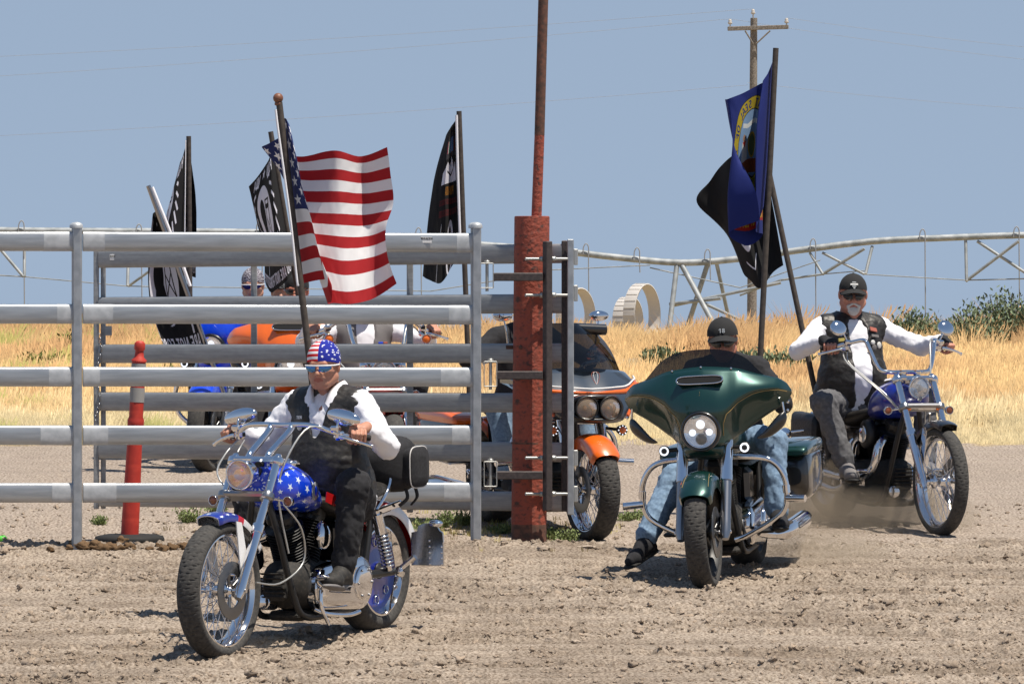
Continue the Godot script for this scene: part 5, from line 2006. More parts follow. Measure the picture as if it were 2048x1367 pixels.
	obj("rear_mudguard", mudguard(Vector3(-0.81, 0.325, 0), 0.375, 0.108, 0.85, 3.05, 0.35, 0.05), cfg.rfender, root)
	for s in [-1.0, 1.0]:
		b = B.new()
		b.box(Vector3(-0.75, 0.655, s * 0.125), Vector3(0.34, 0.035, 0.018), 0.006, Basis(Vector3(0, 0, 1), -0.12))
		obj("mudguard_strut", b, M.chrome, root)
		shock(root, Vector3(-0.70, 0.34, s * 0.165), Vector3(-0.585, 0.66, s * 0.155), M.chrome)
	# exhaust on the right
	for k in 2:
		b = B.new()
		var yy: float = [0.33, 0.24][k]
		var hx: float = [0.16, -0.12][k]
		var start := Vector3(hx, 0.58, 0.09)
		b.tube(spl([start, start + Vector3(0.06 if k == 0 else -0.05, -0.05, 0.07), Vector3(hx + (0.03 if k == 0 else -0.06), yy + 0.06, 0.185), Vector3(hx - 0.2, yy - 0.02, 0.2), Vector3(-0.6, yy, 0.205), Vector3(-1.02, yy + 0.03, 0.205)], 6), 0.0285, 14)
		obj("exhaust_pipe", b, M.chrome, root)
	# air cleaner on the right, horn cover on the left
	b = B.new()
	b.lathe([[0.0, 0.03], [0.04, 0.029], [0.07, 0.024], [0.092, 0.01], [0.095, -0.03], [0.0, -0.035]], 30, ax(Vector3(0.02, 0.60, 0.155), Vector3(0, 0, 1)))
	var ac := obj("air_cleaner", b, M.black if cfg.get("dark", true) else M.chrome, root)
	b = B.new()
	b.lathe([[0.0, 0.006], [0.05, 0.005], [0.056, -0.004]], 26, ax(Vector3(0.02, 0.60, 0.188), Vector3(0, 0, 1)))
	obj("cover_ring", b, M.chrome, ac)
	b = B.new()
	b.loft([sup(0.04, 0.56, 0.01, 0.012, 2.2, 18, -0.15), sup(0.03, 0.565, 0.06, 0.035, 2.2, 18, -0.15), sup(0.0, 0.57, 0.075, 0.045, 2.2, 18, -0.15), sup(-0.035, 0.565, 0.06, 0.035, 2.2, 18, -0.15), sup(-0.05, 0.56, 0.01, 0.012, 2.2, 18, -0.15)])
	obj("horn_cover", b, M.chrome, root)
	# footpegs, shift linkage, stand
	for s in [-1.0, 1.0]:
		b = B.new()
		b.tube([Vector3(0.03, 0.30, s * 0.16), Vector3(0.02, 0.295, s * 0.33)], 0.017, 12)
		obj("footpeg", b, M.chrome, root)
		b = B.new()
		b.tube(spl([Vector3(0.04, 0.30, s * 0.2), Vector3(0.14, 0.33, s * 0.21), Vector3(0.19, 0.36, s * 0.22), Vector3(0.2, 0.37, s * 0.28)], 3), 0.009, 8)
		b.box(Vector3(0.2, 0.375, s * 0.265), Vector3(0.03, 0.022, 0.075), 0.008)
		obj("foot_lever", b, M.chrome, root)
		b = B.new()
		b.box(Vector3(0.04, 0.29, s * 0.185), Vector3(0.07, 0.06, 0.03), 0.012)
		obj("footpeg_mount", b, M.chrome, root)
	b = B.new()
	b.tube(spl([Vector3(0.1, 0.2, -0.15), Vector3(0.02, 0.17, -0.19), Vector3(-0.18, 0.15, -0.2), Vector3(-0.28, 0.16, -0.21)], 4), 0.012, 8)
	obj("side_stand", b, M.chrome, root)
	b = B.new()
	b.tube(spl([Vector3(0.11, 0.3, -0.2), Vector3(0.12, 0.22, -0.205), Vector3(0.07, 0.12, -0.22)], 4), [0.013, 0.013, 0.012, 0.012, 0.011, 0.010, 0.010, 0.009, 0.008], 8)
	obj("stand_arm", b, M.chrome, root)
	# bars
	if cfg.bars == "pullback":
		for s in [-1.0, 1.0]:
			b = B.new()
			b.tube(spl([axle + up * 0.75 + Vector3(-0.02, 0.0, s * 0.055), axle + up * 0.75 + Vector3(-0.04, 0.03, s * 0.055), Vector3(0.17, 1.105, s * 0.06), Vector3(0.13, 1.14, s * 0.06)], 4), 0.018, 12)
			obj("riser", b, M.chrome, root)
	var g: Vector3 = cfg.grip
	var pts: Array = []
	for q in cfg.bar_path: pts.append(q)
	var full: Array = []
	for k in range(pts.size() - 1, -1, -1): full.append(Vector3(pts[k].x, pts[k].y, -pts[k].z))
	if pts[0].z == 0.0: full.pop_back()
	full.append_array(pts)
	b = B.new()
	b.tube(spl(full, 6), 0.0135, 12)
	obj("handlebar", b, M.chrome, root)
	for s in [-1.0, 1.0]:
		var gg := Vector3(g.x, g.y, g.z * s)
		var inn := Vector3(cfg.grip_in.x, cfg.grip_in.y, -absf(cfg.grip_in.z) * s).normalized()
		bar_end(root, gg, inn, true, true)
		var mb := gg + inn * 0.1 + Vector3(0.02, 0.04, 0)
		if cfg.mirror == "drop":
			mirror_at(root, mb, Vector3(g.x + 0.02, g.y + 0.10, s * 0.30), Vector3(0.03, 0.042, 0.098), Basis(Vector3(1, 0, 0), s * 0.22), M.chrome)
		else:
			mirror_at(root, mb, gg + Vector3(0.05, 0.13, -0.03 * s), Vector3(0.022, 0.055, 0.055), Basis(Vector3(0, 0, 1), 0.5), M.chrome)
	cable(root, [g * Vector3(1, 1, -1) + Vector3(0.03, 0.0, 0.09), Vector3(0.2, g.y + 0.06, -0.2), Vector3(0.34, 0.98, -0.14), Vector3(0.36, 0.8, -0.1), Vector3(0.3, 0.5, -0.12)], 0.0055, M.zinc)
	cable(root, [g + Vector3(0.04, -0.01, -0.07), g + Vector3(0.16, -0.09, -0.05), Vector3(0.38, 0.9, 0.24), Vector3(0.42, 0.78, 0.12)], 0.005, M.zinc)
	cable(root, [g + Vector3(0.04, -0.02, -0.1), g + Vector3(0.12, -0.1, -0.09), Vector3(0.36, 0.88, 0.19), Vector3(0.42, 0.76, 0.1)], 0.005, M.zinc)
	cable(root, [Vector3(0.36, 0.75, -0.13), Vector3(0.25, 0.62, -0.17), Vector3(0.22, 0.45, -0.16), Vector3(0.45, 0.36, -0.15), Vector3(0.66, 0.38, -0.13)], 0.005, M.zinc)
	for s in [-1.0, 1.0]:
		bullet("turn_signal", root, Vector3(0.47, 0.775, s * 0.215), Vector3(1, 0, 0), 0.027, M.amber_dark)
		b = B.new()
		b.tube([Vector3(0.43, 0.785, s * 0.12), Vector3(0.45, 0.777, s * 0.2)], 0.008, 8)
		obj("signal_stalk", b, M.chrome, root)
	return root

# ---------------------------------------------------------------- touring machines with a fairing
func batwing(root: Node3D, paint_m: Material, trim: bool, shield: bool) -> void:
	var yt := [[0.0, 1.255], [0.2, 1.235], [0.3, 1.20], [0.42, 1.165], [0.46, 1.135], [0.485, 1.09]]
	var yb := [[0.0, 0.80], [0.13, 0.81], [0.19, 0.85], [0.3, 0.925], [0.4, 0.985], [0.46, 1.02], [0.485, 1.07]]
	var yc := [[0.0, 0.985], [0.1, 0.985], [0.15, 0.995], [0.21, 1.055], [0.3, 1.10], [0.42, 1.105], [0.485, 1.08]]
	var xf_ := [[0.0, 0.70], [0.1, 0.69], [0.16, 0.655], [0.25, 0.60], [0.35, 0.54], [0.44, 0.46], [0.485, 0.37]]
	var xt := [[0.0, 0.56], [0.2, 0.53], [0.3, 0.49], [0.42, 0.43], [0.485, 0.365]]
	var xb := [[0.0, 0.67], [0.11, 0.66], [0.155, 0.58], [0.2, 0.50], [0.3, 0.45], [0.44, 0.39], [0.485, 0.36]]
	var rows: Array = []
	var n := 46
	var line: Array = []
	for k in n + 1:
		var z := lerpf(-0.485, 0.485, float(k) / n)
		var a := absf(z)
		var row := PackedVector3Array()
		for j in 10:
			var t := j / 9.0
			row.append(Vector3(lerpf(fl(xt, a), fl(xf_, a), sin(t * PI / 2)), lerpf(fl(yt, a), fl(yc, a), t), z))
		for j in range(1, 11):
			var t := j / 10.0
			row.append(Vector3(lerpf(fl(xf_, a), fl(xb, a), 1.0 - pow(1.0 - t, 2.2)), lerpf(fl(yc, a), fl(yb, a), t), z))
		var xk := minf(fl(xt, a), fl(xb, a)) - lerpf(0.1, 0.01, a / 0.485)
		for j in 8:
			var t := j / 7.0
			row.append(Vector3(xk, lerpf(fl(yb, a) + 0.01, fl(yt, a) - 0.01, t), z))
		rows.append(row)
		line.append(Vector3(lerpf(fl(xf_, a), fl(xb, a), 0.12) + 0.002, lerpf(fl(yc, a), fl(yb, a), 0.06), z))
	var b := B.new()
	b.loft(rows)
	var f := obj("fairing", b, paint_m, root)
	if trim:
		for s in [-1, 1]:
			var pts: Array = []
			for p in line:
				if p.z * s > 0.135 and p.z * s < 0.465: pts.append(p + Vector3(0.004, 0, 0))
			if s > 0: pts.reverse()
			pts.append(Vector3(0.665, 0.93, s * 0.128))
			pts.append(Vector3(0.645, 0.86, s * 0.122))
			b = B.new()
			b.tube(pts, 0.0022, 6)
			obj("pinstripe", b, M.gold, f)
		for q in [[1.09, 0.6], [1.055, 1.0], [1.015, 0.7]]:
			b = B.new()
			b.prism([[-0.006 * q[1], 0.0], [0.0, 0.05 * q[1]], [0.006 * q[1], 0.0], [0.0, -0.045 * q[1]]], 0.003, Transform3D(Basis(Vector3.UP, PI / 2) * Basis(Vector3.RIGHT, -0.25), Vector3(0.705 - 0.35 * absf(q[0] - 0.985) , q[0], 0)))
			obj("emblem", b, M.gold, f)
	# vent
	b = B.new()
	var vt: Array = []
	for j in 28:
		var a := TAU * j / 28
		vt.append([signf(cos(a)) * pow(absf(cos(a)), 0.45) * 0.133, signf(sin(a)) * pow(absf(sin(a)), 0.7) * 0.024])
	var VT := Transform3D(Basis(Vector3(0, 0, -1), Vector3(-0.35, 0.94, 0), Vector3(0.94, 0.35, 0)), Vector3(0.628, 1.178, 0))
	b.prism(vt, 0.03, VT)
	var vent := obj("vent", b, M.ink, f)
	b = B.new()
	var ring: Array = []
	for q in vt: ring.append(VT * Vector3(q[0], q[1], 0.015))
	ring.append(ring[0])
	b.tube(ring, 0.004, 6, false)
	obj("vent_trim", b, M.chrome, vent)
	# shield
	rows = []
	for r in 7:
		var t := r / 6.0
		var row := PackedVector3Array()
		for k in 25:
			var u := k / 24.0 * 2.0 - 1.0
			var z := u * lerpf(0.36, 0.30, t)
			var a := absf(z)
			var top := 1.225 + 0.125 * pow(maxf(0.0, 1.0 - pow(absf(u), 2.6)), 0.75)
			var y0 := fl(yt, a) - 0.012
			var y := lerpf(y0, maxf(top, y0 + 0.002), t)
			row.append(Vector3(fl(xt, a) + 0.004 - 0.55 * (y - y0), y, z))
		rows.append(row)
	b = B.new()
	b.patch(rows)
	if shield: obj("windshield", b, M.smoked, f)
	for z in [-0.17, 0.0, 0.17]:
		b = B.new()
		b.ell(Vector3(fl(xt, absf(z)) + 0.008, fl(yt, absf(z)) - 0.003, z), Vector3(0.005, 0.007, 0.007), Basis(), 8, 6)
		obj("screw", b, M.chrome, f)
	# nacelle ring and lamp
	b = B.new()
	b.lathe([[0.09, -0.05], [0.112, -0.02], [0.118, 0.01], [0.112, 0.026], [0.1, 0.03], [0.096, 0.01], [0.096, -0.03]], 40, ax(Vector3(0.685, 0.893, 0), Vector3(1, -0.02, 0)))
	obj("headlight_ring", b, M.gloss_black, f)
	led_lamp(root, Vector3(0.70, 0.893, 0))

func led_lamp(root: Node3D, c: Vector3) -> void:
	var T := ax(c, Vector3(1, -0.02, 0))
	var b := B.new()
	b.lathe([[0.0, -0.06], [0.07, -0.05], [0.094, -0.01], [0.098, 0.012], [0.09, 0.016], [0.084, 0.0], [0.0, -0.012]], 36, T)
	var o := obj("headlight", b, M.chrome, root)
	for q in [[0.040, 0.0, 0.027], [-0.006, -0.048, 0.021], [-0.006, 0.048, 0.021]]:
		b = B.new()
		b.lathe([[q[2], -0.006], [q[2] * 0.9, 0.004], [q[2] * 0.5, 0.012], [0.0, 0.014]], 20, Transform3D(T.basis, c + Vector3(-0.004, q[0], q[1])))
		obj("projector", b, M.lamp_white, o)
	b = B.new()
	b.lathe([[0.034, -0.006], [0.031, 0.004], [0.018, 0.012], [0.0, 0.014]], 20, Transform3D(T.basis, c + Vector3(-0.004, -0.045, 0)))
	obj("projector", b, M.dark_lens, o)
	b = B.new()
	b.lathe([[0.088, 0.012], [0.06, 0.022], [0.03, 0.027], [0.0, 0.028]], 30, T)
	obj("lens", b, M.lens, o)

func shark(root: Node3D) -> void:
	# frame-mounted fairing with twin lamps: slate shell, orange lower sweep
	var b := B.new()
	var rows: Array = []
	var yt := [[0.0, 1.07], [0.15, 1.065], [0.28, 1.055], [0.36, 1.04], [0.4, 1.0]]
	var yb := [[0.0, 0.74], [0.15, 0.745], [0.22, 0.77], [0.3, 0.86], [0.36, 0.93], [0.4, 0.965]]
	var xf_ := [[0.0, 0.92], [0.12, 0.905], [0.22, 0.85], [0.3, 0.77], [0.36, 0.68], [0.4, 0.56]]
	for k in 37:
		var z := lerpf(-0.4, 0.4, k / 36.0)
		var a := absf(z)
		var row := PackedVector3Array()
		var t0 := fl(yt, a)
		var b0 := fl(yb, a)
		for j in 15:
			var t := j / 14.0
			var x := fl(xf_, a) - 0.34 * pow(1.0 - t, 1.6) * (1.0 - a) - 0.05 * pow(t, 3.0)
			row.append(Vector3(x, lerpf(t0, b0, t), z))
		for j in 6:
			var t := j / 5.0
			row.append(Vector3(minf(fl(xf_, a) - 0.32, 0.5), lerpf(b0, t0, t), z))
		rows.append(row)
	b.loft(rows)
	var f := obj("fairing", b, M.slate_paint, root)
	for s in [-1, 1]:
		var pts: Array = []
		var rr: Array = []
		for k in 12:
			var t := k / 11.0
			var a := lerpf(0.0, 0.385, t)
			var y := fl([[0.0, 0.925], [0.16, 0.93], [0.26, 0.935], [0.33, 0.965], [0.4, 0.985]], a)
			var tt := clampf((fl(yt, a) - y) / (fl(yt, a) - fl(yb, a)), 0.0, 1.0)
			pts.append(Vector3(fl(xf_, a) - 0.34 * pow(1.0 - tt, 1.6) * (1.0 - a) - 0.05 * pow(tt, 3.0), y, a * s))
			rr.append(lerpf(0.011, 0.022, t))
		b = B.new()
		b.tube(pts, rr, 10)
		obj("orange_sweep", b, M.orange_paint, f)
		for k in pts.size(): pts[k] += Vector3(0.006, 0.026 + 0.01 * k / 11.0, 0)
		b = B.new()
		b.tube(pts, 0.006, 6)
		obj("white_pinstripe", b, M.white_paint, f)
		b = B.new()
		b.tube(spl([Vector3(0.62, 0.965, s * 0.385), Vector3(0.68, 0.88, s * 0.315), Vector3(0.75, 0.78, s * 0.245)], 5), 0.026, 8)
		obj("orange_cheek", b, M.orange_paint, f)
		for w in 2:
			var pp: Array = []
			for k in 9:
				var a := k / 8.0 * PI
				pp.append(Vector3(0.86 - 0.30 * (0.02 + 0.09 * sin(a * 0.5)), 0.985 + 0.075 * sin(a * 0.5), s * (0.002 + 0.012 * sin(a)) * (1 + w)))
			b = B.new()
			b.tube(pp, 0.0018, 5)
			obj("scroll_line", b, M.white_paint if w == 0 else M.patch_red, f)
	# black lamp bezel
	b = B.new()
	rows = []
	for q in [[0.80, 0.19, 0.085], [0.885, 0.195, 0.087], [0.905, 0.185, 0.08], [0.90, 0.165, 0.062], [0.87, 0.15, 0.055]]:
		var row := PackedVector3Array()
		for j in 36:
			var a := TAU * j / 36
			var c := signf(cos(a)) * pow(absf(cos(a)), 0.6)
			row.append(Vector3(q[0] - 0.5 * pow(c * q[1], 2) * 3.0, 0.835 + sin(a) * q[2], c * q[1]))
		rows.append(row)
	b.loft(rows)
	obj("lamp_bezel", b, M.gloss_black, f)
	for s in [-1, 1]:
		lamp("headlight", root, Vector3(0.905 - 0.02, 0.838, s * 0.079), Vector3(1, 0, s * 0.05), 0.072, 0.1, M.black, M.warm_lens, true)
	# smoked shield
	rows = []
	for r in 9:
		var t := r / 8.0
		var row := PackedVector3Array()
		for k in 23:
			var u := k / 22.0 * 2.0 - 1.0
			var hw := 0.31 * pow(1.0 - pow(t * 0.9, 3.2), 0.5)
			row.append(Vector3(0.60 - 0.30 * t + 0.16 * (1.0 - u * u) - 0.1, 1.055 + 0.29 * t - 0.01 * u * u, u * maxf(hw, 0.18)))
		rows.append(row)
	b = B.new()
	b.patch(rows)
	obj("windshield", b, M.smoked, f)
	b = B.new()
	b.tube([Vector3(0.3, 1.31, -0.05), Vector3(0.3, 1.30, -0.29)], 0.036, 14)
	obj("speaker_pod", b, M.gloss_black, root)

func bagger(cfg: Dictionary) -> Node3D:
	var root := thing("motorcycle", cfg.label, "motorcycle", cfg.xf, "motorcycles in the parade")
	var p: Material = cfg.paint
	var fine: bool = cfg.get("fine", true)
	var axle := Vector3(0.81, 0.325, 0)
	var up := Vector3(-sin(0.46), cos(0.46), 0)
	wheel("front_wheel", root, axle, 0.325, cfg.get("fw", 0.13), 0.085, cfg.get("front", "cast"), fine, [-1.0, 1.0], M.black if cfg.get("front", "cast") == "cast" else M.chrome)
	wheel("rear_wheel", root, Vector3(-0.81, 0.32, 0), 0.32, 0.18, 0.1, "cast", false, [1.0], M.black)
	fork(root, axle, axle + up * 0.66, 0.128, 0.030, 0.034, 0.5, M.satin, M.chrome)
	clamp_plate(root, axle + up * 0.58, up, 0.125, M.black)
	frame_tubes(root, Vector3(0.42, 0.84, 0))
	engine(root, 0.02)
	var b := B.new()
	obj("front_mudguard", mudguard(axle, 0.352, 0.092, 0.72, 2.75, 0.55, 0.06), p, root)
	for s in [-1.0, 1.0]:
		b = B.new()
		b.box(axle + Vector3(-0.1, 0.02, s * 0.1), Vector3(0.06, 0.13, 0.055), 0.015, Basis(Vector3(0, 0, 1), 0.4))
		obj("brake_caliper", b, M.black, root)
	if cfg.get("trim", false):
		for s in [-1.0, 1.0]:
			b = B.new()
			var pts: Array = []
			for k in 9:
				var a := 0.95 + 0.6 * sin(k / 8.0 * PI)
				pts.append(axle + Vector3(cos(a), sin(a), 0) * (0.357 - 0.012 - 0.01 * k / 8.0) + Vector3(0, 0, s * (0.03 + 0.045 * k / 8.0)))
			b.tube(pts, 0.0018, 5)
			obj("pinstripe", b, M.gold, root)
	b = B.new()
	var tk: Array = []
	for q in [[0.36, 0.84, 0.015, 0.02], [0.34, 0.84, 0.07, 0.1], [0.25, 0.84, 0.12, 0.16], [0.1, 0.83, 0.13, 0.17], [-0.05, 0.79, 0.11, 0.15], [-0.18, 0.75, 0.07, 0.1], [-0.22, 0.74, 0.01, 0.02]]:
		tk.append(sup(q[0], q[1], q[2], q[3], 2.4))
	b.loft(tk)
	obj("fuel_tank", b, p, root)
	b = B.new()
	var st: Array = []
	for q in [[-0.16, 0.72, 0.03, 0.1], [-0.28, 0.70, 0.05, 0.16], [-0.42, 0.69, 0.055, 0.18], [-0.55, 0.74, 0.07, 0.17], [-0.75, 0.79, 0.05, 0.16], [-0.93, 0.79, 0.03, 0.12]]:
		st.append(sup(q[0], q[1], q[2], q[3], 2.6))
	b.loft(st)
	obj("seat", b, M.leather, root)
	obj("rear_mudguard", mudguard(Vector3(-0.81, 0.32, 0), 0.38, 0.12, 0.9, 3.0, 0.35, 0.05), p, root)
	# hard cases
	for s in [-1.0, 1.0]:
		b = B.new()
		var zc: float = s * 0.335
		b.loft([sup(-0.45, 0.545, 0.05, 0.06, 3.2, 24, zc), sup(-0.47, 0.55, 0.13, 0.1, 4.0, 24, zc), sup(-0.6, 0.55, 0.155, 0.11, 4.5, 24, zc), sup(-0.95, 0.56, 0.15, 0.11, 4.5, 24, zc), sup(-1.1, 0.57, 0.13, 0.1, 4.0, 24, zc), sup(-1.13, 0.575, 0.06, 0.05, 3.2, 24, zc)])
		var cs := obj("hard_case", b, cfg.get("case_low", M.gloss_black), root)
		b = B.new()
		b.loft([sup(-0.44, 0.68, 0.012, 0.08, 3.2, 24, zc), sup(-0.455, 0.69, 0.03, 0.105, 4.0, 24, zc), sup(-0.6, 0.70, 0.045, 0.118, 4.0, 24, zc), sup(-0.98, 0.70, 0.045, 0.118, 4.0, 24, zc), sup(-1.12, 0.70, 0.035, 0.1, 4.0, 24, zc), sup(-1.14, 0.70, 0.01, 0.06, 3.2, 24, zc)])
		obj("case_lid", b, p, cs)
		# engine guard and footrest
		b = B.new()
		var wz: float = cfg.get("guard", 0.37)
		b.tube(spl([Vector3(0.36, 0.72, s * 0.05), Vector3(0.36, 0.72, s * 0.16), Vector3(0.35, 0.70, s * (wz - 0.08)), Vector3(0.34, 0.62, s * wz), Vector3(0.33, 0.5, s * (wz + 0.02)), Vector3(0.32, 0.38, s * (wz - 0.02)), Vector3(0.30, 0.27, s * 0.19), Vector3(0.28, 0.24, s * 0.10)], 6), 0.0165, 14)
		var g := obj("engine_guard", b, M.chrome, root)
		b = B.new()
		b.tube([Vector3(0.34, 0.47, s * (wz + 0.02)), Vector3(0.37, 0.465, s * (wz + 0.13))], 0.021, 14)
		obj("highway_peg", b, M.chrome, g)
		b = B.new()
		b.tube([Vector3(0.335, 0.5, s * (wz + 0.02)), Vector3(0.335, 0.545, s * (wz + 0.018))], 0.022, 14)
		obj("peg_clamp", b, M.chrome, g)
		b = B.new()
		b.box(Vector3(0.12, 0.28, s * 0.27), Vector3(0.28, 0.025, 0.11), 0.01)
		obj("footboard", b, M.black, root)
		b = B.new()
		b.tube(spl([Vector3(0.1 * s, 0.25, s * 0.17), Vector3(-0.3, 0.22, s * 0.24), Vector3(-0.55, 0.23, s * 0.29), Vector3(-1.15, 0.25, s * 0.30)], 6), [0.025, 0.025, 0.025, 0.025, 0.025, 0.025, 0.027, 0.03, 0.035, 0.045, 0.05, 0.052, 0.053, 0.053, 0.053, 0.053, 0.053, 0.053, 0.045], 18)
		obj("muffler", b, M.chrome, root)
		# ringed running lights
		if cfg.fairing == "batwing":
			b = B.new()
			var c := Vector3(0.60, 0.785, s * 0.232)
			b.lathe([[0.0, -0.07], [0.022, -0.055], [0.03, -0.02], [0.032, 0.004], [0.0, 0.006]], 20, ax(c, Vector3(1, 0, 0)))
			b.tube([c + Vector3(-0.03, 0, 0), Vector3(0.54, 0.79, s * 0.14)], 0.012, 8)
			var rl := obj("running_light", b, M.black, root)
			b = B.new()
			b.lathe([[0.017, 0.008], [0.018, 0.012], [0.026, 0.012], [0.027, 0.008]], 24, ax(c, Vector3(1, 0, 0)))
			obj("light_ring", b, M.lamp_white, rl)
		else:
			var c := Vector3(0.72, 0.69, s * 0.235)
			b = B.new()
			b.lathe([[0.0, -0.05], [0.025, -0.04], [0.034, 0.0], [0.034, 0.01], [0.0, 0.011]], 20, ax(c, Vector3(1, 0, 0)))
			b.tube([c + Vector3(-0.02, 0, 0), Vector3(0.55, 0.70, s * 0.14)], 0.01, 8)
			var rl := obj("turn_signal", b, M.black, root)
			b = B.new()
			b.lathe([[0.021, 0.012], [0.012, 0.018], [0.0, 0.019]], 18, ax(c, Vector3(1, 0, 0)))
			obj("lens", b, M.amber, rl)
			for k in 8:
				b = B.new()
				b.ell(c + Vector3(0.012, cos(k * PI / 4) * 0.0275, sin(k * PI / 4) * 0.0275), Vector3.ONE * 0.0045, Basis(), 7, 5)
				obj("light_dot", b, M.lamp_white, rl)
	if cfg.fairing == "batwing":
		batwing(root, p, cfg.get("trim", false), cfg.get("shield", true))
		# painted cowl below the lamp
		b = B.new()
		b.loft([sup(0.66, 0.79, 0.01, 0.05, 2.5), sup(0.64, 0.785, 0.035, 0.11, 2.8), sup(0.58, 0.775, 0.05, 0.135, 3.0), sup(0.5, 0.77, 0.05, 0.12, 3.0)])
		obj("fork_cowl", b, p, root)
		for s in [-1.0, 1.0]:
			# low-slung black mirrors
			b = B.new()
			var m0 := Vector3(0.42, 0.965, s * 0.445)
			var m1 := Vector3(0.48, 0.83, s * 0.29)
			b.tube(spl([m0, m0.lerp(m1, 0.3) + Vector3(0, -0.01, s * 0.02), m0.lerp(m1, 0.7) + Vector3(0, -0.02, s * 0.01), m1], 5), [0.012, 0.018, 0.026, 0.031, 0.034, 0.036, 0.036, 0.034, 0.032, 0.028, 0.024, 0.02, 0.016, 0.012, 0.008, 0.004], 10, true, 0.55)
			var mm := obj("mirror", b, M.gloss_black, root)
			b = B.new()
			b.tube([m0 + Vector3(0, 0.06, -s * 0.01), m0 + Vector3(0, -0.02, 0)], 0.007, 8)
			b.ell(m0 + Vector3(0.01, 0.012, s * 0.02), Vector3.ONE * 0.009)
			obj("mirror_stem", b, M.chrome, mm)
	else:
		shark(root)
		for s in [-1.0, 1.0]:
			mirror_at(root, Vector3(0.12, 1.2, s * 0.3), Vector3(0.1, 1.38, s * 0.33), Vector3(0.035, 0.034, 0.068), Basis(), M.chrome)
	b = B.new()
	var g0: Vector3 = cfg.grip
	var bp: Array = [Vector3(0.36, 1.0, 0.06), Vector3(0.32, 1.08, 0.14), Vector3(0.22, 1.1, 0.28), g0 + Vector3(0.05, 0.005, -0.05), g0 + Vector3(-0.03, -0.003, 0.06)]
	var full: Array = []
	for k in range(bp.size() - 1, -1, -1): full.append(bp[k] * Vector3(1, 1, -1))
	full.append_array(bp)
	b.tube(spl(full, 5), 0.0135, 10)
	obj("handlebar", b, M.chrome, root)
	for s in [-1.0, 1.0]:
		bar_end(root, Vector3(g0.x, g0.y, g0.z * s), Vector3(0.5, 0.05, -0.86 * s).normalized(), true, false)
	return root

# ---------------------------------------------------------------- riders
func bend(a: Vector3, c: Vector3, l1: float, l2: float, pole: Vector3) -> Vector3:
	var d := c - a
	var L := minf(d.length(), (l1 + l2) * 0.995)
	var u := d.normalized()
	var x := (l1 * l1 - l2 * l2 + L * L) / (2.0 * L)
	var h := sqrt(maxf(l1 * l1 - x * x, 0.0))
	return a + u * x + (pole - u * pole.dot(u)).normalized() * h

func head_prims(c: Vector3, h: Basis, neck: Vector3, wide := 1.0) -> Array:
	# h columns: x face, y up, z wearer's right
	var f := h.x
	var u := h.y
	var r := h.z
	var L: Array = [
		el(c + u * 0.035 - f * 0.012, Vector3(0.096, 0.092, 0.074 * wide), h, 0.02),
		el(c - u * 0.035 + f * 0.022, Vector3(0.070, 0.080, 0.060 * wide), h, 0.03),
		rc(c - u * 0.085 + f * 0.062 + r * 0.012, c - u * 0.085 + f * 0.062 - r * 0.012, 0.026, 0.026, 0.03),
		rc(c + f * 0.082 + u * 0.018 + r * 0.03, c + f * 0.082 + u * 0.018 - r * 0.03, 0.014, 0.014, 0.02),
		rc(c + f * 0.088 + u * 0.0, c + f * 0.109 - u * 0.034, 0.009, 0.0135, 0.012),
		rc(c + f * 0.092 - u * 0.038 + r * 0.013, c + f * 0.092 - u * 0.038 - r * 0.013, 0.009, 0.009, 0.012),
		rc(c + f * 0.084 - u * 0.060 + r * 0.018, c + f * 0.084 - u * 0.060 - r * 0.018, 0.0085, 0.0085, 0.010),
		rc(c + f * 0.080 - u * 0.071 + r * 0.015, c + f * 0.080 - u * 0.071 - r * 0.015, 0.009, 0.009, 0.010),
		rc(c - u * 0.04 - f * 0.02, neck, 0.058 * wide, 0.066 * wide, 0.03),
	]
	for s in [-1.0, 1.0]:
		L.append(rc(c - u * 0.055 + f * 0.0 + r * s * 0.056 * wide, c - u * 0.088 + f * 0.055 + r * s * 0.02, 0.022, 0.02, 0.03))
		L.append(el(c + f * 0.058 - u * 0.022 + r * s * 0.038 * wide, Vector3(0.022, 0.02, 0.02), h, 0.025))
		L.append(el(c - f * 0.012 - u * 0.004 + r * s * 0.077 * wide, Vector3(0.018, 0.031, 0.010), h, 0.006))
	return L

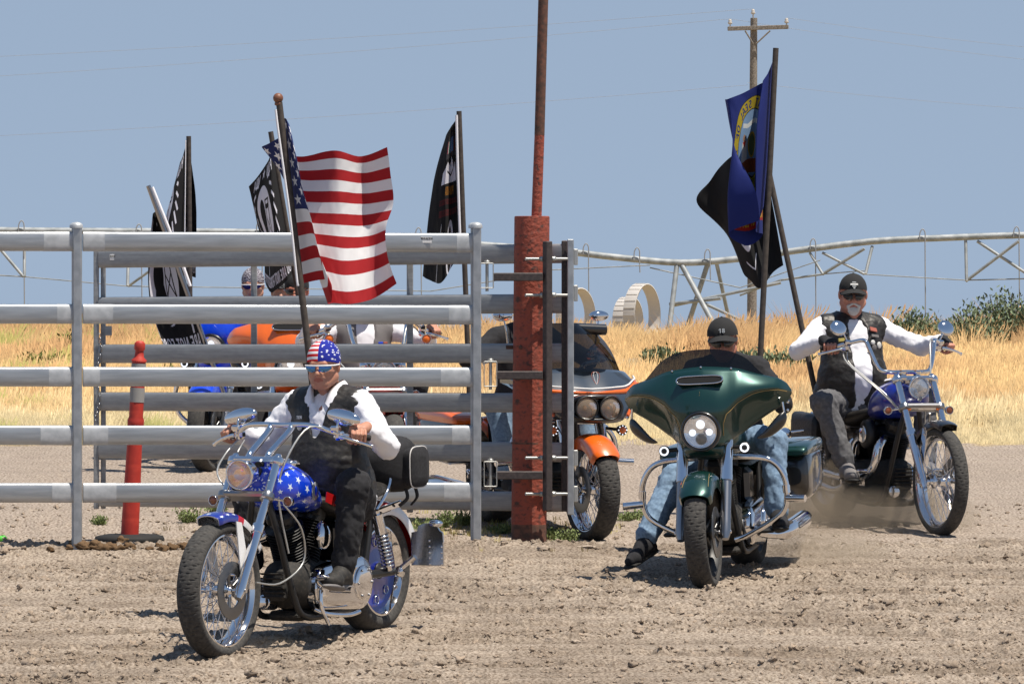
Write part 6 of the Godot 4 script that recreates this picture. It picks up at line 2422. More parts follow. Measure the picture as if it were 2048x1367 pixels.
func hand_prims(g: Vector3, inn: Vector3, fw: Vector3, wrist: Vector3) -> Array:
	# a fist round a grip: inn points to the thumb side, fw away from the rider
	var a := inn.normalized()
	var f := (fw - a * fw.dot(a)).normalized()
	var u := f.cross(a)
	if u.y < 0: u = -u
	var L: Array = []
	var k0 := g + u * 0.034 - f * 0.022
	L.append(rc(k0 + a * 0.026, k0 - a * 0.03, 0.0165, 0.0155, 0.012))
	L.append(rc(k0 + a * 0.024 + u * 0.002, wrist, 0.018, 0.026, 0.02))
	L.append(rc(k0 - a * 0.026 + u * 0.002, wrist, 0.017, 0.025, 0.02))
	for k in 4:
		var off: Vector3 = a * (0.031 - 0.0212 * k)
		var s: float = [1.0, 1.06, 1.0, 0.86][k]
		var p0 := g + off + u * 0.036 + f * 0.004
		var p1 := g + off + f * 0.036 * s + u * 0.024
		var p2 := g + off + f * 0.037 * s - u * 0.012
		var p3 := g + off + f * 0.012 - u * 0.031 * s
		L.append(rc(p0, p1, 0.0105 * s, 0.0102 * s, 0.004))
		L.append(rc(p1, p2, 0.0100 * s, 0.0092 * s, 0.003))
		L.append(rc(p2, p3, 0.0092 * s, 0.0082 * s, 0.003))
	var t0 := g + a * 0.036 - f * 0.026 + u * 0.016
	L.append(rc(k0 + a * 0.012, t0, 0.016, 0.0135, 0.01))
	L.append(rc(t0, g + a * 0.052 - f * 0.012 - u * 0.014, 0.0125, 0.011, 0.004))
	L.append(rc(g + a * 0.052 - f * 0.012 - u * 0.014, g + a * 0.046 + f * 0.014 - u * 0.026, 0.011, 0.009, 0.003))
	return L

func shoe(o: Node3D, ankle: Vector3, toe: Vector3, m: Material, sole_m: Material, cell: float, shin: Vector3) -> void:
	var t := toe.normalized()
	var z := t.cross(Vector3.UP).normalized()
	var u := z.cross(t)
	var heel := ankle - u * 0.062 - t * 0.035
	var ball := ankle - u * 0.068 + t * 0.13
	var b := soft(B.new(), [rc(ankle + shin * 0.07, ankle - u * 0.02, 0.046, 0.045), rc(heel, ankle - u * 0.04 + t * 0.05, 0.036, 0.042), rc(ankle - u * 0.03 + t * 0.04, ball, 0.042, 0.033), rc(ball - z * 0.014, ball + z * 0.014, 0.034, 0.034), rc(ball, ball + t * 0.055, 0.036, 0.028)], cell)
	var s := obj("shoe", b, m, o)
	var bas := Basis(t, u, z)
	b = soft(B.new(), [el(heel - u * 0.03 + t * 0.02, Vector3(0.065, 0.016, 0.04), bas, 0.02), el(ball - u * 0.026 + t * 0.01, Vector3(0.10, 0.015, 0.048), bas, 0.02), rc(heel - u * 0.03, ball - u * 0.026, 0.014, 0.014, 0.03)], cell)
	obj("sole", b, sole_m, s)

func cap_on(o: Node3D, c: Vector3, h: Basis, kind: String, m: Material) -> Node3D:
	var ctr := c + h.y * 0.035 - h.x * 0.012
	var R := Vector3(0.108, 0.102, 0.086)
	if kind == "cap": R = Vector3(0.113, 0.101, 0.091)
	if kind == "helmet": R = Vector3(0.125, 0.115, 0.108)
	var rows: Array = []
	var nv := 12
	for k in nv + 1:
		var row := PackedVector3Array()
		for j in 40:
			var th := TAU * j / 40
			var front := 0.5 - 0.5 * cos(th)
			var rim := lerpf(2.0, 1.6, front) if kind == "bandana" else (lerpf(1.8, 1.5, front) if kind == "cap" else 1.65)
			var ph := maxf(0.001, rim * k / nv)
			var wob := 1.0 + 0.018 * nz.get_noise_3d(cos(th) * 4.0, ph * 5.0, sin(th) * 4.0)
			row.append(ctr + h * (Vector3(-cos(th) * sin(ph), cos(ph), sin(th) * sin(ph)) * R * wob))
		rows.append(row)
	var b := B.new()
	b.patch(rows, true)
	var o2 := obj({"bandana": "bandana", "cap": "cap", "helmet": "helmet"}[kind], b, m, o)
	if kind == "cap":
		rows = []
		for k in 7:
			var t := k / 6.0
			var row := PackedVector3Array()
			for j in 17:
				var q := j / 16.0 * 2.0 - 1.0
				var edge := sqrt(maxf(0.0, 1.0 - q * q * 0.93))
				var z := q * lerpf(0.088, 0.08, t)
				var x0 := 0.112 * sqrt(maxf(0.0, 1.0 - pow(z / 0.094, 2.0))) * 0.985
				row.append(ctr + h * Vector3(x0 + t * (0.082 * edge), 0.012 - 0.016 * t * edge - 0.036 * q * q - 0.004 * t, z * (1.0 + 0.04 * t)))
			rows.append(row)
		var lower: Array = []
		for r in rows:
			var row := PackedVector3Array()
			for p in r: row.append(p - h.y * 0.004)
			lower.append(row)
		b = B.new()
		b.patch(rows)
		b.patch(lower)
		obj("brim", b, m, o2)
		b = B.new()
		b.ell(ctr + h.y * 0.101, Vector3(0.008, 0.005, 0.008))
		obj("button", b, m, o2)
	elif kind == "bandana":
		b = B.new()
		b.ell(ctr - h.x * 0.10 - h.y * 0.05, Vector3(0.022, 0.02, 0.03), h)
		obj("knot", b, m, o2)
	return o2

func glasses_on(o: Node3D, c: Vector3, h: Basis, lens_m: Material, frame_m: Material, tall := 0.036) -> void:
	var b := B.new()
	var pts: Array = []
	for q in [[-0.084, -0.01], [-0.079, 0.055], [-0.066, 0.083], [-0.04, 0.101], [-0.012, 0.110], [0.0, 0.111], [0.012, 0.110], [0.04, 0.101], [0.066, 0.083], [0.079, 0.055], [0.084, -0.01]]:
		pts.append(c + h * Vector3(q[1], 0.008, q[0]))
	b.tube(spl(pts, 3), 0.0042, 7)
	var g := obj("sunglasses", b, frame_m, o)
	for s in [-1.0, 1.0]:
		var rows: Array = []
		for k in 6:
			var v := k / 5.0
			var row := PackedVector3Array()
			for j in 10:
				var t := j / 9.0
				var z := lerpf(0.009, 0.070, t)
				var droop := tall * (0.72 + 0.28 * sin(PI * t)) * (1.0 - 0.35 * t * t)
				row.append(c + h * Vector3(0.1115 - 6.6 * z * z + 0.004 * sin(v * PI), 0.008 - droop * v, z * s))
			rows.append(row)
		b = B.new()
		b.patch(rows)
		obj("lens", b, lens_m, g)

func torso_prims(T: Dictionary, inf: float, low: bool) -> Array:
	var g: float = T.g
	var L: Array = [
		el(T.belly, Vector3(0.135 * g + inf, 0.20 + inf, 0.165 * g + inf), T.tb, 0.06),
		el(T.bust, Vector3(0.115 * (0.5 + 0.5 * g) + inf, 0.17 + inf, 0.175 * (0.6 + 0.4 * g) + inf), T.tb, 0.06),
		rc(T.sl + T.rt * 0.02, T.sr - T.rt * 0.02, 0.062 + inf, 0.062 + inf, 0.05),
		rc(T.neck, T.sl, 0.052 + inf, 0.05 + inf, 0.04),
		rc(T.neck, T.sr, 0.052 + inf, 0.05 + inf, 0.04),
	]
	if low: L.append(rc(T.hip - T.rt * 0.09, T.hip + T.rt * 0.09, 0.115 * g + inf, 0.115 * g + inf, 0.06))
	return L

func vest_cut(kind: String, n: Vector3, h: Vector3, f: Vector3, u: Vector3) -> Array:
	if kind == "closed": return [rc(n + f * 0.13 + u * 0.06, n + f * 0.165 - u * 0.26, 0.082, 0.012, 0.01, true), rc(n + u * 0.06, n, 0.075, 0.06, 0.01, true)]
	if kind == "open": return [rc(n + f * 0.15 + u * 0.06, n + f * 0.21 - u * 0.30, 0.085, 0.06, 0.01, true), rc(n + f * 0.21 - u * 0.28, h + f * 0.24 + u * 0.05, 0.06, 0.07, 0.01, true), rc(h + f * 0.24 + u * 0.05, h + f * 0.16 - u * 0.2, 0.07, 0.08, 0.01, true), rc(n + u * 0.06, n, 0.08, 0.065, 0.01, true)]
	return [rc(n + f * 0.13 + u * 0.06, n + f * 0.165 - u * 0.3, 0.085, 0.03, 0.01, true)]

func rider(cfg: Dictionary) -> Node3D:
	var o := thing("person", cfg.label, "person", cfg.xf, "motorcycle riders")
	var cell: float = cfg.get("cell", 0.014)
	var fine: bool = cell < 0.016
	var g: float = cfg.get("girth", 1.0)
	var hip: Vector3 = cfg.hip
	var ch: Vector3 = cfg.chest
	var hd: Vector3 = cfg.head
	var up := (ch - hip).normalized()
	var rt := Vector3(0, 0, 1)
	var fw := up.cross(rt).normalized()
	var tb := Basis(fw, up, rt)
	var a: float = cfg.get("yaw", 0.0)
	var nod: float = cfg.get("nod", 0.0)
	var hb := Basis(Vector3.UP, a) * Basis(Vector3(0, 0, 1), nod)
	var sw: float = cfg.get("shoulder", 0.185)
	var neck := ch + up * 0.03 - fw * 0.01
	var sh := {}
	var elb := {}
	var wr := {}
	var grip := {}
	var inn := {}
	var arm: float = cfg.get("arm", 1.0)
	for s in [-1, 1]:
		grip[s] = cfg.grip * Vector3(1, 1, s)
		inn[s] = Vector3(cfg.grip_in.x, cfg.grip_in.y, -absf(cfg.grip_in.z) * s).normalized()
		sh[s] = ch + rt * s * sw - up * 0.03
		var back := Vector3(-0.075, 0.045, 0.012 * s)
		wr[s] = grip[s] + back
		var pole: Vector3 = cfg.get("pole", Vector3(-0.25, -0.55, 0.75)) * Vector3(1, 1, s)
		elb[s] = bend(sh[s], wr[s], 0.29 * arm, 0.26 * arm, pole)
	var belly := hip.lerp(ch, 0.36) + fw * (0.03 + 0.04 * (g - 1.0))
	var bust := hip.lerp(ch, 0.74) + fw * 0.015
	var T := {"belly": belly, "bust": bust, "g": g, "tb": tb, "sl": sh[-1], "sr": sh[1], "neck": neck, "hip": hip, "rt": rt}
	var skin: Color = cfg.get("skin", Color(0.46, 0.22, 0.145))
	var lip := Color(skin.r * 0.82, skin.g * 0.52, skin.b * 0.52)
	var tint := {"skin": skin, "lip": lip, "inv": hb.inverse(), "mouth": hd + hb.x * 0.088 - hb.y * 0.066}
	# body: one continuous figure under the clothes, finer at head and hands
	var bb := B.new()
	var core: Array = torso_prims(T, -0.022, true)
	for s in [-1, 1]:
		core.append(rc(sh[s], elb[s], 0.045, 0.04, 0.03))
		core.append(rc(elb[s], wr[s], 0.04, 0.028, 0.02))
	core.append(rc(neck - up * 0.05, neck + up * 0.03, 0.06, 0.055, 0.04))
	soft(bb, core, maxf(cell, 0.018), 0.0, Vector3.ONE, tint)
	soft(bb, head_prims(hd, hb, neck - up * 0.01, cfg.get("wide", 1.0)), 0.0045 if fine else 0.008, 0.0, Vector3.ONE, tint)
	for s in [-1, 1]:
		soft(bb, hand_prims(grip[s], inn[s], Vector3(1, -0.15, 0), wr[s]), 0.004 if fine else 0.008, 0.0, Vector3.ONE, tint)
	obj("body", bb, M.skin, o)
	# shirt with sleeves
	var sl: Array = torso_prims(T, 0.004, true)
	var cuff: float = cfg.get("cuff", 0.9)
	var pf: float = cfg.get("puff", 1.0)
	for s in [-1, 1]:
		sl.append(rc(sh[s], elb[s], 0.066 * pf, 0.056 * pf, 0.03))
		sl.append(rc(elb[s], elb[s].lerp(wr[s], cuff), 0.056 * pf, 0.040 * pf, 0.02))
	if cfg.get("collar_open", 0.0) > 0.0:
		sl.append(rc(neck + fw * 0.085 + up * 0.06, neck + fw * 0.12 - up * 0.085, 0.06 * cfg.collar_open, 0.012, 0.012, true))
	obj("shirt", soft(B.new(), sl, cell, 0.0105 if fine else 0.005, Vector3(7, 14, 9)), cfg.shirt, o)
	if cfg.get("collar", false):
		for s in [-1, 1]:
			var e: Vector3 = rt * s
			var inner := spl([neck + e * 0.07 - fw * 0.03 + up * 0.065, neck + e * 0.068 + fw * 0.03 + up * 0.055, neck + e * 0.045 + fw * 0.085 + up * 0.02, neck + e * 0.028 + fw * 0.115 - up * 0.035], 4)
			var outer := spl([neck + e * 0.105 - fw * 0.03 + up * 0.03, neck + e * 0.105 + fw * 0.04 + up * 0.022, neck + e * 0.10 + fw * 0.095 - up * 0.02, neck + e * 0.075 + fw * 0.135 - up * 0.075], 4)
			var rows: Array = []
			for k in inner.size(): rows.append(PackedVector3Array([inner[k], inner[k].lerp(outer[k], 0.5) + up * 0.008 + fw * 0.004, outer[k], outer[k] - up * 0.003 - fw * 0.003, inner[k].lerp(outer[k], 0.5) + up * 0.003]))
			var cb := B.new()
			cb.loft(rows)
			obj("collar", cb, cfg.shirt, o)
	if cfg.has("vest"):
		var vl: Array = torso_prims(T, 0.018, false)
		if cfg.get("vest_long", true): vl.append(rc(hip + up * 0.05 - rt * 0.08, hip + up * 0.05 + rt * 0.08, 0.128 * g, 0.128 * g, 0.06))
		for s in [-1, 1]:
			vl.append(rc(sh[s] + rt * s * 0.085 + up * 0.05, sh[s] + rt * s * 0.055 - up * 0.13, 0.074, 0.06, 0.03, true))
		vl.append_array(vest_cut(cfg.vest_cut, neck, hip, fw, up))
		obj("vest", soft(B.new(), vl, minf(cell, 0.009) if fine else cell, 0.007 if fine else 0.0, Vector3(6, 12, 6)), cfg.vest, o)
	# trousers and shoes
	var tl: Array = [rc(hip - rt * 0.09, hip + rt * 0.09, 0.12 * g, 0.12 * g, 0.05)]
	for s in [-1, 1]:
		var an: Vector3 = cfg.feet[0 if s < 0 else 1]
		var hj: Vector3 = hip + rt * s * 0.1 + Vector3(0.0, -0.01, 0)
		var kp: Vector3 = cfg.get("knee", Vector3(0.6, 0.7, 0.45)) * Vector3(1, 1, s)
		var kn := bend(hj, an, 0.44, 0.43, kp)
		tl.append(rc(hj, kn, 0.10 * (0.5 + 0.5 * g), 0.078, 0.05))
		tl.append(rc(kn, an + (kn - an).normalized() * 0.03, 0.077, 0.066, 0.04))
		shoe(o, an, cfg.get("toes", [Vector3(1, -0.1, 0), Vector3(1, -0.1, 0)])[0 if s < 0 else 1], cfg.get("shoes", M.black_cloth), cfg.get("sole", M.rubber), 0.009 if fine else 0.014, (kn - an).normalized())
	obj("trousers", soft(B.new(), tl, cell, 0.015 if fine else 0.005, Vector3(10, 9, 10)), cfg.trousers, o)
	if cfg.has("hat"):
		var hat := cap_on(o, hd, hb, cfg.hat, cfg.hat_m)
		if cfg.has("hat_text"):
			var fb := hb * Basis(Vector3(0, 0, -1), Vector3(-0.42, 0.9, 0).normalized(), Vector3(0.9, 0.42, 0).normalized())
			var fp := hd + hb * Vector3(0.0935, 0.073, 0)
			if cfg.hat_text == "shield":
				for q in [[0.0, 0.05, 0.012, 0.004], [0.016, 0.026, 0.008, 0.001], [-0.016, 0.026, 0.008, 0.006], [-0.03, 0.012, 0.008, 0.009]]:
					var eb := B.new()
					eb.box(fp + fb * Vector3(0, q[0], q[3] - q[0] * 0.12), Vector3(q[1], q[2], 0.004), 0.001, fb)
					obj("emblem", eb, M.patch_white if q[0] == 0.0 else M.zinc, hat)
			else:
				letters(cfg.hat_text, fp + hb.x * 0.006, 0.026, M.zinc, hat, fb)
	if cfg.has("lens"): glasses_on(o, hd, hb, cfg.lens, cfg.rim, cfg.get("lens_tall", 0.036))
	if cfg.has("beard"):
		var f := hb.x
		var u := hb.y
		var r := hb.z
		var L: Array = [el(hd + f * 0.074 - u * 0.098, Vector3(0.03, 0.034, 0.034), hb, 0.012), rc(hd + f * 0.098 - u * 0.050 + r * 0.004, hd + f * 0.084 - u * 0.070 + r * 0.036, 0.0075, 0.008, 0.01), rc(hd + f * 0.098 - u * 0.050 - r * 0.004, hd + f * 0.084 - u * 0.070 - r * 0.036, 0.0075, 0.008, 0.01), rc(hd + f * 0.084 - u * 0.070 + r * 0.036, hd + f * 0.078 - u * 0.1 + r * 0.026, 0.008, 0.01, 0.01), rc(hd + f * 0.084 - u * 0.070 - r * 0.036, hd + f * 0.078 - u * 0.1 - r * 0.026, 0.008, 0.01, 0.01)]
		obj("beard", soft(B.new(), L, 0.0045, 0.003, Vector3(60, 60, 60)), cfg.beard, o)
	if cfg.has("hair"):
		obj("hair", soft(B.new(), [el(hd + hb.y * 0.005 - hb.x * 0.03, Vector3(0.082, 0.075, 0.081), hb, 0.02)], 0.008), cfg.hair, o)
	if cfg.get("gloves", false):
		for s in [-1, 1]:
			var f := Vector3(1, -0.15, 0)
			f = (f - inn[s] * f.dot(inn[s])).normalized()
			var u: Vector3 = f.cross(inn[s])
			if u.y < 0: u = -u
			var k0: Vector3 = grip[s] + u * 0.034 - f * 0.022
			obj("glove", soft(B.new(), [rc(k0 + inn[s] * 0.026, k0 - inn[s] * 0.03, 0.0215, 0.0205, 0.012), rc(k0 + inn[s] * 0.024, wr[s], 0.023, 0.032, 0.02), rc(k0 - inn[s] * 0.026, wr[s], 0.022, 0.031, 0.02), rc(k0 + u * 0.003 + f * 0.03 + inn[s] * 0.028, k0 + u * 0.003 + f * 0.03 - inn[s] * 0.03, 0.0145, 0.013, 0.01), rc(wr[s], wr[s].lerp(elb[s], 0.16), 0.036, 0.037, 0.01)], 0.006), M.black_cloth, o)
	# flat things sewn or pinned on the chest: [y, z, w, h, material, text]
	for q in cfg.get("patches", []):
		var R := Vector3(0.115 * (0.5 + 0.5 * g), 0.17, 0.175 * (0.6 + 0.4 * g)) + Vector3.ONE * 0.026
		var k := 1.0 - pow(q[0] / R.y, 2) - pow(q[1] / R.z, 2)
		var p := Vector3(R.x * sqrt(maxf(k, 0.05)), q[0], q[1])
		var nrm := (p / (R * R)).normalized()
		var xx := Vector3(0, 0, -1)
		xx = (xx - nrm * xx.dot(nrm)).normalized()
		var bs := tb * Basis(xx, nrm.cross(xx), nrm)
		var at: Vector3 = bust + tb * p + (tb * nrm) * q.back()
		if q.size() > 6:
			letters(q[5], at, q[3], q[4], o, bs)
		elif q[2] < 0.0:
			var b := B.new()
			b.lathe([[0.0, 0.003], [-q[2] * 0.8, 0.003], [-q[2], 0.0], [-q[2], -0.006]], 18, Transform3D(Basis(bs.x, bs.z, -bs.y), at))
			obj("badge", b, q[4], o)
		else:
			var b := B.new()
			b.box(at, Vector3(q[2], q[3], 0.008), 0.002, bs)
			obj("patch", b, q[4], o)
	return o

# ---------------------------------------------------------------- the scene
func _ready() -> void:
	var cam := Camera3D.new()
	cam.name = "camera"
	cam.fov = rad_to_deg(2.0 * atan(683.5 / F))
	cam.near = 1.0
	cam.far = 5000.0
	cam.position = Vector3(0, EYE, 0)
	cam.rotation.x = -atan((683.5 - HORIZON) / F)
	add_child(cam)
	cam.current = true
	var sky_m := ProceduralSkyMaterial.new()
	sky_m.sky_top_color = Color(0.34, 0.435, 0.57)
	sky_m.sky_horizon_color = Color(0.56, 0.63, 0.716)
	sky_m.sky_curve = 0.32
	sky_m.sky_energy_multiplier = 1.0
	sky_m.ground_bottom_color = Color(0.42, 0.36, 0.29)
	sky_m.ground_horizon_color = Color(0.56, 0.63, 0.716)
	sky_m.ground_curve = 0.08
	sky_m.sun_angle_max = 1.0
	var sky := Sky.new()
	sky.sky_material = sky_m
	var env := Environment.new()
	env.background_mode = Environment.BG_SKY
	env.sky = sky
	env.tonemap_mode = Environment.TONE_MAPPER_LINEAR
	env.tonemap_exposure = 1.28
	env.sdfgi_enabled = true
	env.ssao_enabled = true
	env.ssil_enabled = true
	env.volumetric_fog_enabled = true
	env.volumetric_fog_density = 0.0
	var we := WorldEnvironment.new()
	we.name = "world_environment"
	we.environment = env
	add_child(we)
	var sun := DirectionalLight3D.new()
	sun.name = "sun"
	sun.light_energy = 1.6
	sun.light_color = Color(1.0, 0.965, 0.91)
	sun.light_angular_distance = 0.53
	sun.shadow_enabled = true
	add_child(sun)
	sun.look_at_from_position(Vector3.ZERO, Vector3(-0.31, -1.0, -0.20))
	rel.seed = 21
	rel.frequency = 1.0
	rel.fractal_octaves = 3
	crumb.seed = 33
	crumb.frequency = 1.0
	crumb.noise_type = FastNoiseLite.TYPE_CELLULAR
	crumb.cellular_return_type = FastNoiseLite.RETURN_DISTANCE
	crumb.fractal_type = FastNoiseLite.FRACTAL_NONE
	make_materials()
	print("materials ", Time.get_ticks_msec())
	make_ground()
	make_clods()
	make_grass()
	print("ground ", Time.get_ticks_msec())
	make_far()
	make_fence()
	make_gate()
	make_post()
	make_delineator()
	print("fence ", Time.get_ticks_msec())
	make_flags()
	make_bikes()
	print("bikes ", Time.get_ticks_msec())
	make_small_things()
	make_dust()
	print("done ", Time.get_ticks_msec())

func make_dust() -> void:
	# dust kicked up by the rear wheels
	for q in [[1670, 1005, 39.0, V(1.4, 0.6, 1.8), 1.0], [1760, 1030, 38.4, V(1.3, 0.4, 1.5), 0.75], [1620, 1110, 35.9, V(1.0, 0.32, 1.3), 0.75], [800, 1285, 31.6, V(0.7, 0.2, 1.0), 0.45], [520, 1300, 30.5, V(0.5, 0.16, 0.7), 0.4]]:
		var f := FogVolume.new()
		f.name = numbered("dust")
		f.shape = RenderingServer.FOG_VOLUME_SHAPE_ELLIPSOID
		f.size = q[3]
		f.position = P(q[0], q[1], q[2])
		var fm := FogMaterial.new()
		fm.density = q[4]
		fm.albedo = Color(0.86, 0.78, 0.68)
		f.material = fm
		add_child(f)
		stuff(f)
		tag(f, "thin tan dust hanging behind the motorcycle wheels", "dust", "dust clouds")

func make_bikes() -> void:
	var b: B
	# --- star-covered cruiser
	var t1 := ride(440, 1315, -0.466)
	var k1 := cruiser({"label": "cruiser motorcycle with white stars on a blue tank, wide chrome bars and a lit headlight", "xf": t1, "fr": 0.35, "fw": 0.13, "fh": 0.088, "tank": M.star_paint, "ffender": M.fender_paint, "rfender": M.stripe_paint, "stay": M.white_paint, "bars": "pullback", "hl": [0.57, 0.915, 0.073], "lit": true, "badge": true, "grip": Vector3(0.0, 1.075, 0.37), "grip_in": Vector3(0.55, 0.1, 0.83), "bar_path": [Vector3(0.13, 1.14, 0.0), Vector3(0.135, 1.143, 0.1), Vector3(0.13, 1.135, 0.2), Vector3(0.06, 1.09, 0.3), Vector3(0.0, 1.075, 0.37), Vector3(-0.04, 1.068, 0.42)], "mirror": "drop"})
	# tail bag, sissy bar, side plate
	b = B.new()
	for s in [-1.0, 1.0]: b.tube(spl([V(-0.62, 0.65, s * 0.13), V(-0.8, 0.78, s * 0.125), V(-0.86, 0.98, s * 0.11), V(-0.88, 1.08, s * 0.07)], 4), 0.01, 8)
	obj("sissy_bar", b, M.chrome, k1)
	b = B.new()
	b.box(V(-0.85, 0.42, -0.315), V(0.012, 0.13, 0.19), 0.003)
	var pl := obj("plate_bracket", b, M.brushed, k1)
	b = B.new()
	b.prism([[-0.095, 0.0], [-0.09, 0.05], [-0.06, 0.055], [-0.05, 0.085], [-0.01, 0.1], [0.05, 0.098], [0.075, 0.06], [0.092, 0.05], [0.095, 0.0]], 0.014, Transform3D(Basis(V(0, 0, -1), V(0, 1, 0), V(1, 0, 0)), V(-0.85, 0.478, -0.315)))
	obj("plate_crest", b, M.brushed, pl)
	b = B.new()
	b.tube([V(-0.81, 0.33, -0.16), V(-0.84, 0.40, -0.24)], 0.014, 8)
	obj("plate_arm", b, M.chrome, pl)
	b = B.new()
	b.ell(V(-0.86, 0.575, -0.36), V(0.03, 0.02, 0.04))
	obj("plate_lamp", b, M.chrome, pl)
	for k in 9:
		b = B.new()
		b.ell(V(-0.842, 0.365 + 0.03 * (k % 5), -0.33 if k < 5 else -0.40), Vector3.ONE * 0.006, Basis(), 8, 6)
		obj("stud", b, M.chrome, pl)
	var bag := thing("tail_bag", "black roll bag strapped behind the rider with the flag bandana", "bag", t1 * Transform3D(Basis(), V(-0.93, 0.735, 0.02)))
	b = B.new()
	b.loft([sup(0.13, 0.14, 0.02, 0.03, 3.0), sup(0.12, 0.14, 0.11, 0.2, 4.0), sup(0.0, 0.145, 0.15, 0.225, 5.0), sup(-0.1, 0.14, 0.115, 0.21, 4.0), sup(-0.115, 0.14, 0.03, 0.05, 3.0)])
	obj("bag_body", b, M.black_cloth, bag)
	b = B.new()
	var pk: Array = []
	for q in [[-0.2, 0.9], [-0.245, 1.0], [-0.262, 0.9], [-0.268, 0.5]]:
		var row := PackedVector3Array()
		for p in sup(0.0, 0.13, 0.11 * q[1], 0.105 * q[1], 4.0): row.append(V(p.z, p.y, q[0]))
		pk.append(row)
	b.loft(pk)
	var pocket := obj("side_pocket", b, M.black_cloth, bag)
	b = B.new()
	var ring: Array = []
	for p in sup(0.0, 0.13, 0.108, 0.103, 4.0): ring.append(V(p.z, p.y, -0.25))
	ring.append(ring[0])
	b.tube(ring, 0.0035, 6, false)
	obj("piping", b, M.cream_cloth, pocket)
	for s in [0.06, -0.05]:
		b = B.new()
		b.tube(spl([V(s, 0.02, -0.2), V(s, -0.03, -0.21), V(s * 1.3, -0.07, -0.17)], 4), 0.016, 8, true, 0.4)
		obj("strap", b, M.black_cloth, bag)
	rider({"label": "rider in a stars and stripes bandana, white shirt and black leather vest", "xf": t1, "hip": V(-0.42, 0.735, 0), "chest": V(-0.375, 1.25, 0), "head": V(-0.325, 1.42, 0), "yaw": 0.20, "nod": -0.02, "girth": 1.2, "collar": true, "pole": V(-0.7, -0.65, 0.2), "grip": V(0.0, 1.075, 0.37), "grip_in": V(0.55, 0.1, 0.83), "feet": [V(0.0, 0.40, -0.275), V(0.0, 0.40, 0.275)], "knee": V(0.7, 0.3, 0.42), "toes": [V(1, 0.12, -0.1), V(1, 0.12, 0.1)], "shirt": M.white_cloth, "puff": 1.12, "collar_open": 0.8, "vest": M.leather, "trousers": M.black_cloth, "hat": "bandana", "hat_m": M.bandana, "lens": M.mirror_lens, "rim": M.white_paint, "shoes": M.dirty_black, "sole": M.patch_grey,
		"vest_cut": "closed",
		"patches": [[0.055, 0.095, 0.05, 0.0165, M.white_paint, "TEN", 0, 0.006], [0.005, 0.095, -0.016, 0, M.patch_white, 0.006]]})
	# --- green touring machine
	var t2 := ride(1413, 1175, -0.19, 0.05)
	bagger({"label": "dark green touring motorcycle with a wide bat-wing fairing and chrome guards", "xf": t2, "paint": M.green_paint, "fairing": "batwing", "trim": true, "grip": V(0.08, 1.05, 0.33), "guard": 0.40})
	rider({"label": "rider in a black cap and dark shirt behind the green fairing, one foot out", "xf": t2, "hip": V(-0.40, 0.77, 0), "chest": V(-0.36, 1.22, 0), "head": V(-0.29, 1.365, 0.0), "yaw": 0.12, "nod": -0.12, "girth": 1.1, "pole": V(-0.3, -0.8, 0.4), "grip": V(0.08, 1.05, 0.33), "grip_in": V(0.5, 0.05, 0.86), "feet": [V(0.12, 0.37, -0.33), V(0.2, 0.26, 0.44)], "knee": V(0.5, 0.5, 0.3), "toes": [V(1, 0.1, -0.25), V(0.9, -0.3, 0.5)], "shirt": M.black_cloth, "trousers": M.blue_jeans, "hat": "cap", "hat_m": M.cap_cloth, "hat_text": "18", "lens": M.dark_lens, "rim": M.dark_lens, "skin": Color(0.42, 0.17, 0.11), "hair": M.grey_hair})
	# --- blue cruiser of the bearded rider
	var t3 := ride(1880, 1068, 0.372)
	var k3 := cruiser({"label": "blue cruiser motorcycle with tall chrome bars and a spoked front wheel", "xf": t3, "fr": 0.345, "fw": 0.095, "fh": 0.07, "tank": M.blue_paint, "ffender": M.gloss_black, "guard": [1.25, 2.5, 0.062], "rfender": M.blue_paint, "bars": "ape", "hl": [0.46, 0.92, 0.068], "rear": "cast", "grip": V(0.0, 1.15, 0.41), "grip_in": V(0.5, 0.04, 0.86), "bar_path": [V(0.27, 1.01, 0.0), V(0.27, 1.01, 0.11), V(0.25, 1.03, 0.18), V(0.2, 1.15, 0.225), V(0.165, 1.205, 0.245), V(0.11, 1.195, 0.30), V(0.0, 1.15, 0.41), V(-0.04, 1.135, 0.45)], "mirror": "round"})
	for s in [-1.0, 1.0]:
		b = B.new()
		b.box(V(0.33, 0.99, s * 0.05), V(0.05, 0.07, 0.035), 0.008)
		obj("riser", b, M.chrome, k3)
		bullet("rear_signal", k3, V(-0.80, 0.56, s * 0.36), V(-1, 0, 0), 0.036, M.amber_dark)
		b = B.new()
		b.tube([V(-0.7, 0.6, s * 0.12), V(-0.78, 0.565, s * 0.34)], 0.009, 8)
		obj("signal_stalk", b, M.chrome, k3)
		b = B.new()
		b.loft([sup(-0.6, 0.57, 0.04, 0.03, 3.5, 24, s * 0.2), sup(-0.62, 0.575, 0.11, 0.055, 4.0, 24, s * 0.2), sup(-0.95, 0.585, 0.11, 0.055, 4.0, 24, s * 0.2), sup(-0.98, 0.585, 0.03, 0.03, 3.5, 24, s * 0.2)])
		obj("saddlebag", b, M.leather, k3)
	b = B.new()
	b.box(V(0.53, 0.80, 0), V(0.02, 0.035, 0.27), 0.006)
	var lb := obj("light_bar", b, M.chrome, k3)
	for s in [-1.0, 1.0]:
		b = B.new()
		b.box(V(0.541, 0.787, s * 0.105), V(0.01, 0.014, 0.035), 0.003)
		obj("amber_lens", b, M.amber, lb)
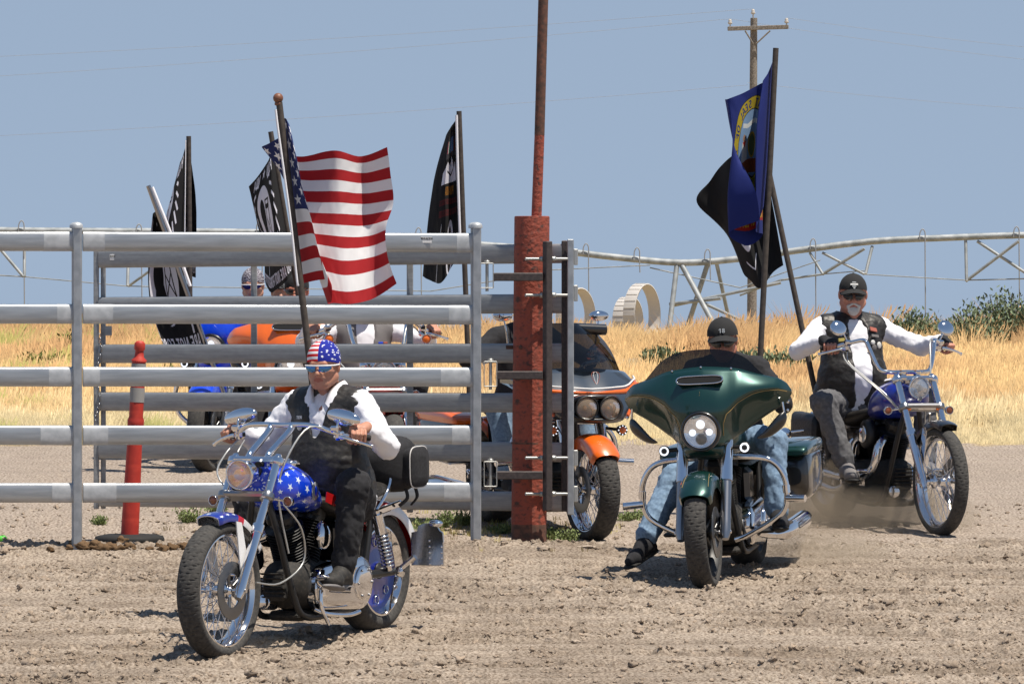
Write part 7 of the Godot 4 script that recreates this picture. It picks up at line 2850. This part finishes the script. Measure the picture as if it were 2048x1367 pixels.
	rider({"label": "bearded rider in a black cap, white long-sleeved shirt and badge-covered black vest", "xf": t3, "hip": V(-0.47, 0.765, 0.05), "chest": V(-0.47, 1.29, 0.06), "head": V(-0.42, 1.48, 0.065), "yaw": -0.36, "nod": -0.06, "girth": 1.3, "wide": 1.12, "shoulder": 0.205, "arm": 1.04, "grip": V(0.0, 1.15, 0.41), "grip_in": V(0.5, 0.04, 0.86), "feet": [V(0.0, 0.40, -0.28), V(0.0, 0.40, 0.285)], "knee": V(0.4, 0.6, 0.55), "toes": [V(1, 0.05, -0.1), V(1, 0.05, 0.15)], "shirt": M.white_cloth, "puff": 1.05, "vest": M.leather, "trousers": M.grey_jeans, "hat": "cap", "hat_m": M.cap_cloth, "lens": M.dark_lens, "rim": M.dark_lens, "lens_tall": 0.04, "beard": M.white_hair, "hair": M.grey_hair, "gloves": true, "shoes": M.patch_grey, "sole": M.rubber, "skin": Color(0.47, 0.205, 0.14), "hat_text": "shield",
		"vest_cut": "open",
		"patches": [[0.11, 0.11, 0.05, 0.022, M.patch_grey, 0.004], [-0.09, -0.13, 0.05, 0.03, M.patch_grey, 0.004], [-0.10, 0.13, 0.06, 0.03, M.patch_grey, 0.004], [-0.03, -0.06, -0.012, 0, M.patch_gold, 0.004], [-0.085, -0.085, -0.014, 0, M.patch_white, 0.004], [0.10, -0.105, 0.06, 0.03, M.patch_red, 0.004], [0.06, -0.11, 0.065, 0.018, M.patch_grey, 0.004], [0.02, -0.09, -0.016, 0, M.patch_white, 0.004], [-0.015, -0.10, -0.02, 0, M.patch_grey, 0.004], [0.0, -0.145, -0.022, 0, M.patch_white, 0.004], [-0.05, -0.12, -0.017, 0, M.patch_grey, 0.004], [-0.06, -0.155, -0.013, 0, M.patch_red, 0.004], [0.075, 0.12, 0.075, 0.018, M.patch_grey, 0.004], [0.035, 0.125, 0.04, 0.022, M.patch_gold, 0.004], [-0.01, 0.13, 0.055, 0.035, M.patch_grey, 0.004], [-0.055, 0.12, -0.015, 0, M.patch_white, 0.004]]})
	# --- orange and slate touring machine behind the gate
	var t4 := ride(1183, 1079, 0.39)
	bagger({"label": "slate and orange touring motorcycle with twin headlights behind the red post", "xf": t4, "paint": M.orange_paint, "fairing": "shark", "front": "spokes", "fw": 0.14, "grip": V(0.06, 1.12, 0.36), "guard": 0.34})
	rider({"label": "rider in blue jeans mostly hidden behind the red post", "xf": t4, "cell": 0.017, "hip": V(-0.40, 0.77, 0), "chest": V(-0.36, 1.25, 0), "head": V(-0.3, 1.42, 0.0), "grip": V(0.06, 1.12, 0.36), "grip_in": V(0.5, 0.05, 0.86), "feet": [V(0.15, 0.36, -0.29), V(0.15, 0.36, 0.29)], "shirt": M.black_cloth, "trousers": M.blue_jeans, "hat": "bandana", "hat_m": M.black_cloth, "lens": M.dark_lens, "rim": M.dark_lens})
	# --- machines seen between the rails
	var t5 := ride(415, 942, -0.25)
	bagger({"label": "bright blue touring motorcycle seen between the gate rails", "xf": t5, "paint": M.bright_blue, "fairing": "batwing", "fine": false, "shield": false, "grip": V(0.06, 1.08, 0.38)})
	rider({"label": "rider in a patterned bandana and blue mirrored glasses behind the gate", "xf": t5, "cell": 0.018, "hip": V(-0.45, 0.72, 0), "chest": V(-0.42, 1.16, 0), "head": V(-0.38, 1.32, 0.0), "yaw": 0.2, "grip": V(0.06, 1.08, 0.38), "grip_in": V(0.5, 0.05, 0.86), "feet": [V(0.15, 0.36, -0.29), V(0.15, 0.36, 0.29)], "shirt": M.black_cloth, "trousers": M.black_cloth, "hat": "bandana", "hat_m": M.paisley, "lens": M.blue_lens, "rim": M.white_paint, "skin": Color(0.5, 0.25, 0.17)})
	var t5b := t5 * Transform3D(Basis(), V(-0.42, 0.0, -0.09))
	rider({"label": "passenger in a black patterned skull cap behind the rider with mirrored glasses", "xf": t5b, "cell": 0.02, "hip": V(-0.45, 0.76, 0), "chest": V(-0.44, 1.11, 0), "head": V(-0.42, 1.255, 0.0), "yaw": 0.2, "grip": V(-0.12, 0.92, 0.2), "grip_in": V(0.5, 0.05, 0.86), "feet": [V(-0.1, 0.34, -0.26), V(-0.1, 0.34, 0.26)], "shirt": M.black_cloth, "trousers": M.black_cloth, "hat": "helmet", "hat_m": M.skull_cloth, "skin": Color(0.5, 0.25, 0.17)})
	var t6 := ride(578, 1000, -0.1)
	bagger({"label": "orange touring motorcycle with a black fairing vent seen between the gate rails", "xf": t6, "paint": M.orange_paint, "fairing": "batwing", "fine": false, "shield": false, "grip": V(0.06, 1.08, 0.38)})
	rider({"label": "red-faced rider in a dark headscarf and visor glasses under the drooping black flag", "xf": t6, "cell": 0.018, "hip": V(-0.42, 0.75, 0.05), "chest": V(-0.4, 1.22, 0.07), "head": V(-0.35, 1.39, 0.10), "yaw": 0.0, "grip": V(0.06, 1.08, 0.38), "grip_in": V(0.5, 0.05, 0.86), "feet": [V(0.15, 0.36, -0.29), V(0.15, 0.36, 0.29)], "shirt": M.white_cloth, "vest": M.leather, "vest_cut": "plain", "trousers": M.black_cloth, "hat": "bandana", "hat_m": M.black_cloth, "lens": M.dark_lens, "rim": M.dark_lens, "skin": Color(0.5, 0.2, 0.14)})
	var t7 := ride(782, 1024, 0.18)
	var k7 := cruiser({"label": "chrome and dark red cruiser motorcycle with tall bars seen between the gate rails", "xf": t7, "fr": 0.34, "fw": 0.12, "fh": 0.08, "fine": false, "dark": false, "tank": M.red_paint, "ffender": M.red_paint, "rfender": M.red_paint, "bars": "ape", "hl": [0.46, 0.92, 0.085], "rear": "cast", "grip": V(0.0, 1.16, 0.41), "grip_in": V(0.5, 0.04, 0.86), "bar_path": [V(0.27, 1.01, 0.0), V(0.27, 1.01, 0.1), V(0.24, 1.1, 0.17), V(0.18, 1.24, 0.2), V(0.14, 1.26, 0.24), V(0.08, 1.2, 0.32), V(0.0, 1.16, 0.41), V(-0.04, 1.15, 0.45)], "mirror": "round"})
	for s in [-1.0, 1.0]: bullet("amber_signal", k7, V(0.2, 1.13, s * 0.33), V(1, 0, 0), 0.034, M.amber)
	rider({"label": "rider in a white shirt and grey vest with a small flag patch behind the gate", "xf": t7, "cell": 0.018, "hip": V(-0.46, 0.72, 0), "chest": V(-0.45, 1.19, 0), "head": V(-0.4, 1.37, 0.0), "yaw": -0.15, "grip": V(0.0, 1.16, 0.41), "grip_in": V(0.5, 0.04, 0.86), "feet": [V(0.0, 0.40, -0.28), V(0.0, 0.40, 0.285)], "shirt": M.white_cloth, "vest": M.patch_grey, "vest_cut": "plain", "trousers": M.black_cloth, "hat": "bandana", "hat_m": M.skull_cloth, "lens": M.dark_lens, "rim": M.dark_lens,
		"patches": [[0.0, -0.10, 0.035, 0.045, M.bright_blue, 0.004], [0.0, -0.135, 0.035, 0.045, M.patch_red, 0.004]]})
